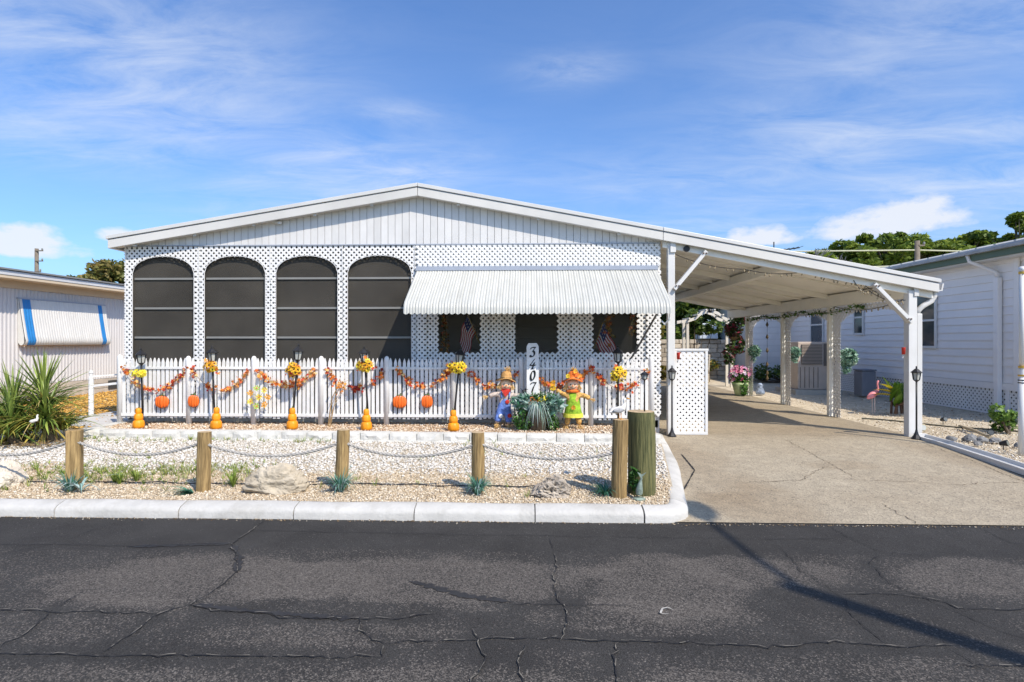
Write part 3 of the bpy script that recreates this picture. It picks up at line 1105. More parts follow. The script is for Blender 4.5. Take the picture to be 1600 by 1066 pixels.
for x0, x1 in ((-5.91, -1.563), (-1.557, 1.782)):
    slope_bar(x0, x1, 7.850, 7.885, 0.175, 0.062).build('fascia', FASC, house, bevel=0.004)
    slope_bar(x0 - (0.02 if x0 < -2 else 0), x1, 7.836, 7.885, 0.050, 0.0).build('roof_edge', METALW, house, bevel=0.004)
    slope_bar(x0, x1, 7.862, 7.884, 0.063, 0.049).build('drip_gap', GREYM, house)
    slope_bar(x0, x1, 7.886, 23.0, 0.05, 0.012).build('roof', METALW, house)
    slope_bar(x0, x1, 7.886, 7.984, 0.165, 0.150).build('soffit', FASC, house)
# left eave: gutter return along the side
mb = MB()
mb.prism([(-5.93, 2.65), (-5.86, 2.65), (-5.86, 2.80), (-5.93, 2.80)], 'y', 7.886, 23.0)
mb.build('eave_gutter', METALW, house)
# gable: one vertical board at a time over a recessed backing
bk = MB()
bk.prism([(-5.77, 2.70), (1.78, 2.70), (1.78, zt(1.78) - 0.05), (-1.56, 3.47), (-5.77, zt(-5.77) - 0.05)], 'y', 8.0, 8.04)
bk.build('gable_backing', SEAM, house)
pitch = 7.55 / 76
for i in range(76):
    x0 = -5.77 + i * pitch
    x1 = x0 + pitch - 0.006
    mb = MB()
    top0, top1 = zt(x0) - 0.06, zt(x1) - 0.06
    yo = random.uniform(-0.0015, 0.0015)
    mb.prism([(x0, 2.705), (x1, 2.705), (x1, top1), (x0, top0)], 'y', 7.986 + yo, 7.999)
    mb.build('gable_board', SIDING, house)
mb = MB()
mb.box(-5.77, 1.78, 7.975, 8.01, 2.688, 2.704)
mb.build('gable_trim', GREYM, house)
# little clip lights and hooks under the fascia
hk = MB()
hk.box(-0.02, 0.02, -0.012, 0.012, -0.03, 0)
hkm = hk.mesh('hook', METALW)
for xx in (-5.55, -4.7, -3.86, -3.0, -2.2, -1.0, 0.1, 1.2):
    place(hkm, 'hook', house, Vector((xx, 7.90, zt(xx) - 0.17)) - house.location)
lb = MB()
lb.bar((-3.62, 7.985, 3.02), (-3.50, 7.93, 3.00), 0.05, 0.035)
lb.build('gable_lamp', VINYL, house)

# lattice facade
ARCH = [(-5.66, -4.76), (-4.62, -3.735), (-3.595, -2.705), (-2.575, -1.665)]


def in_arch(u, v):
    ins = np.zeros(u.shape, bool)
    for a, b in ARCH:
        c, h = (a + b) / 2, (b - a) / 2
        d = np.abs(u - c) / h
        top = 2.305 + 0.24 * np.sqrt(np.clip(1 - d ** 2.1, 0, 1))
        ins |= (d < 1) & (v < top)
    return ins


cols = [(-5.77, -4.69), (-4.69, -3.665), (-3.665, -2.64), (-2.64, -1.605)]
for i, (a, b) in enumerate(cols):
    mb = lattice(MB(), a + 0.004, b - 0.004, 0.32, 2.685, lambda u, v, d: (u, 7.988 + d, v), lambda u, v: ~in_arch(u, v))
    mb.build('arched_lattice', LATT, house, kind='stuff')
    A, B = ARCH[i]
    ac_, ah_ = (A + B) / 2, (B - A) / 2
    edge_ = [(A + 0.004, 0.32)] + [(ac_ + ah_ * 0.99 * d, 2.305 + 0.24 * math.sqrt(max(0, 1 - abs(d) ** 2.1)) + 0.004) for d in np.linspace(-1, 1, 33)] + [(B - 0.004, 0.32)]
    mb = MB()
    for (u0_, v0_), (u1_, v1_) in zip(edge_[:-1], edge_[1:]):
        mb.bar((u0_, 7.992, v0_), (u1_, 7.992, v1_), 0.008, 0.007)
    mb.build('arch_edge', LATT, house)
    sc_ = MB()
    sc_.box(a + 0.002, b - 0.002, 8.045, 8.052, 0.3, 2.69)
    s_ob = sc_.build('screen', SCREEN, house)
    for zr in (1.40, 1.815, 2.235):
        r = MB()
        r.box(A + 0.01, B - 0.01, 8.028, 8.043, zr - 0.014, zr + 0.014)
        r.build('screen_rail', RAILG, s_ob)
    for xx in (a, b):
        pass
for xx in (-5.74, -4.69, -3.665, -2.64, -1.62):
    mb = MB()
    mb.box(xx - 0.03, xx + 0.03, 8.006, 8.030, 0.3, 2.685)
    mb.build('mullion', RAILG, house)
    mb = MB()
    mb.box(xx - 0.004, xx + 0.004, 7.978, 7.986, 2.2, 2.685)
    mb.build('panel_joint', LATT, house)
# band of lattice over a white board above the awning
mb = lattice(MB(), -1.60, 1.775, 2.39, 2.685, lambda u, v, d: (u, 7.980 + d, v), pitch=0.072, wid=0.029)
mb.build('frieze_lattice', LATT, house, kind='stuff')
mb = MB()
mb.box(-1.60, 1.78, 8.0, 8.03, 2.34, 2.687)
mb.build('frieze_board', WHITE, house)
# screened porch bay under the awning
WIN = [(-1.29, -0.71), (-0.22, 0.36), (0.86, 1.46)]


def in_win(u, v):
    ins = np.zeros(u.shape, bool)
    for a, b in WIN:
        ins |= (u > a) & (u < b) & (v > 1.19) & (v < 2.25)
    return ins


for a, b in ((-1.605, -0.465), (-0.465, 0.61), (0.61, 1.775)):
    mb = lattice(MB(), a, b, 0.32, 2.34, lambda u, v, d: (u, 7.992 + d, v), lambda u, v: ~in_win(u, v))
    mb.build('porch_lattice', LATT, house, kind='stuff')
    s = MB()
    s.box(a + 0.002, b - 0.002, 8.045, 8.052, 0.3, 2.335)
    s.build('screen', SCREEN2, house)
for a, b in ((-1.60, -1.46), (-0.555, -0.40), (0.545, 0.70), (1.585, 1.775)):
    mb = lattice(MB(), a, b, 0.32, 2.34, lambda u, v, d: (u, 7.955 + d, v), wid=0.027)
    mb.build('column_lattice', LATT, house, kind='stuff')
for xx in (-1.36, -0.475, 0.625, 1.53):
    mb = MB()
    mb.box(xx - 0.025, xx + 0.025, 8.006, 8.03, 0.3, 2.335)
    mb.build('mullion', RAILG, house)
# porch room behind the screens
mb = MB()
mb.box(-5.76, 1.76, 9.9, 9.95, 0.2, 2.69)
mb.build('porch_back_wall', INSIDE, house)
for zz in np.arange(0.6, 2.6, 0.2):
    mb = MB()
    mb.box(-1.55, 1.75, 9.888, 9.899, zz, zz + 0.19)
    mb.build('porch_board', INSIDE, house, bevel=0.004)
mb = MB()
mb.box(-5.76, 1.76, 8.06, 9.9, 0.15, 0.25)
mb.build('porch_floor', INSIDE, house)
mb = MB()
mb.box(-5.76, 1.76, 8.06, 9.9, 2.64, 2.685)
mb.build('porch_ceiling', INSIDE, house)
mb = MB()
mb.box(1.72, 1.78, 8.06, 23, 0.05, 2.68)
mb.build('side_wall', BOX, house)
mb = MB()
mb.box(-5.77, -5.71, 8.06, 23, 0.05, 2.64)
mb.build('side_wall', BOX, house)
mb = MB()
mb.box(-1.66, -1.61, 8.06, 9.9, 0.25, 2.64)
mb.build('porch_partition', INSIDE, house)

# awning of interlocking curved slats
awn = thing('slat_awning', 'white corrugated metal awning with scalloped lower edge over the porch bay', 'awning', (0.06, 7.96, 2.3))
prof = [(7.965, 2.325), (7.76, 2.20), (7.53, 2.062), (7.34, 1.945), (7.24, 1.882), (7.175, 1.838), (7.14, 1.80), (7.125, 1.75), (7.12, 1.700)]
ns = 46
sw = (1.725 + 1.59) / ns


def slat_mesh():
    mb = MB()
    m = 13
    P = np.array(prof)
    t = np.gradient(P, axis=0)
    t /= np.linalg.norm(t, axis=1)[:, None]
    nn = np.stack([t[:, 1], -t[:, 0]], 1)  # outward
    vs, fs = [], []
    for side in (0.0, -0.0025):
        for i in range(len(P)):
            for j in range(m):
                u = j / (m - 1) * 2 - 1
                h = 0.012 * (1 - 0.55 * (2 * abs(u) - 1) ** 2) - 0.004 * abs(u) ** 8 + side
                y, z = P[i] + nn[i] * h * (1 if nn[i][0] < 0 else -1)
                if i == len(P) - 1:
                    z -= 0.020 * (1 - u * u)
                vs.append((u * sw * 0.5, y - 7.96, z - 2.3))
    k = len(P) * m
    for i in range(len(P) - 1):
        for j in range(m - 1):
            a = i * m + j
            fs.append((a, a + m, a + m + 1, a + 1))
            fs.append((k + a, k + a + 1, k + a + m + 1, k + a + m))
    mb._add(vs, fs)
    return mb.mesh('awning_slat', M('awning_metal', (0.47, 0.47, 0.435), 0.42, 0.06, 3.0, obj=0.03, dirt=0.22), smooth=True)


sm = slat_mesh()
for i in range(ns):
    place(sm, 'awning_slat', awn, (-1.59 + sw * (i + 0.5) - 0.06, 0, 0))
mb = MB()
mb.box(-1.60, 1.735, 7.93, 7.979, 2.325, 2.345)
mb.box(-1.60, 1.735, 7.945, 7.979, 2.345, 2.385)
mb.build('header_rail', GREYM, awn)
mb = MB()
mb.box(-1.575, 1.715, 7.134, 7.152, 1.74, 1.765)
mb.build('front_bar', RAILG, awn)
mb = MB()
mb.tube([(1.58, 7.15, 1.74), (1.45, 7.78, 1.30), (1.38, 7.97, 1.12)], 0.014, 8)
mb.build('support_arm', M('dull_steel', (0.10, 0.10, 0.10), 0.5), awn)
mb = MB()
mb.tube([(1.72, 7.17, 1.72), (1.71, 7.18, 1.62), (1.66, 7.22, 1.56), (1.62, 7.22, 1.60)], 0.012, 8)
mb.build('end_hook', VINYL, awn)

# ------------------------------------------------------------------ carport
cp = thing('carport', 'open white carport with sloping roof attached to the house', 'carport', (3.5, 7.92, 0.06))
slope_bar(1.788, 5.43, 7.850, 7.885, 0.175, 0.062).build('fascia', FASC, cp, bevel=0.004)
slope_bar(1.788, 5.45, 7.836, 7.885, 0.050, 0.0).build('roof_edge', METALW, cp, bevel=0.004)
slope_bar(1.788, 5.43, 7.862, 7.884, 0.063, 0.049).build('drip_gap', GREYM, cp)
slope_bar(1.788, 5.43, 7.886, 15.2, 0.045, 0.012).build('roof_top', METALW, cp)
# ceiling pans between the cross ribs, each its own sheet
ribs = [7.886, 9.05, 10.1, 11.05, 11.95, 12.9, 13.9, 15.2]
for a, b in zip(ribs[:-1], ribs[1:]):
    slope_bar(1.79, 3.42, a + 0.004, b - 0.004, 0.085, 0.060).build('ceiling_pan', CREAM, cp)
    slope_bar(3.42, 5.43, a + 0.004, b - 0.004, 0.086, 0.061).build('ceiling_pan', CREAM, cp)
for yy_ in ribs[1:-1]:
    deep = 0.17 if yy_ in (10.1, 11.95, 13.9) else 0.115
    slope_bar(1.79, 3.43, yy_ - 0.03, yy_ + 0.03, deep, 0.087).build('cross_rib', CREAM, cp)
    slope_bar(3.57, 5.09, yy_ - 0.03, yy_ + 0.03, deep, 0.088).build('cross_rib', CREAM, cp)
slope_bar(1.80, 5.40, 7.93, 7.985, 0.255, 0.090).build('front_header', CREAM, cp, bevel=0.004)
mb = MB()
mb.box(3.43, 3.57, 7.99, 15.15, zt(3.57) - 0.225, zt(3.57) - 0.087)
mb.build('middle_beam', CREAM, cp, bevel=0.005)
mb = MB()
mb.box(5.09, 5.21, 7.99, 15.15, 1.935, zt(5.21) - 0.087)
mb.build('edge_beam', CREAM, cp, bevel=0.005)
# gutter on the low edge with elbow and downspout
mb = MB()
mb.prism([(5.40, 2.02), (5.50, 2.02), (5.52, 2.12), (5.50, 2.12), (5.485, 2.035), (5.415, 2.035), (5.41, 2.12), (5.40, 2.12)], 'y', 7.89, 15.2)
mb.build('gutter', METALW, cp)
mb = MB()
mb.tube([(5.44, 7.96, 2.03), (5.44, 7.96, 1.96), (5.40, 7.96, 1.89), (5.30, 7.965, 1.83), (5.235, 7.97, 1.77), (5.225, 7.97, 1.70)], 0.036, 10)
mb.build('gutter_elbow', METALW, cp, smooth=True)
mb = MB()
mb.box(5.195, 5.265, 7.93, 7.99, 0.06, 1.72)
mb.build('downspout', METALW, cp, bevel=0.008)


def post(px, py, z1, w=0.095):
    mb = MB()
    mb.box(px - w / 2, px + w / 2, py - w / 2, py + w / 2, 0.055, z1)
    return mb


post(1.91, 7.955, 2.70).build('post', WHITE, cp, bevel=0.006)
post(5.12, 7.955, 2.03, 0.11).build('post', WHITE, cp, bevel=0.006)
mb = MB()
mb.box(1.89, 1.965, 7.885, 7.905, 2.555, 2.70)
mb.build('bracket', WHITE, cp, bevel=0.004)
mb = MB()
mb.box(5.13, 5.19, 7.885, 7.905, 1.95, 2.06)
mb.build('bracket', WHITE, cp, bevel=0.004)
bolt = MB()
bolt.tube([(0, 0, 0), (0, -0.012, 0)], 0.011, 8)
boltm = bolt.mesh('bolt', M('rusty_bolt', (0.08, 0.05, 0.04), 0.6, 0.3, 60))
for a, b in (((1.94, 7.905, 2.05), (2.37, 7.905, 2.565)), ((5.09, 7.905, 1.60), (4.60, 7.905, 2.115))):
    mb = MB()
    mb.bar(a, b, 0.05, 0.095, (0, 1, 0))
    br = mb.build('knee_brace', WHITE, cp, bevel=0.005)
    for p, q in ((a, 0.06), (b, -0.04)):
        for k in (-0.018, 0.018):
            d = (Vector(b) - Vector(a)).normalized()
            place(boltm, 'bolt', br, Vector(p) + d * q + Vector((k, -0.048, 0)) - Vector(wloc(cp)))
for yy_ in (10.1, 11.95, 13.9):
    post(5.15, yy_, 1.95, 0.08).build('post', CREAM, cp, bevel=0.006)
    mb = lattice(MB(), yy_ - 0.29, yy_ - 0.05, 0.07, 1.93, lambda u, v, d: (5.165 + d, u, v), pitch=0.10, wid=0.046)
    mb.build('post_lattice', LATT, cp, kind='stuff')
# arched lattice spandrels between the side posts
for a, b in ((8.02, 9.80), (10.16, 11.65), (12.0, 13.6)):
    c_, h_ = (a + b) / 2, (b - a) / 2

    def keep(u, v, c_=c_, h_=h_):
        d = np.abs(u - c_) / h_
        return v > 1.54 + 0.29 * np.sqrt(np.clip(1 - d ** 2.6, 0, 1))
    mb = lattice(MB(), a, b, 1.50, 1.932, lambda u, v, d: (5.155 + d, u, v), keep, pitch=0.085, wid=0.034)
    mb.build('spandrel_lattice', LATT, cp, kind='stuff')
# round vent hole cover on the header and little red tags on the posts
mb = MB()
mb.tube([(2.115, 7.928, 2.605), (2.115, 7.900, 2.605)], 0.042, 16)
o = mb.build('speaker', BLACK, smooth=False, at=(2.115, 7.92, 2.605))
tag(o, 'small round black speaker fixed under the carport roof edge', 'speaker')
for (xx, zz, lab) in ((2.0, 1.05 + 0.05, 'small red plastic tag on the carport post next to the house'), (4.995, 1.17, 'small red plastic cup hung on the outer carport post')):
    mb = MB()
    mb.lathe([(0.020, 0), (0.024, 0.09), (0.026, 0.095)], 12, (xx, 7.90, zz))
    o = thing('red_holder', lab, 'holder', (xx, 7.90, zz), 'red holders on the carport posts')
    mb.build('cup', RED, o, smooth=True)
    b2 = MB()
    b2.tube([(xx, 7.915, zz), (xx, 7.915, zz - 0.05)], 0.006, 6)
    b2.build('peg', VINYL, o)

# free-standing lattice gate panel beside the left post
gp = thing('lattice_panel', 'white framed lattice panel standing between the carport post and driveway', 'lattice panel', (2.18, 7.99, 0.06))
mb = lattice(MB(), 1.98, 2.40, 0.10, 1.22, lambda u, v, d: (u, 7.985 + d, v), pitch=0.082, wid=0.036)
mb.build('lattice', LATT, gp, kind='stuff')
for q in ((1.965, 2.42, 0.065, 0.105), (1.955, 2.43, 1.215, 1.245)):
    mb = MB()
    mb.box(q[0], q[1], 7.970, 8.005, q[2], q[3])
    mb.build('frame_rail', VINYL, gp, bevel=0.003)
for q in (1.965, 2.385):
    mb = MB()
    mb.box(q, q + 0.035, 7.972, 8.003, 0.107, 1.213)
    mb.build('frame_stile', VINYL, gp, bevel=0.003)

# ------------------------------------------------------------------ picket fence
fence = thing('picket_fence', 'white wooden picket fence with round-topped posts along the raised bed', 'fence', (-2.02, 7.75, BEDZ))
PK = M('picket_paint', (0.73, 0.725, 0.71), 0.45, 0.08, 6.0, 0.12, 60, obj=0.05, dirt=0.22)
pk = MB()
hw = 0.020
pk.prism([(-hw, 0.0), (hw, 0.0), (hw, 0.755), (0.010, 0.795), (0.0, 0.820), (-0.010, 0.795), (-hw, 0.755)], 'y', -0.009, 0.009)
pkm = pk.mesh('picket', PK)
fposts = [-5.66, -4.69, -3.79, -2.86, -1.96, -1.05, -0.13, 0.80, 1.60]
for a, b in zip(fposts[:-1], fposts[1:]):
    n_ = round((b - a) / 0.0595)
    for i in range(1, n_):
        place(pkm, 'picket', fence, (a + (b - a) * i / n_ + 2.02 + random.uniform(-0.002, 0.002), random.uniform(-0.002, 0.002), 0.092 + random.uniform(-0.006, 0.006)),
              (0, random.uniform(-0.007, 0.007), 0))
    for z0, z1 in ((0.318, 0.362), (0.962, 1.000)):
        mb = MB()
        mb.box(a + 0.03, b - 0.03, 7.763, 7.795, z0, z1)
        mb.build('rail', PK, fence, bevel=0.003)
        mb = MB()
        mb.box(a + 0.03, b - 0.03, 7.726, 7.7385, z0 + 0.004, z1 - 0.004)
        mb.build('rail', PK, fence)
fp = MB()
fp.lathe([(0.036, 0.0), (0.036, 0.873), (0.037, 0.886), (0.033, 0.911), (0.022, 0.931), (0.006, 0.941)], 12)
fpm = fp.mesh('fence_post', PK, smooth=True)
for i, xx in enumerate(fposts):
    place(fpm, 'fence_post', fence, (xx + 2.02, 0, 0), (0, random.uniform(-0.008, 0.008), 0), (1, 1, 1 + (0.02 if i == 0 else 0)))

# ------------------------------------------------------------------ neighbouring house on the left
nl = thing('neighbouring_house', 'low neighbouring mobile home with ribbed pale siding and flat white roof edge', 'house', (-9.8, 14, 0.2))
mb = MB()
ys = np.arange(8.4, 26, 0.021)
vs, fs = [], []
for i, yv in enumerate(ys):
    d = (0, 0.014, 0.014, 0)[i % 4]
    vs += [(-9.75 + d, yv, 0.50), (-9.75 + d, yv, 2.60)]
for i in range(len(ys) - 1):
    fs.append((2 * i, 2 * i + 2, 2 * i + 3, 2 * i + 1))
mb._add(vs, fs)
mb.build('ribbed_siding', M('lilac_siding', (0.57, 0.555, 0.55), 0.45, 0.05, 1.0, dirt=0.12), nl)
mb = MB()
mb.box(-16, -9.765, 8.4, 26, 0.45, 2.60)
mb.build('wall_core', BOX, nl)
mb = MB()
mb.box(-16.3, -9.35, 8.2, 26.2, 2.53, 2.615)
mb.build('roof_fascia', M('roof_lip', (0.60, 0.60, 0.60), 0.5, 0.06, 2.0, dirt=0.15), nl, bevel=0.008)
mb = MB()
mb.box(-16.35, -9.32, 8.15, 26.25, 2.625, 2.655)
mb.build('roof_sheet', RAILG, nl)
mb = MB()
mb.box(-9.736, -9.36, 8.3, 26, 2.48, 2.525)
mb.build('soffit', M('tan_soffit', (0.62, 0.50, 0.35), 0.6, 0.05, 2.0), nl)
mb = MB()
mb.box(-9.735, -9.70, 8.4, 26, 2.34, 2.48)
mb.build('frieze_board', MATS['tan_soffit'], nl)
for j in range(3):
    yb = 8.6 + (0.2 if j % 2 else 0)
    while yb < 19:
        mb = MB()
        mb.box(-9.80, -9.742 + random.uniform(-0.004, 0.004), yb + 0.006, yb + 0.394, 0.17 + j * 0.11, 0.17 + j * 0.11 + 0.103)
        mb.build('skirt_block', M('skirt_concrete', (0.50, 0.44, 0.37), 0.9, 0.12, 8, 0.3, 60, obj=0.08), nl, bevel=0.005)
        yb += 0.4
mb = MB()
mb.box(-9.735, -9.728, 12.95, 13.6, 0.24, 0.44)
mb.build('skirt_vent', DARKGAP, nl)
# striped window awning, let down over the window
wa = thing('window_awning', 'closed white ribbed window awning with two blue stripes on the neighbouring wall', 'awning', (-9.7, 11.7, 2.15))
AWW = M('awning_white', (0.62, 0.61, 0.58), 0.45, 0.05, 3.0, dirt=0.06)
AWB = M('awning_blue', (0.025, 0.20, 0.50), 0.45, 0.08, 5.0)
pr = [(-9.715, 2.15), (-9.665, 1.80), (-9.605, 1.44), (-9.585, 1.36), (-9.60, 1.30), (-9.63, 1.265)]
y = 10.62
i = 0
while y < 12.80:
    wdt = 0.06
    mid = y + wdt / 2
    blue = 10.70 < mid < 10.86 or 12.58 < mid < 12.74
    mb = MB()
    vs, fs = [], []
    for j in range(4):
        u = j / 3
        for (xx, zz) in pr:
            vs.append((xx + 0.010 * math.sin(math.pi * u), y + wdt * u, zz + 0.006 * math.sin(math.pi * u)))
    m = len(pr)
    for j in range(3):
        for k in range(m - 1):
            fs.append((j * m + k, j * m + k + 1, (j + 1) * m + k + 1, (j + 1) * m + k))
    mb._add(vs, fs)
    mb.build('awning_slat', AWB if blue else AWW, wa, smooth=True)
    y += wdt
    i += 1
for yv in (10.60, 12.805):
    mb = MB()
    mb.prism([(-9.72, 2.15), (-9.67, 1.79), (-9.61, 1.43), (-9.605, 1.31), (-9.64, 1.27), (-9.68, 1.27), (-9.72, 1.32)], 'y', yv, yv + 0.012)
    mb.build('end_panel', AWW, wa)
mb = MB()
mb.box(-9.735, -9.70, 10.58, 12.83, 2.15, 2.175)
mb.build('hinge_rail', GREYM, wa)
mb = MB()
mb.box(-9.72, -9.64, 10.63, 12.79, 1.255, 1.268)
mb.build('valance', M('peach_canvas', (0.62, 0.34, 0.17), 0.7), wa)

# ------------------------------------------------------------------ neighbouring house on the right
nr = thing('neighbouring_house', 'white lap-sided neighbouring house in shade with green eave and lattice skirt', 'house', (8.3, 14, 0.1))
LAP = M('lap_siding', (0.80, 0.775, 0.76), 0.5, 0.04, 1.5, obj=0.02, dirt=0.05)
bh = 0.148
for i in range(15):
    z0 = 0.62 + i * bh
    mb = MB()
    mb.prism([(8.215, z0), (8.188, z0), (8.207, z0 + bh - 0.001), (8.215, z0 + bh - 0.001)], 'y', 8.6, 22.0)
    mb.build('siding_board', LAP, nr)
mb = MB()
mb.box(8.216, 15, 8.6, 22, 0.55, 2.95)
mb.build('wall_core', BOX, nr)
mb = MB()
mb.box(8.180, 8.215, 8.6, 22, 0.50, 0.615)
mb.build('base_trim', LAP, nr)
mb = MB()
mb.prism([(7.85, 2.93), (7.85, 2.975), (11.8, 3.78), (15.6, 3.005), (15.6, 2.96), (11.8, 3.72)], 'y', 8.3, 22.3)
mb.build('roof', M('galvanised_roof', (0.36, 0.37, 0.385), 0.45, 0.10, 2.5, dirt=0.3), nr)
for k in range(34):
    mb = MB()
    y0 = 8.35 + k * 0.41
    mb.prism([(7.84, 2.976), (7.84, 2.996), (11.78, 3.798), (11.78, 3.778)], 'y', y0, y0 + 0.05)
    mb.build('roof_rib', MATS['galvanised_roof'], nr)
mb = MB()
mb.box(7.865, 7.905, 8.3, 22.3, 2.775, 2.915)
mb.build('green_fascia', M('green_paint', (0.085, 0.13, 0.085), 0.5, 0.1, 3), nr)
mb = MB()
mb.box(7.77, 7.86, 8.3, 22.3, 2.885, 2.928)
mb.build('gutter', M('weathered_gutter', (0.34, 0.34, 0.335), 0.6, 0.15, 6, dirt=0.55), nr)
mb = MB()
mb.box(7.906, 8.21, 8.3, 22.3, 2.752, 2.774)
mb.build('soffit', WHITE, nr)
mb = lattice(MB(), 8.7, 21.9, 0.07, 0.50, lambda u, v, d: (8.200 + d, u, v), pitch=0.095, wid=0.040)
mb.build('skirt_lattice', LATT, nr, kind='stuff')
mb = MB()
mb.box(8.23, 8.26, 8.6, 22, 0.05, 0.5)
mb.build('skirt_backing', DARKGAP, nr)
for yv in (10.15, 12.9, 15.6, 18.4):
    mb = MB()
    mb.box(8.188, 8.199, yv, yv + 0.08, 0.06, 0.50)
    mb.build('skirt_stile', LAP, nr)
mb = MB()
mb.box(8.186, 8.199, 8.6, 22, 0.055, 0.085)
mb.build('skirt_sill', LAP, nr)
mb = MB()
mb.tube([(7.84, 10.62, 2.89), (7.86, 10.60, 2.78), (8.05, 10.47, 2.64), (8.125, 10.35, 2.56), (8.14, 10.33, 2.46)], 0.036, 8)
mb.build('downspout_elbow', LAP, nr, smooth=True)
mb = MB()
mb.box(8.10, 8.18, 10.28, 10.38, 0.10, 2.46)
mb.build('downspout', LAP, nr, bevel=0.01)
mb = MB()
mb.box(8.155, 8.187, 9.92, 10.02, 0.5, 2.75)
mb.build('corner_trim', LAP, nr)


def window(y0, y1, z0, z1, par, x=8.187):
    mb = MB()
    mb.box(x - 0.010, x + 0.003, y0, y1, z0, z1)
    g = mb.build('window', WINGLASS, par)
    for q in ((y0 - 0.05, y1 + 0.05, z1, z1 + 0.05), (y0 - 0.05, y1 + 0.05, z0 - 0.05, z0), (y0, y1, (z0 + z1) / 2 - 0.02, (z0 + z1) / 2 + 0.02)):
        f = MB()
        f.box(x - 0.028, x + 0.002, q[0], q[1], q[2], q[3])
        f.build('frame', VINYL, g)
    for q in (y0 - 0.05, y1):
        f = MB()
        f.box(x - 0.026, x + 0.002, q, q + 0.05, z0, z1)
        f.build('frame', VINYL, g)
    return g


window(11.95, 12.75, 1.25, 2.30, nr)
window(14.50, 14.85, 1.55, 2.33, nr)
window(16.45, 17.1, 1.30, 2.33, nr)

# ------------------------------------------------------------------ lamp posts
def lamp_proto():
    t = thing('lamp_post', '', 'lamp post', (0, 0, 0), 'black solar lamp posts')
    mb = MB()
    mb.lathe([(0.062, 0), (0.062, 0.012), (0.050, 0.03), (0.030, 0.06), (0.018, 0.10), (0.013, 0.13)], 8)
    mb.build('base', BLACK, t)
    mb = MB()
    mb.tube([(0, 0, 0.12), (0, 0, 0.80)], 0.0115, 10)
    mb.build('pole', BLACK, t, smooth=True)
    hd = MB()
    hd.lathe([(0.012, 0.79), (0.030, 0.806), (0.040, 0.812), (0.040, 0.820)], 6)
    h = hd.build('lantern', BLACK, t)
    g = MB()
    g.lathe([(0.036, 0.8205), (0.050, 0.915)], 6)
    g.build('pane', GLASSY, h)
    for k in range(6):
        a = math.pi / 3 * k
        m2 = MB()
        m2.bar((0.039 * math.cos(a), 0.039 * math.sin(a), 0.820), (0.053 * math.cos(a), 0.053 * math.sin(a), 0.916), 0.009, 0.009)
        m2.build('glazing_bar', BLACK, h)
    c = MB()
    c.lathe([(0.072, 0.916), (0.074, 0.924), (0.050, 0.945), (0.026, 0.968), (0.012, 0.976), (0.010, 0.990), (0.014, 0.998), (0.004, 1.010)], 6)
    c.build('cap', BLACK, t)
    return t


lp = lamp_proto()
lamps = [(-5.217, 7.575, -5.239, 'leftmost black lamp post at the fence, with a plain yellow flower bunch'),
         (-4.224, 7.564, -4.257, 'black lamp post right of two hung pumpkins, with orange and yellow flowers'),
         (-3.187, 7.586, -3.111, 'black lamp post beside the yellow flower spinner, with a large orange flower bunch'),
         (-2.15, 7.564, -2.205, 'black lamp post with red and yellow flowers in front of the fourth arch'),
         (-1.026, 7.531, -0.928, 'leaning black lamp post left of the blue scarecrow, with yellow flowers'),
         (1.135, 7.564, 1.135, 'black lamp post with a sunflower bunch behind the seabird')]
for i, (xb, yb, xt, lab) in enumerate(lamps):
    o = lp if i == 0 else dup(lp, (0, 0, 0), lab)
    o['label'] = lab
    o.location = (xb, yb, BEDZ)
    o.rotation_euler = (0, math.atan2(xt - xb, 0.97), random.uniform(0, 1))
    o.scale = (1.09, 1.09, 1.09 * (0.955, 0.985, 1.01, 0.98, 0.965, 0.985)[i])
dup(lp, (1.90, 7.84, 0.062), 'black lamp post on the driveway in front of the lattice panel', (0, 0, 0.3), (0.95, 0.95, 0.95))
dup(lp, (5.06, 7.74, 0.062), 'black lamp post in front of the outer carport post', (0, 0, 0.1), (0.95, 0.95, 0.95))

# ------------------------------------------------------------------ stacked gourds
GL = ['leftmost stack of three orange pumpkins below the first lamp post', 'stack of three orange pumpkins beside the second lamp post from the left',
      'stack of three orange pumpkins near the yellow flower spinner', 'stack of three orange pumpkins below the lamp with red and yellow flowers',
      'stack of three orange pumpkins nearest the blue scarecrow']
gs = thing('pumpkin_stack', GL[0], 'pumpkins', (0, 0, 0), 'stacked pumpkin ornaments')


def pump_prof(r, z0, h):
    return [(r * k, z0 + h * q) for k, q in ((0.80, 0.0), (0.96, 0.10), (1.0, 0.32), (0.97, 0.60), (0.86, 0.85), (0.62, 0.985), (0.1, 1.0))]


for r, z0, h, nm in ((0.072, 0.0, 0.105, 'pumpkin'), (0.055, 0.100, 0.085, 'pumpkin'), (0.038, 0.180, 0.072, 'pumpkin')):
    mb = MB()
    mb.lathe(pump_prof(r, z0, h), 32, rib=0.06, ribs=8)
    mb.build(nm, GOURD, gs, smooth=True)
mb = MB()
mb.tube([(0, 0, 0.247), (0.004, 0, 0.262), (0.012, 0, 0.270)], [0.009, 0.007, 0.006], 7)
mb.build('stem', STEMG, gs)
for i, (xx, yy_) in enumerate(((-5.13, 7.368), (-4.082, 7.335), (-3.089, 7.357), (-2.107, 7.313), (-0.982, 7.269))):
    o = gs if i == 0 else dup(gs, (0, 0, 0), GL[i])
    o.location = (xx, yy_, BEDZ + 0.008)
    o.scale = (0.96 + 0.02 * i, 1.0, 1.04 + 0.02 * ((i * 3) % 4))
    o.rotation_euler = (0.02 * ((i * 2) % 3 - 1), 0.025 * ((i * 5) % 3 - 1), i * 0.7)

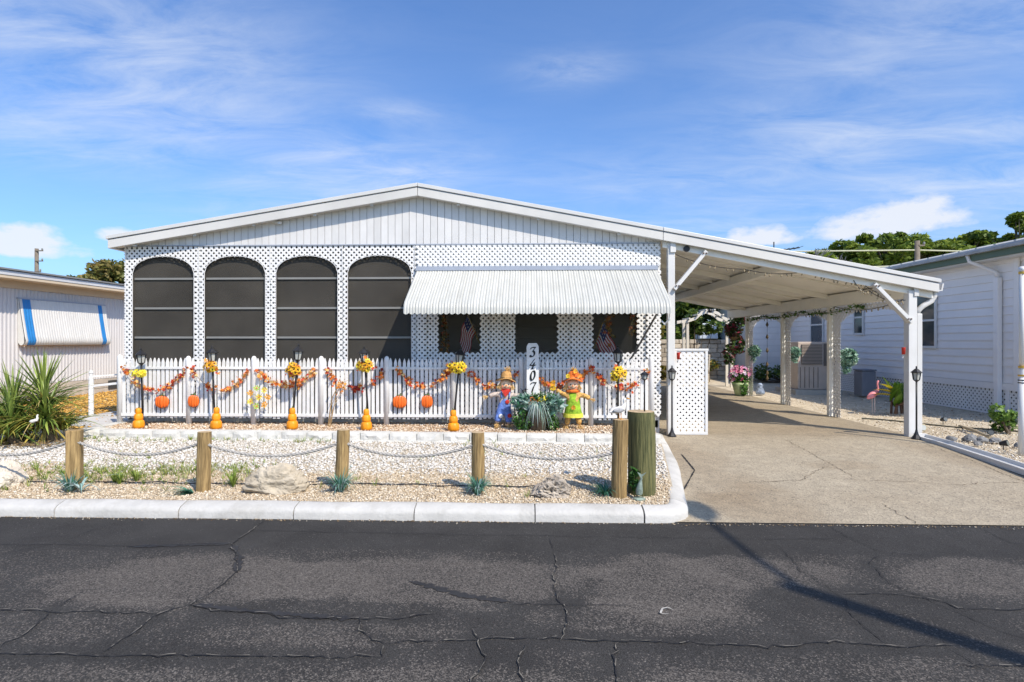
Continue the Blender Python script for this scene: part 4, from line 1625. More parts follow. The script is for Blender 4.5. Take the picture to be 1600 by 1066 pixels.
# ------------------------------------------------------------------ flat hanging pumpkins
PL = ['larger flat orange pumpkin hung on the fence between the two leftmost lamps', 'narrow flat orange pumpkin hung under the second fence post',
      'larger flat orange pumpkin hung on the fence right of the fourth lamp', 'narrow flat orange pumpkin hung on the fence left of the leaning lamp']
for i, (xx, zz, wd) in enumerate(((-5.032, 0.52, 0.095), (-4.595, 0.531, 0.076), (-1.768, 0.531, 0.093), (-1.397, 0.537, 0.076))):
    t = thing('hanging_pumpkin', PL[i], 'pumpkin', (xx, 7.70, zz), 'flat pumpkins hung on the fence')
    for k, u in enumerate((-0.70, 0.70, -0.38, 0.38, 0.0)):
        mb = MB()
        mb.ball((xx + u * wd, 7.697 - 0.012 * (1 - abs(u)), zz), 1.0, 10, 8, (wd * 0.31, 0.016 + 0.006 * (1 - abs(u)), 0.086 * (1 - 0.42 * u * u)))
        mb.build('segment', PUMP, t, smooth=True)
    mb = MB()
    ring = [(xx + wd * 0.99 * math.cos(a), 7.703, zz + 0.088 * math.sin(a)) for a in np.linspace(0, 2 * math.pi, 28)]
    mb.tube(ring, 0.0035, 6)
    mb.build('wire_outline', PUMPD, t)
    mb = MB()
    mb.tube([(xx, 7.70, zz + 0.078), (xx + 0.006, 7.695, zz + 0.10), (xx + 0.016, 7.695, zz + 0.115)], [0.010, 0.008, 0.007], 7)
    for s_ in (-1, 1):
        mb.ball((xx + s_ * 0.022, 7.69, zz + 0.092), 1, 6, 4, (0.020, 0.006, 0.008))
    mb.build('stem', STEMG, t)
    mb = MB()
    mb.tube([(xx, 7.70, zz + 0.11), (xx, 7.715, zz + 0.24)], 0.0015, 5)
    mb.build('cord', BLACK, t)

# ------------------------------------------------------------------ leaf garlands
LEAFT = [(0.0, (0.16, 0.010, 0.012)), (0.30, (0.46, 0.03, 0.02)), (0.55, (0.70, 0.16, 0.025)), (0.80, (0.82, 0.36, 0.06)), (1.0, (0.80, 0.56, 0.24))]
LEAFM = M('autumn_leaf', (0.5, 0.1, 0.02), 0.6, 0.15, 60, tint=LEAFT, trans=0.22)


def star_leaves(P, size, tl):
    """small five-lobed leaves, each tilted its own way, folded along the middle"""
    n = len(P)
    ang = np.array([90, 62, 28, -8, -50, -90, -130, 188, 152, 118]) * math.pi / 180
    rad = np.array([1.0, 0.45, 0.9, 0.42, 0.62, 0.25, 0.62, 0.42, 0.9, 0.45])
    B = np.stack([np.cos(ang) * rad, np.zeros(10), np.sin(ang) * rad], 1)
    B = np.vstack([[0, 0.10, 0], B])
    B[:, 1] += 0.25 * np.abs(B[:, 0])
    V = np.repeat(B[None], n, 0) * (size * rng.uniform(0.7, 1.3, n))[:, None, None]
    for ax in ((0, 2), (1, 2), (0, 1)):
        a = rng.normal(0, 0.65, n) if ax != (0, 2) else rng.uniform(0, 6.28, n)
        c, s = np.cos(a)[:, None], np.sin(a)[:, None]
        p, q = V[:, :, ax[0]] * c - V[:, :, ax[1]] * s, V[:, :, ax[0]] * s + V[:, :, ax[1]] * c
        V[:, :, ax[0]], V[:, :, ax[1]] = p, q
    V += P[:, None, :]
    f = np.array([(0, k, k % 10 + 1) for k in range(1, 11)])
    F = (f[None] + 11 * np.arange(n)[:, None, None]).reshape(-1, 3)
    return V.reshape(-1, 3), F, np.repeat(tl, 11)


SW = [((-5.588, 1.001), (-5.086, 0.679), (-4.683, 1.001), [(0.0, 0.08, 22), (0.14, 0.36, 38), (0.40, 1.0, 85)], 'red leaf garland in the leftmost fence bay'),
      ((-4.628, 0.968), (-4.213, 0.679), (-3.82, 0.968), [(0.0, 0.08, 22), (0.24, 0.42, 30), (0.55, 1.0, 70)], 'sparse red leaf garland behind the second lamp post'),
      ((-3.733, 0.968), (-3.34, 0.75), (-2.903, 0.968), [(0.0, 0.52, 80), (0.55, 1.0, 85)], 'thick orange leaf garland behind the third lamp post'),
      ((-2.772, 0.968), (-2.423, 0.717), (-1.965, 0.946), [(0.0, 0.15, 30), (0.24, 0.30, 14), (0.40, 0.62, 42), (0.76, 0.82, 12), (0.90, 0.96, 18)], 'patchy red leaf garland behind the fourth lamp post'),
      ((-1.812, 0.979), (-1.386, 0.744), (-1.048, 1.023), [(0.0, 0.55, 66), (0.60, 0.70, 14), (0.74, 1.0, 66)], 'leaf garland above the two hung pumpkins next to the leaning lamp'),
      ((-0.851, 0.946), (-0.48, 0.739), (-0.175, 0.935), [(0.0, 0.25, 28), (0.33, 0.55, 34), (0.86, 1.0, 18)], 'short red leaf garland ending behind the blue scarecrow'),
      ((0.065, 0.902), (0.415, 0.75), (0.786, 0.99), [(0.0, 0.34, 40), (0.40, 0.75, 50), (0.80, 1.0, 44)], 'leaf garland behind the green-dressed scarecrow'),
      ((0.797, 1.012), (1.201, 0.722), (1.55, 0.946), [(0.0, 0.28, 54), (0.44, 0.60, 30), (0.66, 0.80, 26), (0.93, 1.0, 20)], 'red leaf garland at the fence end near the carport')]
for i, (a, lo, b, segs, lab) in enumerate(SW):
    t = thing('leaf_garland', lab, 'garland', (lo[0], 7.705, lo[1]), 'autumn leaf garlands on the fence')
    us = np.linspace(0, 1, 40)
    xm = lo[0]
    # parabola through the three points
    cf = np.polyfit([a[0], xm, b[0]], [a[1], lo[1], b[1]], 2)
    f = lambda u: (a[0] + (b[0] - a[0]) * u, np.polyval(cf, a[0] + (b[0] - a[0]) * u))
    mb = MB()
    mb.tube([(f(u)[0], 7.707, f(u)[1]) for u in us], 0.003, 5)
    mb.build('string', M('brown_twine', (0.22, 0.13, 0.07), 0.9), t)
    Ps, tl = [], []
    for u0, u1, n in segs:
        n = int(n * 0.78)
        u = rng.uniform(u0, u1, n)
        x_, z_ = f(u)
        Ps.append(np.stack([x_ + rng.normal(0, 0.012, n), 7.69 + rng.normal(0, 0.022, n), z_ + rng.normal(0, 0.024, n)], 1))
        tl.append(np.clip(rng.normal(rng.uniform(0.36, 0.72), 0.25, n), 0, 1))
    V, F, tt = star_leaves(np.vstack(Ps), 0.034, np.concatenate(tl))
    np_obj('leaves', V, F, LEAFM, t, tt, kind='stuff')

# ------------------------------------------------------------------ flower bunches tied to the lamps
FLT = [(0.0, (0.62, 0.10, 0.012)), (0.4, (0.78, 0.30, 0.02)), (0.75, (0.80, 0.55, 0.02)), (1.0, (0.76, 0.66, 0.05))]
FLM = M('silk_petal', (0.7, 0.4, 0.02), 0.6, 0.12, 60, tint=FLT, trans=0.2)
FLC = M('flower_heart', (0.06, 0.028, 0.012), 0.9, 0.3, 90)


def flower_geo(c, r, n, nrm, tl):
    nrm = Vector(nrm).normalized()
    u = nrm.cross(Vector((0.2, 0.1, 1))).normalized()
    v = nrm.cross(u)
    vs, fs, tt = [], [], []
    for k in range(n):
        a = 2 * math.pi * k / n + random.uniform(-0.1, 0.1)
        d = u * math.cos(a) + v * math.sin(a)
        e = u * -math.sin(a) + v * math.cos(a)
        rr = r * random.uniform(0.85, 1.1)
        lift = nrm * random.uniform(0.0, 0.5) * rr
        b = len(vs)
        vs += [c + d * rr * 0.15, c + d * rr * 0.6 + e * rr * 0.26 + lift * 0.5, c + d * rr + lift, c + d * rr * 0.6 - e * rr * 0.26 + lift * 0.5]
        fs.append((b, b + 1, b + 2, b + 3))
        tt += [tl + random.uniform(-0.08, 0.08)] * 4
    return vs, fs, tt


def bunch(lab, c, rad, n, tlo, thi, size=0.045, heart=True, leaves=0):
    t = thing('flower_bunch', lab, 'flowers', c, 'flower bunches on the lamp posts')
    pet = MB()
    ht = MB()
    for k in range(n):
        d = Vector((random.gauss(0, 1), -abs(random.gauss(0, 1)) - 0.1, random.gauss(0, 1))).normalized()
        p = Vector(c) + Vector((d.x * rad[0], d.y * rad[1], d.z * rad[2])) * random.uniform(0.55, 1.0)
        vs, fs, tt = flower_geo(p, size * random.uniform(0.75, 1.2), 9, d + Vector((0, -0.6, 0.2)), random.uniform(tlo, thi))
        pet._add(vs, fs)
        pet.t += tt
        if heart:
            ht.ball(p + d * 0.006, size * 0.26, 7, 4, (1, 1, 1))
    pet.build('petals', FLM, t, kind='stuff')
    if heart:
        ht.build('flower_hearts', FLC, t, kind='stuff')
    if leaves:
        P = np.array(c) + rng.normal(0, 1, (leaves, 3)) * np.array(rad) * 0.6
        V, F, tt = star_leaves(P, 0.034, rng.uniform(0.2, 0.9, leaves))
        np_obj('leaves', V, F, LEAFM, t, tt, kind='stuff')
    mb = MB()
    mb.tube([(c[0], c[1] + 0.01, c[2] + 0.03), (c[0], c[1] + 0.012, c[2] - rad[2] * 1.3)], 0.004, 6)
    mb.build('stems', STEMG, t)
    return t


bunch('plain yellow flower bunch on the leftmost lamp post', (-5.239, 7.52, 0.919), (0.13, 0.05, 0.045), 14, 0.85, 1.0, 0.040, heart=False)
bunch('orange and yellow flower bunch below the second lantern', (-4.24, 7.51, 1.017), (0.10, 0.06, 0.07), 20, 0.35, 1.0, 0.040, leaves=14)
bunch('big orange flower bunch below the third lantern', (-3.133, 7.52, 0.968), (0.10, 0.06, 0.09), 24, 0.2, 0.9, 0.042, leaves=18)
bunch('red-topped yellow flower bunch below the fourth lantern', (-2.183, 7.499, 1.033), (0.10, 0.06, 0.075), 24, 0.35, 1.0, 0.042, leaves=22)
bunch('yellow sunflower bunch below the leaning lantern', (-0.961, 7.455, 1.001), (0.115, 0.06, 0.065), 22, 0.6, 1.0, 0.046, leaves=10)
bunch('sunflower bunch hanging below the lantern nearest the carport', (1.113, 7.488, 0.935), (0.10, 0.06, 0.11), 20, 0.55, 0.95, 0.050, leaves=16)

# yellow flower spinner and a bent wire stake between the lamps
t = thing('flower_spinner', 'yellow and green flower wheel on a thin stake in front of the third fence post', 'ornament', (-3.646, 7.619, BEDZ))
mb = MB()
mb.tube([(-3.646, 7.619, BEDZ), (-3.64, 7.624, 0.422), (-3.646, 7.619, 0.597)], 0.004, 6)
mb.build('stake', BLACK, t)
SPM = M('spinner_petal', (0.7, 0.6, 0.1), 0.5, 0.1, 30, tint=[(0.0, (0.75, 0.33, 0.02)), (0.5, (0.78, 0.62, 0.06)), (1.0, (0.45, 0.60, 0.08))], trans=0.25)
for k in range(8):
    a = 2 * math.pi * k / 7
    rr = 0.0 if k == 7 else 0.125
    c_ = Vector((-3.646 + rr * math.cos(a), 7.602, 0.597 + rr * math.sin(a)))
    vs, fs, tt = flower_geo(c_, 0.050, 7, Vector((0, -1, 0.1)), (k % 3) / 2)
    mb = MB()
    mb._add(vs, fs)
    mb.t = tt
    o = mb.build('flower', SPM, t)
    h = MB()
    h.ball(c_ + Vector((0, -0.006, 0)), 0.012, 7, 4)
    h.build('heart', M('yellow_heart', (0.70, 0.28, 0.02), 0.7), o)
    if rr:
        s_ = MB()
        s_.tube([(-3.646, 7.613, 0.597), c_ + Vector((0, 0.01, 0))], 0.0025, 5)
        s_.build('spoke', STEMG, t)
t = thing('dry_stake', 'withered bent stalks on a stake left of the fourth lamp post', 'stake', (-2.663, 7.586, BEDZ))
for k in range(6):
    mb = MB()
    a = random.uniform(-0.05, 0.05)
    mb.tube([(-2.685 + a * 0.5, 7.586, BEDZ), (-2.62 + a, 7.586, 0.444 + 0.04 * k), (-2.543 + a, 7.597, 0.597 + 0.04 * k), (-2.467 + a * 2, 7.597, 0.684 + 0.03 * k)], [0.004, 0.003, 0.003, 0.002], 5)
    mb.build('stalk', M('dry_stalk', (0.34, 0.22, 0.10), 0.9, 0.2, 30), t)
P = np.array([(-2.543, 7.586, 0.75)]) + rng.normal(0, 1, (16, 3)) * np.array((0.05, 0.02, 0.07))
V, F, tt = star_leaves(P, 0.026, rng.uniform(0.5, 1, 16))
np_obj('leaves', V, F, LEAFM, t, tt, kind='stuff')

# ------------------------------------------------------------------ house number post
npst = thing('number_post', 'white house number post reading 3407 in front of the fence', 'number post', (0.022, 7.624, BEDZ))
mb = MB()
hw = 0.080
mb.prism([(-hw + 0.02, BEDZ), (hw + 0.02, BEDZ), (hw + 0.02, 1.28), (hw - 0.005, 1.322), (-hw + 0.045, 1.322), (-hw + 0.02, 1.28)], 'y', 7.603, 7.645)
mb.build('board', PK, npst, bevel=0.004)


def arc(cx, cy, rx, ry, a0, a1, n=14):
    return [(cx + rx * math.cos(R(a0 + (a1 - a0) * i / n)), cy + ry * math.sin(R(a0 + (a1 - a0) * i / n))) for i in range(n + 1)]


DIG = {'3': [[(0.10, 0.80), (0.16, 0.93), (0.30, 0.97), (0.85, 0.97), (0.46, 0.60)], arc(0.46, 0.30, 0.36, 0.30, 85, -150)],
       '4': [[(0.70, 1.0), (0.08, 0.34), (0.98, 0.34)], [(0.74, 0.62), (0.52, -0.02)], [(0.40, -0.02), (0.66, 0.0)]],
       '0': [arc(0.5, 0.5, 0.33, 0.48, 0, 360, 28)],
       '7': [[(0.10, 0.80), (0.16, 0.93), (0.32, 0.97), (0.92, 0.97), (0.62, 0.52), (0.46, 0.0)]]}


def digit(ch, xc, zc, h):
    mb = MB()
    wdt = h * 0.62
    nib = Vector((0.030, 0, 0.020)) * (h / 0.16) * 0.5
    layer = 0
    for st in DIG[ch]:
        pts = []
        for (a, b) in st:
            pts.append(Vector((xc + (a - 0.5) * wdt + (b - 0.5) * h * 0.14, 7.6005 - 0.0004 * layer, zc + (b - 0.5) * h)))
        for p, q in zip(pts[:-1], pts[1:]):
            layer += 1
            o = Vector((0, -0.00025 * layer, 0))
            d = (q - p).normalized() * 0.002
            mb.quad(p - nib - d + o, q - nib + d + o, q + nib + d + o, p + nib - d + o)
            # thin sides of the stroke keep a minimum width
            nn = Vector((-d.z, 0, d.x)).normalized() * 0.0042
            mb.quad(p - nn + o * 1.01, q - nn + o * 1.01, q + nn + o * 1.01, p + nn + o * 1.01)
    return mb.build('digit', M('black_numeral', (0.012, 0.012, 0.012), 0.4), npst, label='black numeral ' + ch)


for ch, zc in (('3', 1.205), ('4', 1.05), ('0', 0.895), ('7', 0.74)):
    digit(ch, 0.022, zc, 0.128)

# ------------------------------------------------------------------ planter with trailing silk grass
plt_ = thing('planter', 'planter overflowing with grey-green silk grass and yellow flowers at the number post', 'planter', (0.076, 7.422, BEDZ))
mb = MB()
mb.lathe([(0.13, 0.0), (0.15, 0.02), (0.17, 0.16), (0.175, 0.30), (0.165, 0.31), (0.15, 0.28)], 20, (0.076, 7.444, BEDZ))
mb.build('tub', M('dark_tub', (0.05, 0.035, 0.02), 0.8, 0.3, 30, 0.3, 60), plt_)
BL = M('silk_blade', (0.2, 0.3, 0.2), 0.55, 0.1, 30, tint=[(0.0, (0.02, 0.07, 0.02)), (0.4, (0.06, 0.20, 0.10)), (0.7, (0.25, 0.36, 0.32)), (1.0, (0.58, 0.64, 0.60))], trans=0.15)


def blades(n, c, length, spread, droop, width, tlo, thi, seg=5, lift=1.0, sector=None):
    """arching strap leaves rising from one crown"""
    V, F, T = [], [], []
    for k in range(n):
        a = rng.uniform(0, 2 * math.pi) if sector is None else rng.uniform(*sector)
        L_ = length * rng.uniform(0.6, 1.15)
        d = np.array((math.cos(a), math.sin(a), 0))
        sd = np.array((-math.sin(a), math.cos(a), 0))
        sp = spread * rng.uniform(0.3, 1.2)
        dr = droop * rng.uniform(0.5, 1.4)
        b = len(V)
        tl = rng.uniform(tlo, thi)
        c0 = np.array(c) + d * rng.uniform(0, 0.02) + np.array((0, 0, rng.uniform(0, 0.02)))
        for i in range(seg + 1):
            u = i / seg
            p = c0 + d * (L_ * sp * u) + np.array((0, 0, L_ * (lift * u - dr * u * u)))
            wv = width * (1 - u ** 2.2) * (0.7 + 0.3 * math.sin(math.pi * min(1, u * 1.6)))
            V += [p - sd * wv / 2, p + np.array((0, 0, -wv * 0.18)), p + sd * wv / 2]
            T += [tl] * 3
        for i in range(seg):
            q = b + 3 * i
            F += [(q, q + 1, q + 4, q + 3), (q + 1, q + 2, q + 5, q + 4)]
    return np.array(V), np.array(F), np.array(T)


V, F, T = blades(200, (0.076, 7.422, BEDZ + 0.30), 0.28, 0.95, 1.5, 0.014, 0.5, 1.0)
V2, F2 = leaf_quads(np.vstack([blob_points(260, (-0.10, 7.36, BEDZ + 0.36), (0.14, 0.1, 0.10)), blob_points(260, (0.27, 7.36, BEDZ + 0.34), (0.14, 0.1, 0.12))]), 0.05, 2.6)
np_obj('teal_leaves', V2, F2, BL, plt_, np.repeat(rng.uniform(0.35, 0.85, len(V2) // 4), 4), kind='stuff')
np_obj('pale_grass', V, F, BL, plt_, T, kind='stuff')
V, F, T = blades(90, (0.08, 7.32, BEDZ + 0.32), 0.24, 0.85, 1.8, 0.013, 0.5, 1.0, sector=(3.3, 6.1))
np_obj('front_grass', V, F, BL, plt_, T, kind='stuff')
V, F, T = blades(120, (0.076, 7.422, BEDZ + 0.32), 0.28, 0.8, 0.8, 0.015, 0.2, 0.6)
np_obj('green_blades', V, F, BL, plt_, T, kind='stuff')
Pv = np.vstack([blob_points(520, (-0.09, 7.34, BEDZ + 0.14), (0.15, 0.10, 0.17)), blob_points(260, (0.28, 7.33, BEDZ + 0.10), (0.08, 0.07, 0.13)), blob_points(420, (0.13, 7.38, BEDZ + 0.40), (0.22, 0.10, 0.10))])
V, F = leaf_quads(Pv, 0.024)
np_obj('trailing_ivy', V, F, M('ivy_leaf', (0.1, 0.2, 0.03), 0.55, 0.1, 30, tint=[(0.0, (0.015, 0.05, 0.008)), (0.6, (0.05, 0.15, 0.02)), (1.0, (0.13, 0.28, 0.05))], trans=0.2), plt_, np.repeat(rng.uniform(0, 1, len(Pv)), 4), kind='stuff')
for k, (dx, dz, tl) in enumerate(((0.05, 0.40, 0.95), (0.11, 0.42, 1.0), (0.14, 0.38, 0.9), (-0.06, 0.40, 0.1), (-0.09, 0.36, 0.2), (-0.02, 0.37, 0.15))):
    c_ = Vector((0.076 + dx, 7.313, BEDZ + dz))
    vs, fs, tt = flower_geo(c_, 0.042, 9, Vector((dx, -1, 0.4)), tl)
    mb = MB()
    mb._add(vs, fs)
    mb.t = tt
    mb.build('flower', FLM, plt_)

# ------------------------------------------------------------------ scarecrows
def straw_tuft(n, c, length, d, spread):
    mb = MB()
    for k in range(n):
        v = (Vector(d) + Vector((random.gauss(0, spread), random.gauss(0, spread), random.gauss(0, spread)))).normalized()
        L_ = length * random.uniform(0.6, 1.15)
        mb.bar(c, Vector(c) + v * L_, 0.004, 0.003)
    return mb


def scarecrow(label, loc, girl, rz, lean):
    t = thing('scarecrow', label, 'scarecrow', loc, 'scarecrows beside the number post', rz)
    t.rotation_euler = (0, lean, rz)
    SH = SLEEVE if girl else PLAID
    # one continuous stuffed body: hips, chest, neck, two arms, two legs
    vs = [(0, 0, 0.22), (0, 0, 0.31), (0, 0, 0.385), (0, 0, 0.425),
          (-0.075, 0, 0.375), (-0.135, -0.01, 0.365 if not girl else 0.40), (-0.185, -0.015, 0.345 if not girl else 0.43),
          (0.075, 0, 0.375), (0.135, -0.01, 0.365), (0.185, -0.015, 0.385 if not girl else 0.335),
          (-0.045, 0, 0.18), (-0.060, -0.01, 0.11), (-0.066, -0.01, 0.045), (0.045, 0, 0.18), (0.060, -0.01, 0.11), (0.066, -0.01, 0.045)]
    es = [(0, 1), (1, 2), (2, 3), (2, 4), (4, 5), (5, 6), (2, 7), (7, 8), (8, 9), (0, 10), (10, 11), (11, 12), (0, 13), (13, 14), (14, 15)]
    rd = [0.054, 0.056, 0.046, 0.024, 0.031, 0.026, 0.030, 0.031, 0.026, 0.030, 0.038, 0.031, 0.036, 0.038, 0.031, 0.036]
    skin('body', vs, es, rd, SH, t)

    def loc_build(mb, name, mat, **k):
        o = bpy.data.objects.new(name, mb.mesh(name, mat, (0, 0, 0), k.pop('smooth', False)))
        C.objects.link(o)
        o.parent = t
        for a, b in k.items():
            o[a] = b
        return o

    if girl:
        mb = MB()
        mb.lathe([(0.050, 0.40), (0.064, 0.38), (0.072, 0.30), (0.092, 0.20), (0.106, 0.145), (0.100, 0.144), (0.06, 0.25)], 24, sy=0.75)
        loc_build(mb, 'dress', LIME, smooth=True)
        mb = MB()
        mb.lathe([(0.1065, 0.175), (0.1125, 0.132), (0.106, 0.130)], 24, sy=0.75)
        loc_build(mb, 'dress_hem', LIMEY)
        vs_, fs_, tt_ = flower_geo(Vector((0.004, -0.079, 0.245)), 0.028, 8, Vector((0, -1, 0.15)), 0.2)
        mb = MB()
        mb._add(vs_, fs_)
        mb.t = tt_
        loc_build(mb, 'dress_flower', FLM)
        mb = MB()
        mb.lathe([(0.070, 0.405), (0.078, 0.42), (0.060, 0.435), (0.04, 0.438)], 14, sy=0.8)
        loc_build(mb, 'ruff_collar', ORANGEC)
    else:
        vs2 = [(0, 0, 0.235), (0, -0.004, 0.30), (0, -0.006, 0.345), (-0.046, 0, 0.18), (-0.061, -0.01, 0.10), (-0.066, -0.01, 0.065), (0.046, 0, 0.18), (0.061, -0.01, 0.10), (0.066, -0.01, 0.065)]
        skin('dungarees', vs2, [(0, 1), (1, 2), (0, 3), (3, 4), (4, 5), (0, 6), (6, 7), (7, 8)], [0.060, 0.061, 0.050, 0.044, 0.040, 0.046, 0.044, 0.040, 0.046], DENIM, t)
        for s_ in (-1, 1):
            mb = MB()
            mb.tube([(s_ * 0.040, -0.055, 0.335), (s_ * 0.046, -0.035, 0.40), (s_ * 0.042, 0.015, 0.41), (s_ * 0.03, 0.055, 0.33)], 0.009, 6)
            loc_build(mb, 'strap', DENIM, smooth=True)
        for (px, pz, mt) in ((0.025, 0.30, BANDANA), (-0.035, 0.14, VINYL), (0.062, 0.15, BANDANA)):
            mb = MB()
            mb.ball((px, -0.062 if pz > 0.2 else -0.055, pz), 1, 8, 5, (0.024, 0.008, 0.024))
            loc_build(mb, 'patch', mt)
        mb = MB()
        mb.prism([(-0.052, 0.425), (0.052, 0.425), (0.0, 0.352)], 'y', -0.072, -0.055)
        mb.lathe([(0.052, 0.412), (0.056, 0.425), (0.050, 0.440)], 14, sy=0.9)
        loc_build(mb, 'bandana', BANDANA)
    # head with face
    hz = 0.487
    mb = MB()
    mb.ball((0, 0, hz), 0.068, 18, 12, (1.0, 0.95, 0.98))
    loc_build(mb, 'head', SKINC, smooth=True)
    for s_ in (-1, 1):
        mb = MB()
        mb.ball((s_ * 0.024, -0.061, hz + 0.006), 0.0075, 8, 6)
        loc_build(mb, 'eye', BLACK)
        mb = MB()
        mb.ball((s_ * 0.038, -0.052, hz - 0.018), 0.011, 8, 5, (1, 0.4, 1))
        loc_build(mb, 'cheek', M('blush', (0.72, 0.25, 0.14), 0.8))
    mb = MB()
    mb.prism([(-0.009, hz - 0.012), (0.009, hz - 0.012), (0.0, hz + 0.004)], 'y', -0.078, -0.060)
    loc_build(mb, 'nose', ORANGEC)
    mb = MB()
    mb.tube([(0.028 * math.cos(R(a)), -0.058 - 0.004 * math.sin(R(a)) * -1, hz - 0.018 + 0.018 * math.sin(R(a))) for a in range(200, 341, 20)], 0.0025, 5)
    loc_build(mb, 'mouth', BLACK)
    # straw hair, hands, feet
    for s_ in (-1, 1):
        loc_build(straw_tuft(46, (s_ * 0.052, -0.022, hz + 0.032), 0.085, (s_ * 0.35, -0.12, -1), 0.16), 'straw_hair', STRAW, kind='stuff')
        hd = vs[6] if s_ < 0 else vs[9]
        loc_build(straw_tuft(34, (hd[0] - s_ * 0.0, hd[1], hd[2]), 0.062, (s_ * 1.0, 0, -0.35 if not girl else (0.2 if s_ < 0 else -0.4)), 0.25), 'straw_hand', STRAW, kind='stuff')
        loc_build(straw_tuft(46, (s_ * 0.066, -0.01, 0.055), 0.065, (s_ * 0.2, -0.15, -1), 0.38), 'straw_foot', STRAW, kind='stuff')
    # hat
    mb = MB()
    hm = ORANGEC if girl else HAT_T
    n = 28
    vs_, fs_ = [], []
    prof_ = [(0.060, hz + 0.056), (0.108, hz + 0.046), (0.111, hz + 0.051), (0.066, hz + 0.066), (0.060, hz + 0.10), (0.050, hz + 0.135), (0.026, hz + 0.150), (0.004, hz + 0.152)]
    for r_, z_ in prof_:
        for k in range(n):
            a = 2 * math.pi * k / n
            dz = -0.020 * math.cos(2 * a) * (r_ / 0.12) ** 2 + 0.006 * math.sin(3 * a) * (r_ / 0.12) ** 2
            vs_.append((r_ * math.cos(a), r_ * math.sin(a), z_ + dz))
    for i in range(len(prof_) - 1):
        for k in range(n):
            fs_.append((i * n + k, i * n + (k + 1) % n, (i + 1) * n + (k + 1) % n, (i + 1) * n + k))
    mb._add(vs_, fs_)
    hat = loc_build(mb, 'hat', hm, smooth=True)
    mb = MB()
    mb.lathe([(0.0665, hz + 0.066), (0.065, hz + 0.083), (0.0625, hz + 0.083)], 20)
    o = loc_build(mb, 'hat_band', BURLAP if girl else BROWNW)
    loc_build(straw_tuft(34, (0.01, -0.01, hz + 0.135), 0.065, (0, -0.1, 1), 0.42), 'straw_tuft', STRAW, kind='stuff')
    if girl:
        for k, (dx, dz) in enumerate(((0.045, 0.12), (0.075, 0.10), (0.03, 0.15), (-0.05, 0.10))):
            vs_, fs_, tt_ = flower_geo(Vector((dx, -0.062, hz + dz)), 0.030, 8, Vector((dx, -1, 0.3)), 0.1 + 0.25 * k)
            mb = MB()
            mb._add(vs_, fs_)
            mb.t = tt_
            loc_build(mb, 'hat_flower', FLM)
        for k in range(2):
            c_ = Vector((-0.215, -0.03, 0.455 + 0.05 * k))
            vs_, fs_, tt_ = flower_geo(c_, 0.040, 9, Vector((-0.3, -1, 0.3)), 0.7 - 0.2 * k)
            mb = MB()
            mb._add(vs_, fs_)
            mb.t = tt_
            loc_build(mb, 'held_sunflower', FLM)
    else:
        mb = MB()
        mb.ball((0.205, -0.03, 0.425), 1, 10, 7, (0.026, 0.018, 0.020))
        mb.ball((0.222, -0.035, 0.450), 0.013, 8, 6)
        mb.bar((0.232, -0.037, 0.450), (0.248, -0.040, 0.447), 0.005, 0.005)
        mb.bar((0.19, -0.03, 0.43), (0.165, -0.03, 0.455), 0.016, 0.006)
        loc_build(mb, 'toy_crow', BLACK)
    t.scale = (1.18, 1.18, 1.18)
    return t


scarecrow('scarecrow with tan hat, red bandana and blue dungarees, left of the number post', (-0.371, 7.53, BEDZ + 0.004), False, 0.12, 0.07)
scarecrow('scarecrow with orange hat and lime green dress, right of the number post', (0.546, 7.488, BEDZ + 0.004), True, -0.08, -0.01)

# ------------------------------------------------------------------ rope barrier
def zg(yv):
    return 0.092 + 0.016 * (yv - 4.46)


def log_mesh(r, h, n=18, bumps=0.05, seed=1):
    rs = np.random.default_rng(seed)
    mb = MB()
    lv = 10
    vs, fs = [], []
    ph = rs.uniform(0, 6.28, 4)
    for i in range(lv + 1):
        z = h * i / lv - (0.12 if i == 0 else 0)
        for k in range(n):
            a = 2 * math.pi * k / n
            rr = r * (1 + bumps * 0.4 * math.sin(2 * a + ph[0] + z * 2) + bumps * 0.25 * math.sin(5 * a + ph[1] - z * 5) + rs.uniform(-0.012, 0.012))
            if i == lv:
                rr *= 0.965
            vs.append((rr * math.cos(a) + 0.008 * math.sin(z * 4 + ph[2]), rr * math.sin(a), z))
    for i in range(lv):
        for k in range(n):
            fs.append((i * n + k, i * n + (k + 1) % n, (i + 1) * n + (k + 1) % n, (i + 1) * n + k))
    mb._add(vs, fs)
    mb.cur = 1
    mb._add([vs[lv * n + k] for k in range(n)], [tuple(range(n))])
    return mb


RPOST = [(-5.02, 4.78, 0), (-3.87, 4.76, 1), (-2.74, 4.73, 0), (-1.60, 4.82, 0), (-0.445, 4.78, 0)]
RLAB = ['round timber rope post at the far left edge of the gravel bed', 'square weathered timber rope post with a tuft of blue-green grass at the left',
        'round timber rope post left of the large pale boulder', 'round timber rope post with green silk grass right of the large boulder',
        'round timber rope post with silk grass left of the pitted rock']
for i, (xx, yy_, sq) in enumerate(RPOST):
    z0 = zg(yy_)
    if sq:
        mb = MB()
        mb.box(xx - 0.052, xx + 0.052, yy_ - 0.052, yy_ + 0.052, z0 - 0.1, z0 + 0.50)
        o = mb.build('rope_post', BROWNW, at=(xx, yy_, z0), bevel=0.006)
        o.rotation_euler = (0, 0, 0.42)
    else:
        o = bpy.data.objects.new('rope_post', log_mesh(0.055, 0.495 + 0.01 * (i % 2), seed=i + 3).mesh('rope_post', [BROWNW, ENDW], smooth=False))
        C.objects.link(o)
        o.location = (xx, yy_, z0)
        o.rotation_euler = (random.uniform(-0.02, 0.02), random.uniform(-0.02, 0.02), i)
    tag(o, RLAB[i], 'post', 'timber posts of the rope barrier')
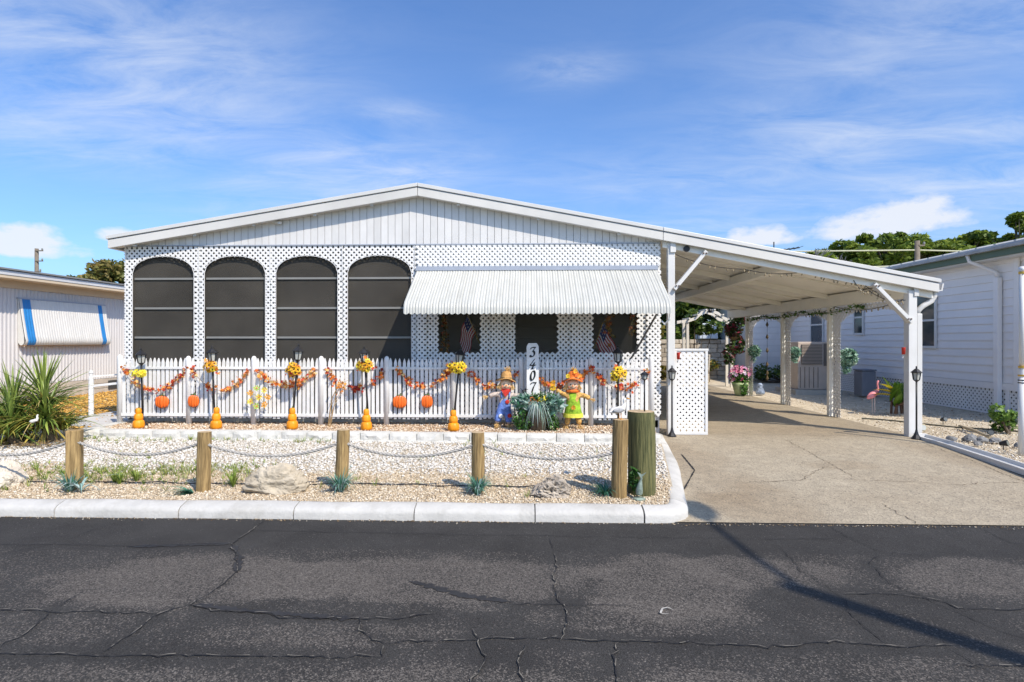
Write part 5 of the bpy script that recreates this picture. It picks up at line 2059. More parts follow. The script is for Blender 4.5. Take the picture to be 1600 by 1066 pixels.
pil = bpy.data.objects.new('dock_piling', log_mesh(0.064, 0.625, seed=21).mesh('dock_piling', [BROWNW, ENDW]))
C.objects.link(pil)
pil.location = (0.715, 4.66, zg(4.66))
tag(pil, 'slim brown dock piling with a seabird on top', 'piling', 'dock pilings at the kerb corner')
pil = bpy.data.objects.new('dock_piling', log_mesh(0.112, 0.675, n=26, bumps=0.03, seed=22).mesh('dock_piling', [GREENW, ENDW]))
C.objects.link(pil)
pil.location = (0.905, 4.78, zg(4.78))
tag(pil, 'thick green-stained dock piling carrying a small lantern', 'piling', 'dock pilings at the kerb corner')

RO = [((-5.02, 4.78), (-3.87, 4.76), 0.42, 0.42, 0.135, 'grey rope sagging in from the left edge to the square post'),
      ((-3.87, 4.76), (-2.74, 4.73), 0.42, 0.41, 0.115, 'grey rope between the square post and the next round post'),
      ((-2.74, 4.73), (-1.60, 4.82), 0.41, 0.40, 0.115, 'grey rope above the large boulder'),
      ((-1.60, 4.82), (-0.445, 4.78), 0.41, 0.40, 0.115, 'grey rope between the two posts with silk grass'),
      ((-0.445, 4.78), (0.715, 4.66), 0.41, 0.37, 0.095, 'grey rope ending at the slim piling')]
for a, b, ha, hb, sag, lab in RO:
    za, zb = zg(a[1]) + ha, zg(b[1]) + hb
    mb = MB()
    n = 110
    core = []
    for i in range(n + 1):
        u = i / n
        core.append(Vector((a[0] + (b[0] - a[0]) * u, a[1] + (b[1] - a[1]) * u - 0.02, za + (zb - za) * u - sag * 4 * u * (1 - u))))
    t = thing('barrier_rope', lab, 'rope', core[n // 2], 'ropes of the barrier')
    for s_ in range(3):
        mb = MB()
        pts = []
        for i, p in enumerate(core):
            an = i * 0.62 + s_ * 2 * math.pi / 3
            pts.append(p + Vector((0, math.cos(an) * 0.0065, math.sin(an) * 0.0065)))
        mb.tube(pts, 0.0068, 6)
        mb.build('strand', ROPE, t, smooth=True)
# thin black cable lying along the gravel
mb = MB()
pts = []
for xx in np.linspace(-4.5, 0.3, 130):
    yv = 4.93 + 0.02 * math.sin(xx * 3.1) + 0.012 * math.sin(xx * 11)
    pts.append((xx, yv, zg(yv) + 0.012 + 0.004 * math.sin(xx * 17)))
mb.tube(pts, 0.0045, 6)
o = mb.build('ground_cable', BLACK, at=(-2, 4.93, 0.11))
tag(o, 'thin black cable lying along the gravel behind the rope posts', 'cable')

# ------------------------------------------------------------------ boulders
def boulder(name, label, c, s, seed, mat, pit=0.0, group=None, sub=5):
    import bmesh
    bm = bmesh.new()
    bmesh.ops.create_icosphere(bm, subdivisions=sub, radius=1.0)
    rs = np.random.default_rng(seed)
    from mathutils import noise as mn
    o_ = Vector(rs.uniform(0, 50, 3))
    pl = [(Vector(rs.normal(size=3)).normalized(), rs.uniform(0.62, 0.9)) for _ in range(11)]
    for v in bm.verts:
        p = v.co.normalized()
        r = 1.0
        for nrm, d in pl:
            q = p.dot(nrm)
            if q > 0.2:
                r = min(r, d / q)
        r *= 1 + 0.16 * mn.noise(p * 2.2 + o_) + 0.09 * mn.noise(p * 5 + o_) + 0.05 * mn.noise(p * 11 + o_) + 0.03 * mn.noise(p * 22 + o_)
        if pit > 0:
            c_ = mn.noise(p * 5.5 + o_ * 2)
            r -= pit * max(0, abs(c_) - 0.22)
        v.co = Vector((p.x * r * s[0], p.y * r * s[1], max(p.z * r, -0.45) * s[2]))
    me = bpy.data.meshes.new(name)
    bm.to_mesh(me)
    bm.free()
    me.materials.append(mat)
    for q in me.polygons:
        q.use_smooth = False
    ob = bpy.data.objects.new(name, me)
    C.objects.link(ob)
    ob.location = c
    tag(ob, label, 'rock', group)
    return ob


boulder('boulder', 'large pale boulder between two rope posts', (-2.14, 4.74, zg(4.74) + 0.06), (0.25, 0.16, 0.165), 5, ROCK, group='boulders in the gravel bed')
boulder('boulder', 'smaller pitted coral rock near the pilings', (0.17, 4.68, zg(4.68) + 0.045), (0.185, 0.12, 0.125), 12, M('coral_stone', (0.24, 0.20, 0.16), 0.9, 0.0, 5.0, 1.0, 30, col2=(0.52, 0.46, 0.38), dirt=0.4), pit=0.9, group='boulders in the gravel bed')
boulder('boulder', 'pale boulder cut off by the left picture edge', (-4.60, 4.86, zg(4.86) + 0.05), (0.20, 0.15, 0.17), 9, M('pale_stone', (0.48, 0.42, 0.34), 0.9, 0.0, 4.0, 0.8, 25, col2=(0.64, 0.58, 0.48), dirt=0.15), group='boulders in the gravel bed')

# ------------------------------------------------------------------ silk grass tufts, weeds
TUFT = M('tuft_blade', (0.1, 0.3, 0.2), 0.55, 0.1, 30, tint=[(0.0, (0.02, 0.09, 0.05)), (0.5, (0.07, 0.22, 0.14)), (0.8, (0.20, 0.36, 0.32)), (1.0, (0.42, 0.50, 0.50))], trans=0.15)


def tuft(label, c, n, L_, spread, droop, width, tlo, thi, **k):
    t = thing('grass_tuft', label, 'plant', c, 'silk grass tufts at the posts')
    V, F, T = blades(n, c, L_, spread, droop, width, tlo, thi, **k)
    np_obj('blades', V, F, TUFT, t, T, kind='stuff')
    return t


tuft('blue-green grass tuft at the foot of the square rope post', (-3.83, 4.66, zg(4.66)), 80, 0.26, 0.55, 0.6, 0.012, 0.2, 1.0)
V, F, T = blades(12, (-3.72, 4.64, zg(4.64) + 0.02), 0.26, 1.0, 1.2, 0.022, 0.8, 1.0)
t = thing('silk_plant', 'grey silk plant with drooping leaves in front of the square post', 'plant', (-3.72, 4.64, zg(4.64)))
np_obj('leaves', V, F, TUFT, t, T, kind='stuff')
tuft('dark teal grass tuft lying beside the round post left of the boulder', (-2.76, 4.62, zg(4.62)), 60, 0.24, 1.1, 0.85, 0.010, 0.1, 0.6, lift=0.6, sector=(2.4, 3.9))
tuft('grass tuft with grey tips at the post right of the large boulder', (-1.58, 4.72, zg(4.72)), 150, 0.30, 0.55, 0.7, 0.011, 0.25, 1.0)
tuft('grass tuft with bluish tips at the post left of the pitted rock', (-0.43, 4.68, zg(4.68)), 150, 0.30, 0.55, 0.7, 0.011, 0.25, 1.0)
tuft('low dark green grass tuft left of the slim piling', (0.60, 4.70, zg(4.70)), 90, 0.20, 1.0, 0.8, 0.009, 0.0, 0.5)
t = thing('ivy_sprig', 'dark glossy ivy sprig between the two pilings', 'plant', (0.83, 4.64, zg(4.64)))
Pv = blob_points(70, (0.825, 4.64, zg(4.64) + 0.15), (0.05, 0.03, 0.09))
V, F = leaf_quads(Pv, 0.035)
np_obj('leaves', V, F, MATS['ivy_leaf'], t, np.repeat(rng.uniform(0, 0.4, len(Pv)), 4), kind='stuff')
mb = MB()
mb.tube([(0.83, 4.65, zg(4.65)), (0.82, 4.64, zg(4.65) + 0.12), (0.83, 4.64, zg(4.65) + 0.22)], 0.004, 5)
mb.build('stem', STEMG, t)
WG = M('weed_blade', (0.2, 0.3, 0.05), 0.6, 0.1, 30, tint=[(0.0, (0.09, 0.16, 0.02)), (0.5, (0.20, 0.28, 0.04)), (1.0, (0.40, 0.38, 0.12))], trans=0.25)
Vs, Fs, Ts, b = [], [], [], 0
cnt = 0
while cnt < 520:
    xx, yy_ = random.uniform(-5.6, 0.9), random.uniform(4.6, 7.0)
    wgt = float(weedy(np.array([xx]), np.array([yy_]))[0]) + (0.35 if (yy_ > 6.75 and -5.6 < xx < -2.4) else 0) + 0.012
    if random.random() > wgt:
        continue
    V, F, T = blades(random.randint(5, 10), (xx, yy_, zg(yy_)), random.uniform(0.05, 0.11), 0.7, 0.6, 0.006, 0.1, 1.0, seg=3)
    Vs.append(V)
    Fs.append(F + b)
    Ts.append(T)
    b += len(V)
    cnt += 1
for xx, yy_ in ((-3.66, 4.95), (-3.58, 4.9), (-2.60, 4.95), (-2.55, 4.85), (-3.5, 5.0)):
    V, F, T = blades(34, (xx, yy_, zg(yy_)), 0.24, 0.5, 0.6, 0.008, 0.2, 0.7)
    Vs.append(V)
    Fs.append(F + b)
    Ts.append(T)
    b += len(V)
np_obj('weeds', np.vstack(Vs), np.vstack(Fs), WG, None, np.concatenate(Ts), kind='stuff', label='yellow-green weeds growing through the gravel')

# ------------------------------------------------------------------ seabird and things on the pilings
bd = thing('seabird_figure', 'white seabird figure standing on the slim piling', 'bird figure', (0.715, 4.66, zg(4.66) + 0.625))
bd.rotation_euler = (0, 0, 0.5)
vs = [(0.0, 0, 0.070), (-0.035, 0, 0.075), (-0.075, 0, 0.070), (-0.105, 0, 0.062), (0.03, 0, 0.090), (0.045, 0, 0.125), (0.040, 0, 0.155), (0.058, 0, 0.168)]
skin('body', vs, [(0, 1), (1, 2), (2, 3), (0, 4), (4, 5), (5, 6), (6, 7)], [0.030, 0.030, 0.020, 0.006, 0.024, 0.012, 0.012, 0.013], M('bird_white', (0.70, 0.66, 0.60), 0.7, 0.15, 40), bd)


def local(mb, name, mat, par, smooth=False):
    o = bpy.data.objects.new(name, mb.mesh(name, mat, (0, 0, 0), smooth))
    C.objects.link(o)
    o.parent = par
    return o


mb = MB()
mb.tube([(0.066, 0, 0.168), (0.095, 0, 0.160), (0.105, 0, 0.152)], [0.006, 0.004, 0.001], 6)
local(mb, 'beak', M('beak_orange', (0.55, 0.25, 0.03), 0.5), bd)
for s_ in (-1, 1):
    mb = MB()
    mb.tube([(0.0, s_ * 0.012, 0.05), (0.002, s_ * 0.013, 0.0)], 0.003, 5)
    mb.box(-0.005, 0.022, s_ * 0.013 - 0.008, s_ * 0.013 + 0.008, 0.0, 0.003)
    local(mb, 'leg', MATS['beak_orange'], bd)
    mb = MB()
    mb.ball((-0.035, s_ * 0.027, 0.078), 1, 10, 6, (0.055, 0.008, 0.020))
    local(mb, 'wing', M('wing_grey', (0.36, 0.36, 0.37), 0.7, 0.2, 50), bd, True)
sl = dup(lp, (0.93, 4.76, zg(4.78) + 0.50), 'small black lantern standing on the thick green piling', (0, 0, 0.2), (0.62, 0.62, 0.34))
for ch in list(sl.children):
    if ch.name.startswith('base'):
        bpy.data.objects.remove(ch)
sl.scale = (0.55, 0.55, 0.38)
sl.location = (0.93, 4.76, zg(4.78) + 0.675 - 0.045)
ft = thing('fish_figure', 'small grey-green fish statuette at the foot of the pilings', 'figure', (0.855, 4.59, zg(4.59)))
vs = [(0, 0, 0.03), (0.0, 0, 0.07), (0.006, 0, 0.115), (0.012, 0, 0.15), (0.02, 0.0, 0.18)]
skin('body', vs, [(0, 1), (1, 2), (2, 3), (3, 4)], [0.030, 0.032, 0.022, 0.012, 0.008], M('patina', (0.20, 0.25, 0.21), 0.5, 0.4, 30), ft)
mb = MB()
mb.prism([(0.012, 0.17), (0.055, 0.215), (0.02, 0.20), (-0.015, 0.22)], 'y', -0.004, 0.004)
local(mb, 'tail_fin', MATS['patina'], ft)
mb = MB()
mb.lathe([(0.048, 0), (0.05, 0.012), (0.035, 0.02)], 12)
local(mb, 'base', MATS['patina'], ft)

# ------------------------------------------------------------------ yucca
yc = thing('yucca_plant', 'large spiky green yucca clump at the left in front of the neighbouring house', 'plant', (-6.2, 6.8, 0.15))
YM = M('yucca_leaf', (0.11, 0.18, 0.035), 0.42, 0.0, 3.0, col2=(0.27, 0.33, 0.07), obj=0.35, spec=0.5, trans=0.12)
YD = M('yucca_dry', (0.34, 0.26, 0.05), 0.7, 0.25, 3.0, obj=0.3)


def sword(L_, wv, droop):
    mb = MB()
    seg = 7
    vs, fs = [], []
    for i in range(seg + 1):
        u = i / seg
        ww = wv * (0.55 + 0.45 * min(1, u * 3)) * (1 - u ** 3.0) + 0.0005
        zz = -droop * L_ * u ** 2.2
        vs += [(L_ * u, -ww / 2, zz + ww * 0.22), (L_ * u, 0, zz), (L_ * u, ww / 2, zz + ww * 0.22)]
    for i in range(seg):
        a = 3 * i
        fs += [(a, a + 3, a + 4, a + 1), (a + 1, a + 4, a + 5, a + 2)]
    mb._add(vs, fs)
    return mb


swm = [sword(0.60, 0.036, d).mesh('leaf', YM, smooth=True) for d in (0.03, 0.10, 0.20)]
swd = [sword(0.55, 0.038, d).mesh('dry_leaf', YD, smooth=True) for d in (0.25, 0.5)]
for (hx, hy, hz, n, k) in ((-6.02, 6.92, 0.62, 60, 0.95), (-6.32, 6.82, 0.46, 54, 0.95), (-5.84, 6.74, 0.42, 52, 0.88), (-6.12, 6.58, 0.30, 48, 0.88), (-6.52, 6.62, 0.32, 44, 0.88)):
    mb = MB()
    mb.tube([(hx + 0.1, hy + 0.05, 0.10), (hx + 0.02, hy, hz * 0.6), (hx, hy, hz)], [0.06, 0.05, 0.045], 8)
    mb.build('stem', M('yucca_stem', (0.16, 0.11, 0.06), 0.9, 0.3, 20, 0.5, 40), yc)
    n = int(n * 1.05)
    for i in range(n):
        az = i * 2.4 + random.uniform(-0.3, 0.3)
        el = R(82 - 95 * (i / n) ** 1.05) + random.uniform(-0.1, 0.1)
        s_ = k * random.uniform(0.72, 1.08)
        place(swm[0 if el > 0.9 else (1 if el > 0.3 else 2)], 'leaf', yc, Vector((hx, hy, hz + 0.10 * (1 - i / n))) - yc.location, (random.uniform(-0.3, 0.3), -el, az), (s_, s_, s_))
    for i in range(16):
        az = random.uniform(0, 6.28)
        place(random.choice(swd), 'dry_leaf', yc, Vector((hx, hy, hz - random.uniform(0, 0.15))) - yc.location, (0, R(random.uniform(15, 55)), az), (0.8, 0.9, 0.9))
Vs, Fs, Ts, b = [], [], [], 0
for (hx, hy, hz, n, L_) in ((-6.02, 6.92, 0.50, 100, 0.5), (-6.32, 6.82, 0.36, 90, 0.5), (-5.84, 6.72, 0.30, 110, 0.48), (-6.12, 6.56, 0.22, 110, 0.46), (-6.52, 6.62, 0.2, 80, 0.46), (-5.78, 6.92, 0.25, 70, 0.44)):
    V, F, T = blades(int(n * 1.6), (hx, hy, hz), L_ * 1.1, 1.0, 0.75, 0.027, 0.0, 1.0, seg=6, lift=0.9)
    Vs.append(V)
    Fs.append(F + b)
    Ts.append(T)
    b += len(V)
np_obj('lower_leaves', np.vstack(Vs), np.vstack(Fs), M('yucca_low', (0.1, 0.2, 0.03), 0.5, 0.1, 20, tint=[(0.0, (0.05, 0.10, 0.02)), (0.5, (0.15, 0.22, 0.04)), (0.8, (0.36, 0.34, 0.06)), (1.0, (0.48, 0.36, 0.14))], trans=0.15), yc, np.concatenate(Ts), kind='stuff')
lt = MB()
for k in range(150):
    a = random.uniform(0, 6.28)
    p = Vector((random.uniform(-7.0, -5.5), random.uniform(6.35, 6.8), 0.14))
    lt.bar(p, p + Vector((math.cos(a), math.sin(a), random.uniform(0, 0.3))) * random.uniform(0.08, 0.25), 0.012, 0.003)
lt.build('leaf_litter', M('dry_litter', (0.26, 0.18, 0.09), 0.9, 0.3, 20), None, kind='stuff', label='dry brown leaf litter under the yucca')
# small white garden bird figure in front of the yucca
wb = thing('egret_figure', 'tiny white bird figure among the yucca leaves', 'bird figure', (-5.62, 6.35, 0.42))
skin('body', [(0, 0, 0.02), (-0.04, 0, 0.02), (-0.07, 0, 0.015), (0.025, 0, 0.05), (0.02, 0, 0.085), (0.035, 0, 0.095)], [(0, 1), (1, 2), (0, 3), (3, 4), (4, 5)], [0.022, 0.022, 0.006, 0.012, 0.009, 0.010], M('egret_white', (0.72, 0.70, 0.66), 0.6), wb)
mb = MB()
mb.tube([(0, 0, 0.01), (0, 0, -0.31)], 0.003, 5)
local(mb, 'stake', BLACK, wb)

# ------------------------------------------------------------------ white handrail beyond the fence end
hr = thing('handrail', 'white post and low rail beside the path left of the fence', 'handrail', (-6.81, 8.70, 0.17))
mb = MB()
mb.lathe([(0.036, 0), (0.036, 0.62), (0.026, 0.63), (0.026, 0.67), (0.034, 0.685), (0.030, 0.715), (0.012, 0.73)], 14, (-6.81, 8.70, 0.17))
mb.build('post', PK, hr, smooth=False)
mb = MB()
mb.bar((-6.81, 8.70, 0.65), (-6.0, 8.75, 0.74), 0.02, 0.035)
mb.build('rail', PK, hr, bevel=0.004)
mb = MB()
mb.bar((-6.81, 8.70, 0.80), (-6.0, 9.6, 0.86), 0.018, 0.02)
mb.build('rail', PK, hr)

# ------------------------------------------------------------------ flags behind the porch screens
FR, FW, FB = M('flag_red', (0.48, 0.03, 0.04), 0.7), M('flag_white', (0.72, 0.70, 0.66), 0.7), M('flag_blue', (0.03, 0.05, 0.18), 0.7)


def flag(label, tip, foot, fly, drop):
    t = thing('flag', label, 'flag', foot, 'small flags at the porch windows')
    mb = MB()
    mb.tube([foot, tip], 0.006, 6)
    mb.ball(tip, 0.011, 8, 6)
    mb.build('staff', M('gold_staff', (0.5, 0.36, 0.10), 0.4), t)
    tip, foot = Vector(tip), Vector(foot)
    d = (foot - tip)
    H_ = 0.30
    hd = d.normalized() * H_
    mb = MB()
    nu, nv = 26, 26
    vs = []
    for j in range(nv + 1):
        for i in range(nu + 1):
            u, v = i / nu, j / nv
            p = tip + hd * v + Vector(fly) * u + Vector((0, 0, -drop)) * (u ** 1.3)
            p += Vector((0.010 * math.sin(u * 9 + v * 2), 0.03 + 0.022 * math.sin(u * 7 + v * 3), 0.006 * math.sin(u * 11)))
            vs.append(p)
    fs, mi = [], []
    for j in range(nv):
        for i in range(nu):
            fs.append((j * (nu + 1) + i, j * (nu + 1) + i + 1, (j + 1) * (nu + 1) + i + 1, (j + 1) * (nu + 1) + i))
            if j < 14 and i < 10:
                mi.append(2 if not (i % 3 == 1 and j % 4 == 2) else 1)
            else:
                mi.append((j // 2) % 2)
    mb._add(vs, fs)
    mb.mi = mi
    mb.build('cloth', [FR, FW, FB], t, smooth=True)


flag('American flag on a tilted staff at the first porch window', (-0.90, 8.09, 1.74), (-0.72, 8.10, 1.30), (-0.12, 0.0, -0.05), 0.34)
flag('American flag on a tilted staff at the porch window nearest the carport', (1.00, 8.09, 1.60), (0.88, 8.10, 1.25), (0.20, 0.0, -0.05), 0.34)
WR = M('wreath_leaf', (0.3, 0.2, 0.05), 0.7, 0.1, 30, tint=[(0.0, (0.10, 0.12, 0.02)), (0.5, (0.42, 0.22, 0.03)), (1.0, (0.60, 0.10, 0.02))])
for lab, pts in (('drape of autumn leaves at the left side of the first porch window', [(-1.22, 8.16, z) for z in np.linspace(1.2, 2.2, 12)]),
                 ('drape of autumn leaves beside the flag in the last porch window', [(1.10, 8.16, z) for z in np.linspace(1.3, 2.2, 12)]),
                 ('orange leaf drape hanging at the edge of the last porch window', [(1.42, 8.14, z) for z in np.linspace(1.45, 2.2, 10)])):
    t = thing('leaf_drape', lab, 'leaf drape', pts[0], 'leaf drapes inside the porch')
    P = np.repeat(np.array(pts), 9, 0)
    P += rng.normal(0, 0.03, P.shape)
    V, F, tt = star_leaves(P, 0.04, rng.uniform(0, 1, len(P)))
    np_obj('leaves', V, F, WR, t, tt, kind='stuff')
    mb = MB()
    mb.tube(pts, 0.004, 5)
    mb.build('cord', STEMG, t)

# ------------------------------------------------------------------ string lights under the carport
BULB = M('clear_bulb', (0.30, 0.24, 0.14), 0.15, 0.3, 40, spec=0.8)
bm_ = MB()
bm_.lathe([(0.004, 0.0), (0.006, -0.012), (0.011, -0.028), (0.009, -0.040), (0.003, -0.046)], 7)
bulbm = bm_.mesh('bulb', BULB)


def lights(label, pts, sag, nb):
    t = thing('string_lights', label, 'string lights', pts[0], 'string lights in the carport')
    path = []
    for a, b in zip(pts[:-1], pts[1:]):
        a, b = Vector(a), Vector(b)
        for i in range(12):
            u = i / 12
            path.append(a.lerp(b, u) + Vector((0, 0, -sag * 4 * u * (1 - u))))
    path.append(Vector(pts[-1]))
    mb = MB()
    mb.tube(path, 0.005, 5)
    mb.build('wire', BLACK, t)
    for i in range(nb):
        p = path[int((i + 0.5) / nb * (len(path) - 1))]
        place(bulbm, 'bulb', t, p - Vector(pts[0]), (random.uniform(-0.5, 0.5), random.uniform(-0.5, 0.5), 0))


lights('string lights draped along the front of the carport roof', [(1.97, 7.925, 2.53), (2.9, 7.95, 2.33), (3.75, 7.95, 2.30), (4.45, 7.95, 2.16), (4.85, 7.94, 1.97)], 0.05, 34)
lights('string lights looped beside the outer carport brace', [(4.35, 7.92, 2.17), (4.55, 7.92, 2.03), (5.02, 7.90, 1.90)], 0.06, 12)
lights('string lights looped along the outer row of carport posts', [(5.13, 8.1, 1.93), (5.13, 9.9, 1.93), (5.13, 11.7, 1.93), (5.13, 13.7, 1.93)], 0.10, 30)
mb = MB()
Pv = []
for k in range(420):
    yv = random.uniform(9.0, 16)
    Pv.append((5.11 + random.gauss(0, 0.02), yv, 1.90 - 0.07 * abs(math.sin(yv * 1.7)) + random.gauss(0, 0.02)))
V, F = leaf_quads(np.array(Pv), 0.032)
t = thing('ivy_garland', 'thin green ivy garland wound along the carport side beam', 'garland', (5.1, 11, 1.9))
np_obj('leaves', V, F, MATS['ivy_leaf'], t, np.repeat(rng.uniform(0, 1, len(Pv)), 4), kind='stuff')
mb.tube([(5.11, yv, 1.90 - 0.07 * abs(math.sin(yv * 1.7))) for yv in np.linspace(9.0, 16, 70)], 0.006, 5)
mb.build('vine', STEMG, t)

# ------------------------------------------------------------------ wall planters with silk fern on the side posts
FERN = M('fern_leaf', (0.1, 0.3, 0.2), 0.6, 0.1, 30, tint=[(0.0, (0.08, 0.17, 0.11)), (0.6, (0.20, 0.36, 0.26)), (1.0, (0.42, 0.55, 0.46))], trans=0.2)
for lab, c_, r_, n in (('large teal fern hanging on the second side post of the carport', (5.33, 9.98, 1.07), 0.15, 120),
                       ('smaller green fern hanging on the third side post of the carport', (5.28, 11.8, 1.12), 0.11, 60),
                       ('pale green fern hanging on the fourth side post of the carport', (5.20, 13.7, 1.12), 0.14, 60)):
    t = thing('hanging_fern', lab, 'plant', c_, 'ferns hung on the carport posts')
    Pv = np.vstack([blob_points(n * 9, (c_[0] + 0.02, c_[1] - 0.05, c_[2]), (r_, r_, r_ * 1.05)), blob_points(n, (c_[0], c_[1] - 0.05, c_[2] - r_ * 1.2), (r_ * 0.5, r_ * 0.5, r_ * 0.7))])
    V, F = leaf_quads(Pv, 0.034, 2.2)
    np_obj('fronds', V, F, FERN, t, np.repeat(rng.uniform(0, 1, len(Pv)), 4), kind='stuff')
    mb = MB()
    mb.lathe([(0.03, -0.10), (0.07, -0.06), (0.08, 0.0), (0.07, 0.0)], 12, c_)
    mb.build('basket', BROWNW, t)
# wind chimes
t = thing('wind_chime', 'long dark wind chime hanging between the third and fourth side posts', 'wind chime', (5.15, 12.75, 1.88))
mb = MB()
mb.tube([(5.15, 12.75, 1.90), (5.15, 12.75, 0.50)], 0.004, 5)
mb.build('cord', BLACK, t)
for z_ in (1.72, 1.45, 1.15, 0.85, 0.66, 0.55):
    mb = MB()
    mb.lathe([(0.008, 0.05), (0.02, 0.02), (0.034, -0.02), (0.006, -0.06)], 8, (5.15, 12.75, z_))
    mb.build('bell', M('old_bronze', (0.10, 0.07, 0.03), 0.4, 0.3, 40), t)

# ------------------------------------------------------------------ behind the carport
ab = thing('garden_arbor', 'pale garden arbor with a wavy arched top behind the carport', 'arbor', (4.98, 16.4, 0.08))
AR = M('arbor_paint', (0.66, 0.62, 0.54), 0.6, 0.08, 4, dirt=0.2)
for xx in (4.38, 5.60):
    for yv in (16.3, 16.7):
        mb = MB()
        mb.box(xx - 0.035, xx + 0.035, yv - 0.035, yv + 0.035, 0.05, 1.93)
        mb.build('post', AR, ab, bevel=0.005)
ATOP = [(4.20, 1.93), (4.40, 1.96), (4.60, 2.03), (4.74, 2.16), (4.98, 2.24), (5.22, 2.16), (5.36, 2.03), (5.56, 1.96), (5.78, 1.93)]
for yv in (16.25, 16.75):
    mb = MB()
    mb.prism(ATOP + [(a, b - 0.085) for a, b in ATOP[::-1]], 'y', yv - 0.02, yv + 0.02)
    mb.build('top_board', AR, ab)
for xx in np.linspace(4.4, 5.56, 6):
    mb = MB()
    zz = float(np.interp(xx, [p[0] for p in ATOP], [p[1] for p in ATOP]))
    mb.box(xx - 0.02, xx + 0.02, 16.15, 16.85, zz + 0.003, zz + 0.04)
    mb.build('top_slat', AR, ab)
mb = MB()
mb.ball((4.98, 16.2, 2.19), 0.06, 10, 7)
o = mb.build('hanging_lantern', BLACK, at=(4.98, 16.2, 2.19))
tag(o, 'round dark ornament at the peak of the garden arbor', 'ornament')

sw_ = thing('stone_wall', 'stacked tan stone wall across the back of the yard', 'wall', (5.2, 19.6, 0.08))
STN = M('wall_stone', (0.34, 0.28, 0.21), 0.9, 0.0, 5, 0.6, 30, col2=(0.56, 0.49, 0.39), obj=0.25)
for j in range(9):
    xx = 2.2 + random.uniform(0, 0.2)
    while xx < 6.6:
        w_ = random.uniform(0.22, 0.42)
        mb = MB()
        yo = random.uniform(-0.03, 0.03)
        mb.box(xx + 0.008, xx + w_ - 0.008, 19.5 + yo, 19.9, 0.06 + j * 0.15, 0.06 + j * 0.15 + 0.14)
        mb.build('stone', STN, sw_, bevel=0.015)
        xx += w_
cb = thing('utility_cabinet', 'pale blue-grey double-door cabinet above the back stone wall', 'cabinet', (6.0, 19.4, 1.43))
CBM = M('cabinet_grey', (0.50, 0.56, 0.62), 0.45, 0.05, 4)
mb = MB()
mb.box(5.60, 6.22, 19.40, 19.85, 1.42, 1.94)
mb.build('case', CBM, cb, bevel=0.01)
for a in (5.615, 5.918):
    mb = MB()
    mb.box(a, a + 0.287, 19.375, 19.398, 1.435, 1.925)
    d_ = mb.build('door', CBM, cb, bevel=0.006)
    k_ = MB()
    k_.ball((a + 0.14, 19.365, 1.78), 0.02, 8, 5)
    k_.build('knob', RAILG, d_)
# folding garden chairs left by the wall
for lab, c_, rz in (('weathered folding garden chair by the back wall, nearer the lattice panel', (4.55, 17.6, 0.07), 0.5), ('weathered folding garden chair under the arbor', (5.3, 18.2, 0.07), -0.4)):
    t = thing('garden_chair', lab, 'chair', c_, 'old garden chairs', rz)
    CH = M('chair_wood', (0.42, 0.37, 0.30), 0.8, 0.15, 10, dirt=0.2)
    for s_ in (-0.24, 0.24):
        mb = MB()
        mb.bar((s_, -0.22, 0.0), (s_, 0.30, 0.85), 0.035, 0.035)
        local(mb, 'back_leg', CH, t)
        mb = MB()
        mb.bar((s_, 0.28, 0.0), (s_, -0.22, 0.42), 0.035, 0.035)
        local(mb, 'leg', CH, t)
    for k in range(5):
        mb = MB()
        mb.box(-0.24, 0.24, -0.22 + k * 0.09, -0.15 + k * 0.09, 0.42, 0.44)
        local(mb, 'seat_slat', CH, t)
    for k in range(4):
        mb = MB()
        mb.box(-0.24, 0.24, 0.10 + k * 0.06, 0.12 + k * 0.06, 0.53 + k * 0.09, 0.59 + k * 0.09)
        local(mb, 'back_slat', CH, t)

# back shed whose sunlit front shows between the posts
sh = thing('back_shed', 'white lap-sided shed behind the side yard, half in shadow', 'shed', (7.3, 18.6, 0.1))
for i in range(14):
    z0 = 0.08 + i * 0.19
    mb = MB()
    mb.box(6.85, 9.5, 18.50, 18.545, z0, z0 + 0.183)
    mb.build('siding_board', LAP, sh)
mb = MB()
mb.box(6.87, 9.5, 18.546, 22, 0.05, 2.75)
mb.build('wall_core', BOX, sh)
mb = MB()
mb.box(6.7, 9.7, 18.3, 22.2, 2.76, 2.86)
mb.build('roof', METALW, sh)
mb = MB()
mb.box(6.80, 6.90, 18.46, 18.499, 0.05, 2.75)
mb.build('corner_trim', LAP, sh)

# air-conditioning unit beside the neighbouring house
ac = thing('air_conditioner', 'tan package air-conditioning unit beside the neighbouring house', 'air conditioner', (6.85, 14.5, 0.1))
ACM = M('ac_metal', (0.50, 0.41, 0.34), 0.5, 0.08, 5, dirt=0.15)
mb = MB()
mb.box(6.45, 7.35, 14.15, 15.1, 0.18, 1.33)
mb.build('case', ACM, ac, bevel=0.012)
mb = MB()
mb.box(6.53, 7.02, 14.128, 14.149, 0.78, 1.27)
g_ = mb.build('grille', M('ac_dark', (0.14, 0.12, 0.10), 0.7), ac)
for k in range(14):
    mb = MB()
    mb.box(6.53, 7.02, 14.115, 14.127, 0.79 + k * 0.035, 0.80 + k * 0.035)
    mb.build('louvre', ACM, g_)
for k in range(5):
    mb = MB()
    mb.box(6.50 + k * 0.105, 6.508 + k * 0.105, 14.138, 14.149, 0.22, 0.72)
    mb.build('panel_rib', MATS['ac_dark'], ac)
mb = MB()
mb.box(7.06, 7.34, 14.13, 14.149, 0.75, 1.29)
mb.build('side_grille', MATS['ac_dark'], ac)
mb = MB()
mb.box(6.35, 7.45, 14.05, 15.2, 0.05, 0.175)
mb.build('pad', M('pad_concrete', (0.42, 0.40, 0.36), 0.9, 0.1, 8), ac)
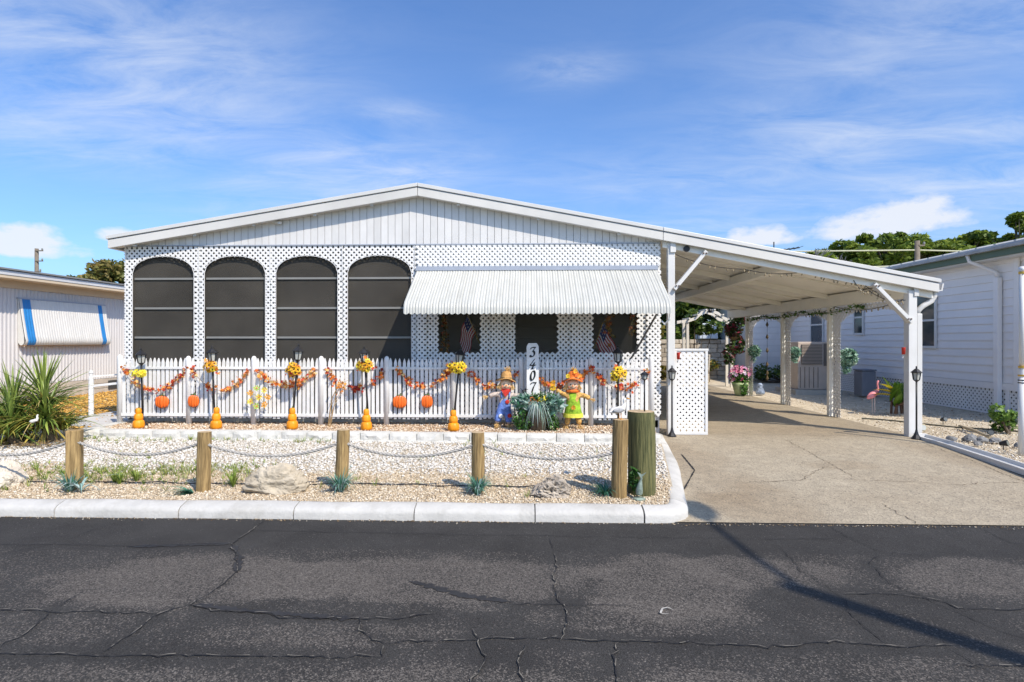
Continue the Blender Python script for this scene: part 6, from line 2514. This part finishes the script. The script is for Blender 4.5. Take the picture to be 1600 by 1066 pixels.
t = thing('storage_box', 'grey plastic storage box against the neighbouring wall', 'box', (7.7, 13.55, 0.1))
mb = MB()
mb.box(7.55, 7.86, 13.4, 13.75, 0.09, 0.66)
mb.build('bin', M('grey_plastic', (0.20, 0.21, 0.24), 0.5, 0.08, 5), t, bevel=0.02)
mb = MB()
mb.box(7.535, 7.875, 13.385, 13.765, 0.665, 0.70)
mb.build('lid', MATS['grey_plastic'], t, bevel=0.015)

# ------------------------------------------------------------------ flowers and shrubs at the back
pot = thing('flower_pot', 'pale pot of pink and lilac flowers by the back carport post', 'flower pot', (4.92, 13.75, 0.065))
mb = MB()
mb.lathe([(0.10, 0), (0.11, 0.01), (0.16, 0.20), (0.19, 0.30), (0.18, 0.31), (0.15, 0.27)], 16, (4.92, 13.75, 0.065))
mb.build('pot', M('glazed_pot', (0.45, 0.55, 0.30), 0.35, 0.2, 12), pot, smooth=True)
PK_M = M('pink_petal', (0.7, 0.2, 0.4), 0.6, 0.1, 30, tint=[(0.0, (0.62, 0.05, 0.22)), (0.5, (0.74, 0.25, 0.42)), (0.8, (0.50, 0.40, 0.66)), (1.0, (0.80, 0.66, 0.70))], trans=0.2)
pm = MB()
for k in range(70):
    d = Vector((random.gauss(0, 1), random.gauss(0, 1), random.gauss(0, 1))).normalized()
    p = Vector((4.92, 13.73, 0.56)) + Vector((d.x * 0.30, d.y * 0.22, d.z * 0.22)) * random.uniform(0.6, 1)
    vs_, fs_, tt_ = flower_geo(p, 0.05, 7, d + Vector((0, -0.6, 0.2)), random.random())
    pm._add(vs_, fs_)
    pm.t += tt_
pm.build('flowers', PK_M, pot, kind='stuff')
Pv = np.vstack([blob_points(300, (4.92, 13.75, 0.46), (0.24, 0.2, 0.2)), blob_points(160, (4.95, 13.6, 0.25), (0.08, 0.08, 0.2))])
V, F = leaf_quads(Pv, 0.05)
np_obj('leaves', V, F, MATS['ivy_leaf'], pot, np.repeat(rng.uniform(0.3, 1, len(Pv)), 4), kind='stuff')
hb = thing('hanging_basket', 'dark trailing flower basket hanging at the back of the carport', 'hanging basket', (5.22, 15.0, 1.5))
Pv = np.vstack([blob_points(420, (5.20, 15.0, 1.62), (0.24, 0.2, 0.22)), blob_points(320, (5.30, 15.0, 1.25), (0.2, 0.16, 0.26)), blob_points(200, (5.10, 15.0, 1.0), (0.16, 0.16, 0.3)), blob_points(160, (5.36, 15.0, 1.85), (0.2, 0.16, 0.12))])
V, F = leaf_quads(Pv, 0.065)
np_obj('leaves', V, F, M('dark_leaf', (0.05, 0.08, 0.02), 0.55, 0.1, 30, tint=[(0.0, (0.02, 0.05, 0.012)), (0.55, (0.07, 0.14, 0.03)), (0.8, (0.16, 0.04, 0.06)), (1.0, (0.42, 0.06, 0.11))], trans=0.15), hb, np.repeat(rng.uniform(0, 1, len(Pv)), 4), kind='stuff')
mb = MB()
mb.tube([(5.22, 15.0, 1.5), (5.22, 15.0, 2.05)], 0.006, 5)
mb.lathe([(0.05, -0.10), (0.14, 0.0), (0.13, 0.0)], 12, (5.22, 15.0, 1.45))
mb.build('basket', BROWNW, hb)
ft_ = thing('planter_figure', 'small blue and white garden ornament beside the flower pot', 'ornament', (5.45, 13.9, 0.08))
mb = MB()
mb.lathe([(0.09, 0), (0.11, 0.04), (0.08, 0.12), (0.05, 0.18), (0.07, 0.22), (0.03, 0.27)], 12, (5.45, 13.9, 0.08))
mb.build('figure', M('blue_ceramic', (0.22, 0.27, 0.36), 0.3, 0.5, 20), ft_, smooth=True)


def foliage_obj(name, label, cat, blobs, size, mat, stems=True, group=None, base=0.05, n_per=400, tlo=0.0, thi=1.0):
    c0 = blobs[0][0]
    t = thing(name, label, cat, (c0[0], c0[1], base), group)
    P, T = [], []
    for c_, r_ in blobs:
        n = int(n_per * random.uniform(0.8, 1.2))
        P.append(blob_points(n, c_, r_))
        T.append(np.clip(rng.normal(random.uniform(0.35, 0.65), 0.22, n), tlo, thi))
    P = np.vstack(P)
    V, F = leaf_quads(P, size)
    np_obj('crown', V, F, mat, t, np.repeat(np.concatenate(T), 4), kind='stuff')
    if stems:
        mb = MB()
        for c_, r_ in blobs:
            mb.tube([(c0[0], c0[1], base), ((c0[0] + c_[0]) / 2, (c0[1] + c_[1]) / 2, (base + c_[2]) * 0.45), c_], [0.022, 0.015, 0.006], 6)
        mb.build('trunk', M('bark', (0.13, 0.10, 0.07), 0.9, 0.3, 12, 0.6, 30), t)
    return t


SHR = M('shrub_leaf', (0.05, 0.1, 0.02), 0.55, 0.1, 20, tint=[(0.0, (0.03, 0.06, 0.012)), (0.5, (0.08, 0.14, 0.025)), (1.0, (0.20, 0.26, 0.04))], trans=0.3)
YEL = M('croton_leaf', (0.2, 0.2, 0.02), 0.55, 0.1, 20, tint=[(0.0, (0.03, 0.06, 0.01)), (0.5, (0.14, 0.13, 0.02)), (0.85, (0.40, 0.26, 0.02)), (1.0, (0.42, 0.06, 0.02))], trans=0.2)


def rblobs(x0, x1, y0, y1, z0, z1, n, r):
    return [((random.uniform(x0, x1), random.uniform(y0, y1), random.uniform(z0, z1)), (r * random.uniform(0.7, 1.2), r * random.uniform(0.7, 1.2), r * random.uniform(0.6, 1.0))) for _ in range(n)]


foliage_obj('croton_shrub', 'yellow-red croton shrub glimpsed beside the house corner', 'shrub', rblobs(2.9, 4.2, 19.0, 20, 0.5, 2.0, 12, 0.5), 0.11, YEL, n_per=260)
foliage_obj('back_hedge', 'dark leafy hedge behind the stone wall', 'hedge', rblobs(2.0, 7.5, 21.0, 22.5, 0.8, 3.0, 26, 0.8), 0.14, SHR, n_per=350)
foliage_obj('low_shrub', 'dark weedy shrubs along the foot of the back shed', 'shrub', rblobs(6.35, 8.0, 17.8, 18.3, 0.15, 0.45, 9, 0.28), 0.06, SHR, n_per=240)
foliage_obj('climbing_vine', 'green vine growing over the garden arbor', 'vine', rblobs(4.6, 5.6, 16.8, 17.2, 1.6, 2.1, 6, 0.24), 0.07, SHR, n_per=240)
foliage_obj('low_plants', 'low yellow-green plants along the back stone wall', 'plants', rblobs(3.8, 6.0, 18.8, 19.3, 0.15, 0.6, 12, 0.25), 0.06, YEL, n_per=220)

# ------------------------------------------------------------------ right-hand yard
FLP = M('flamingo_pink', (0.74, 0.26, 0.28), 0.5, 0.1, 20)
fl = thing('flamingo_figure', 'pink garden flamingo on thin legs beside the red-stemmed plant', 'flamingo', (6.10, 10.45, 0.08))
fl.rotation_euler = (0, 0, 0.35)
skin('body', [(0, 0, 0.33), (-0.06, 0, 0.31), (-0.13, 0, 0.27), (-0.17, 0, 0.25), (0.05, 0, 0.36), (0.09, 0, 0.42), (0.07, 0, 0.50), (0.08, 0, 0.55), (0.105, 0, 0.56)],
     [(0, 1), (1, 2), (2, 3), (0, 4), (4, 5), (5, 6), (6, 7), (7, 8)], [0.055, 0.062, 0.040, 0.012, 0.035, 0.017, 0.014, 0.016, 0.018], FLP, fl)
mb = MB()
mb.tube([(0.118, 0, 0.56), (0.145, 0, 0.55), (0.152, 0, 0.53)], [0.010, 0.008, 0.002], 6)
local(mb, 'beak', BLACK, fl)
for s_ in (-1, 1):
    mb = MB()
    mb.tube([(-0.02, s_ * 0.025, 0.29), (-0.018, s_ * 0.026, 0.0)], 0.006, 6)
    local(mb, 'leg', M('pale_leg', (0.66, 0.52, 0.46), 0.5), fl)
cn = thing('canna_plant', 'broad-leaved plant with red stems behind the outer carport post', 'plant', (6.42, 10.3, 0.08))
CNL = M('canna_leaf', (0.10, 0.20, 0.02), 0.4, 0.2, 6, trans=0.3)
CNR = M('canna_red', (0.09, 0.045, 0.025), 0.5, 0.3, 6, trans=0.15)
lm = [sword(0.40, 0.15, 0.12).mesh('leaf', CNL, smooth=True), sword(0.30, 0.09, 0.30).mesh('red_leaf', CNR, smooth=True), sword(0.36, 0.11, 0.25).mesh('yellow_leaf', M('canna_yellow', (0.50, 0.42, 0.03), 0.45, 0.2, 6, trans=0.3), smooth=True)]
for i in range(6):
    bx = Vector((random.uniform(-0.14, 0.14), random.uniform(-0.1, 0.1), 0))
    tp = bx + Vector((random.uniform(-0.05, 0.05), 0, random.uniform(0.22, 0.34)))
    mb = MB()
    mb.tube([bx, tp], [0.022, 0.012], 7)
    local(mb, 'stem', CNR, cn)
    for k in range(3):
        place(lm[0], 'leaf', cn, tp - Vector((0, 0, 0.05 * k)), (random.uniform(-0.6, 0.6), -R(random.uniform(48, 80)), random.uniform(0, 6.28)), (0.9, 0.9, 0.9))
    place(lm[1], 'red_leaf', cn, bx + Vector((0, 0, 0.12)), (random.uniform(-0.4, 0.4), -R(random.uniform(30, 60)), random.uniform(0, 6.28)))
for k in range(3):
    place(lm[2], 'yellow_leaf', cn, (-0.08, -0.02, 0.30 + 0.04 * k), (0.2, -0.25 - 0.2 * k, 2.7 + 0.35 * k))
# white channel laid along the driveway edge
ch = thing('edge_channel', 'white metal channel laid along the driveway edge', 'edging', (5.0, 6.5, 0.04))
mb = MB()
pth = [(5.165, 7.80), (5.12, 7.2), (5.02, 6.5), (4.88, 5.7), (4.80, 5.3)]
vs, fs = [], []
pr_ = [(-0.075, 0.0), (-0.075, 0.060), (-0.055, 0.060), (-0.045, 0.030), (0.045, 0.042), (0.055, 0.075), (0.075, 0.075), (0.075, 0.0)]
for (xx, yv) in pth:
    for d, z_ in pr_:
        vs.append((xx + d, yv, z_ + 0.040 - 0.004 * (7.8 - yv)))
m = len(pr_)
for i in range(len(pth) - 1):
    for k in range(m):
        fs.append((i * m + k, (i + 1) * m + k, (i + 1) * m + (k + 1) % m, i * m + (k + 1) % m))
fs += [tuple(range(m)), tuple((len(pth) - 1) * m + k for k in range(m))[::-1]]
mb._add(vs, fs)
mb.build('channel', METALW, ch)
mb = MB()
mb.box(5.10, 5.24, 7.80, 7.86, 0.058, 0.12)
mb.build('end_block', METALW, ch)
RL = ['rounded grey stone nearest the outer carport post', 'larger grey stone in the middle of the row by the driveway edge', 'small grey stone next to the larger one by the driveway edge',
      'flat grey stone in front of the solar spotlight', 'small pale stone near the white channel', 'dark stone near the flagpole foot']
for i, (a, b_, r_) in enumerate(((5.42, 7.62, 0.085), (5.70, 7.66, 0.10), (5.80, 7.60, 0.075), (5.92, 7.55, 0.07), (5.55, 7.35, 0.05), (5.95, 7.25, 0.055))):
    boulder('garden_stone', RL[i], (a, b_, 0.07), (r_, r_ * 0.8, r_ * 0.75), 40 + i, ROCKG, group='stones beside the driveway', sub=3)
for lab, c_, rz in (('black solar spotlight on a stake at the end of the row of stones', (6.05, 7.80, 0.06), -0.5), ('black solar spotlight near the foot of the flagpole', (5.62, 7.05, 0.05), 0.6),
                    ('black solar spotlight in the shade before the lattice skirt', (6.35, 9.1, 0.06), 0.2)):
    t = thing('solar_spotlight', lab, 'spotlight', c_, 'solar spotlights in the side yard', rz)
    mb = MB()
    mb.tube([(0, 0, 0), (0, 0, 0.08)], 0.008, 6)
    local(mb, 'stake', BLACK, t)
    mb = MB()
    mb.tube([(0, 0.05, 0.10), (0, -0.03, 0.125), (0, -0.06, 0.13)], [0.03, 0.05, 0.055], 14)
    local(mb, 'head', BLACK, t)
    mb = MB()
    mb.tube([(0, -0.0605, 0.13), (0, -0.064, 0.131)], 0.045, 14)
    local(mb, 'lens', M('lens_grey', (0.12, 0.12, 0.10), 0.15, 0.3, 20, spec=0.8), t)
    t.scale = (0.7, 0.7, 0.7)
t = thing('garden_disc', 'pale round garden light set in the ground behind the outer post', 'garden light', (5.50, 8.30, 0.07))
mb = MB()
mb.tube([(5.50, 8.30, 0.13), (5.50, 8.27, 0.135)], 0.055, 16)
mb.build('rim', M('tan_plastic', (0.40, 0.33, 0.20), 0.5), t)
mb = MB()
mb.tube([(5.50, 8.269, 0.135), (5.50, 8.262, 0.136)], 0.038, 16)
mb.build('face', GLASSY, t)
fpn = thing('flagpole', 'white sectioned flagpole with gold collars at the right edge', 'flagpole', (5.63, 6.80, 0.05))
mb = MB()
mb.tube([(5.63, 6.80, 0.03), (5.63, 6.80, 0.93)], 0.036, 16)
mb.build('lower_section', VINYL, fpn, smooth=True)
mb = MB()
mb.tube([(5.63, 6.80, 1.02), (5.63, 6.80, 2.14)], 0.025, 16)
mb.build('upper_section', VINYL, fpn, smooth=True)
for z0, z1, r_, m_ in ((0.93, 1.025, 0.034, VINYL), (0.945, 0.965, 0.039, M('gold_metal', (0.62, 0.38, 0.08), 0.3, 0.1, 10, metal=0.6)), (1.04, 1.065, 0.036, MATS['gold_metal']), (2.12, 2.145, 0.034, MATS['gold_metal']),
                      (0.895, 0.908, 0.0385, BLACK), (0.865, 0.878, 0.0385, BLACK)):
    mb = MB()
    mb.tube([(5.63, 6.80, z0), (5.63, 6.80, z1)], r_, 16)
    mb.build('collar', m_, fpn)
mb = MB()
mb.ball((5.63, 6.80, 2.17), 0.038, 12, 8)
mb.build('finial', VINYL, fpn, smooth=True)
foliage_obj('green_bush', 'small bright green bush behind the flagpole', 'bush', rblobs(6.55, 6.85, 8.2, 8.5, 0.15, 0.45, 7, 0.12), 0.045, M('bright_leaf', (0.1, 0.2, 0.03), 0.5, 0.1, 20, tint=[(0, (0.05, 0.12, 0.02)), (1, (0.22, 0.34, 0.06))], trans=0.25), base=0.05, n_per=90)
mb = MB()
mb.tube([(6.35, 8.75, 0.09), (6.2, 8.3, 0.10), (6.02, 7.75, 0.085)], 0.022, 8)
o = mb.build('ground_pipe', M('old_pipe', (0.42, 0.34, 0.22), 0.7, 0.15, 10), at=(6.2, 8.3, 0.09))
tag(o, 'short tan pipe lying on the sand near the flagpole', 'pipe')
mb = MB()
mb.tube([(5.4 + 0.35 * k, 9.6 - 0.35 * k + 0.1 * math.sin(k * 2), 0.085) for k in np.linspace(0, 4.2, 20)], 0.012, 6)
o = mb.build('garden_hose', M('dark_hose', (0.06, 0.06, 0.04), 0.6), at=(6, 9, 0.085))
tag(o, 'dark garden hose snaking through the shaded side yard', 'hose')

# ------------------------------------------------------------------ trees, poles and wires beyond
PINE = M('pine_leaf', (0.05, 0.1, 0.02), 0.6, 0.1, 10, tint=[(0.0, (0.06, 0.10, 0.015)), (0.5, (0.17, 0.24, 0.035)), (1.0, (0.36, 0.42, 0.06))], trans=0.4)
OAK = M('oak_leaf', (0.05, 0.1, 0.02), 0.6, 0.1, 10, tint=[(0.0, (0.06, 0.08, 0.02)), (0.5, (0.15, 0.16, 0.035)), (1.0, (0.30, 0.22, 0.07))], trans=0.35)
BARK = MATS['bark']


def tree(name, label, x_, y_, h, rx, rz_, nclump, mat, leaf=0.22, per=170, group='trees beyond the houses', airy=0.0, flat=0.55):
    t = thing(name, label, 'tree', (x_, y_, 0), group)
    tr = MB()
    top = h - rz_ * 0.5
    tr.tube([(x_, y_, -0.1), (x_ + 0.1, y_, top * 0.35), (x_ - 0.05, y_, top * 0.7), (x_, y_, top)], [0.26, 0.20, 0.15, 0.06], 9)
    tr.build('trunk', BARK, t, smooth=True)
    P, T = [], []
    lb_ = MB()
    for k in range(nclump):
        a = random.uniform(0, 6.28)
        q = math.sqrt(random.random())
        zc = h - rz_ + rz_ * random.uniform(-0.75, 0.92)
        w_ = math.sqrt(max(0.05, 1 - ((zc - (h - rz_)) / rz_) ** 2))
        c_ = (x_ + rx * q * w_ * math.cos(a), y_ + rx * q * w_ * math.sin(a), zc)
        r_ = rx * random.uniform(0.15, 0.30) * (1 - airy * 0.35)
        n = int(per * random.uniform(0.7, 1.3))
        P.append(blob_points(n, c_, (r_, r_, r_ * flat)))
        T.append(np.clip(rng.normal(0.45 + 0.25 * random.uniform(-1, 1), 0.20, n), 0, 1))
        z0 = min(top, zc) * random.uniform(0.6, 0.85)
        lb_.tube([(x_, y_, z0), ((x_ + c_[0]) / 2, (y_ + c_[1]) / 2, (z0 + zc) / 2 + 0.1), c_], [0.09, 0.05, 0.02], 5)
    lb_.build('limbs', BARK, t)
    P = np.vstack(P)
    V, F = leaf_quads(P, leaf)
    np_obj('crown', V, F, mat, t, np.repeat(np.concatenate(T), 4), kind='stuff')
    return t


tree('shade_tree', 'small light green tree left of the far tree row above the carport', 20.9, 40, 7.9, 2.2, 1.5, 34, PINE)
tree('shade_tree', 'broad green tree in the middle of the far tree row', 24.6, 41, 8.85, 2.9, 2.1, 52, PINE)
tree('shade_tree', 'rounded green tree between the broad tree and the pole', 22.6, 43, 8.6, 2.2, 1.7, 34, PINE)
tree('shade_tree', 'green tree just right of the utility pole in the far row', 27.4, 42, 8.8, 2.3, 1.7, 38, PINE)
tree('shade_tree', 'dark green tree behind the neighbouring roof', 30.2, 41, 8.75, 2.6, 1.8, 40, PINE)
tree('pine_tree', 'tall airy pine at the right edge above the neighbouring roof', 33.8, 41, 10.4, 2.6, 2.2, 30, PINE, airy=0.8, per=200, flat=0.5)
tree('pine_tree', 'tall pine partly out of frame on the far right', 37.5, 42, 10.8, 3.0, 2.4, 24, PINE, airy=0.6)
tree('oak_tree', 'brownish green tree between the neighbouring roof and the house', -21.7, 30, 5.35, 2.7, 1.7, 40, OAK, leaf=0.17, per=230, flat=0.7)
tree('oak_tree', 'low green tree top behind the neighbouring roof further left', -25.0, 31, 4.9, 1.4, 1.2, 16, OAK, leaf=0.17)
# leafless tree
t = thing('bare_tree', 'leafless grey tree behind the carport roof', 'tree', (14.6, 30, 0))
mb = MB()


def branch(p, d, L_, r_, lev):
    q = p + d * L_
    mb.tube([p, q], [r_, r_ * 0.65], 5, cap=False)
    if lev == 0:
        return
    for k in range(3):
        nd_ = (d + Vector((random.gauss(0, 0.55), random.gauss(0, 0.4), random.gauss(0.1, 0.35)))).normalized()
        branch(q, nd_, L_ * random.uniform(0.6, 0.8), r_ * 0.65, lev - 1)


branch(Vector((14.6, 30, 0)), Vector((0, 0, 1)), 3.6, 0.13, 0)
for k in range(5):
    branch(Vector((14.6, 30, 3.5)), Vector((random.uniform(-0.8, 0.8), random.uniform(-0.4, 0.4), 0.9)).normalized(), 1.0, 0.07, 3)
mb.build('branches', M('grey_bark', (0.20, 0.20, 0.21), 0.9, 0.2, 10), t)


def utility_pole(label, x_, y_, h, arms):
    t = thing('utility_pole', label, 'pole', (x_, y_, 0), 'utility poles')
    mb = MB()
    mb.tube([(x_, y_, -0.1), (x_, y_, h)], [0.16, 0.12], 10)
    mb.build('pole', M('pole_wood', (0.17, 0.14, 0.11), 0.9, 0.2, 6), t, smooth=True)
    for z_, side in arms:
        mb = MB()
        mb.bar((x_, y_ - 0.1, z_), (x_ + side, y_ - 0.1, z_), 0.07, 0.07)
        mb.build('arm', MATS['pole_wood'], t)
        mb = MB()
        mb.lathe([(0.03, 0), (0.06, 0.04), (0.05, 0.12), (0.02, 0.15)], 8, (x_ + side * 0.9, y_ - 0.1, z_ + 0.035))
        mb.build('insulator', RAILG, t)
    return t


utility_pole('grey utility pole with side brackets above the left neighbouring roof', -35.3, 40, 7.95, [(7.78, 0.55), (7.05, 0.55), (6.3, 0.4)])
utility_pole('slim utility pole in front of the far tree row', 19.65, 30, 6.45, [(6.2, 0.3)])
for lab, pts in (('upper pale overhead wire crossing the far tree row', [(9.5, 30, 5.92), (19.65, 30, 5.98), (27, 30, 5.75), (40, 30, 6.0)]), ('lower pale overhead wire crossing the far tree row', [(9.5, 30, 4.9), (19.65, 30, 5.2), (40, 30, 5.3)])):
    mb = MB()
    mb.tube(pts, 0.035, 6)
    o = mb.build('overhead_wire', M('wire_pale', (0.50, 0.50, 0.36), 0.6), at=pts[1])
    tag(o, lab, 'wire', 'overhead wires')
t = thing('tv_antenna', 'dark television antenna showing above the carport roof', 'antenna', (9.6, 23, 0.1))
mb = MB()
mb.tube([(9.55, 23, 0.0), (9.55, 23, 5.25)], 0.022, 6)
mb.build('mast', BLACK, t)
mb = MB()
mb.tube([(9.55, 23, 4.88), (10.55, 23, 5.02)], 0.022, 6)
mb.build('boom', BLACK, t)
for k in range(6):
    mb = MB()
    xx = 9.65 + k * 0.17
    mb.bar((xx, 22.6, 4.895 + k * 0.024), (xx, 23.4, 4.895 + k * 0.024), 0.014, 0.014)
    mb.build('element', BLACK, t)

# street lamp across the road: out of view, its shadow falls over the asphalt
st = thing('street_lamp', 'tall street lamp across the road whose shadow falls on the asphalt', 'street lamp', (4.87, -0.58, 0))
mb = MB()
mb.tube([(4.87, -0.58, -0.1), (4.87, -0.58, 5.5)], [0.085, 0.065], 14)
mb.build('pole', M('lamp_steel', (0.32, 0.32, 0.32), 0.5, 0.1, 8), st, smooth=True)
mb = MB()
mb.tube([(4.87, -0.58, 5.42), (4.85, -0.2, 5.52), (4.82, 0.60, 5.60)], 0.026, 8)
mb.build('arm', MATS['lamp_steel'], st, smooth=True)
mb = MB()
mb.ball((4.81, 0.78, 5.58), 1, 14, 8, (0.13, 0.27, 0.075))
mb.build('lamp_head', MATS['lamp_steel'], st, smooth=True)
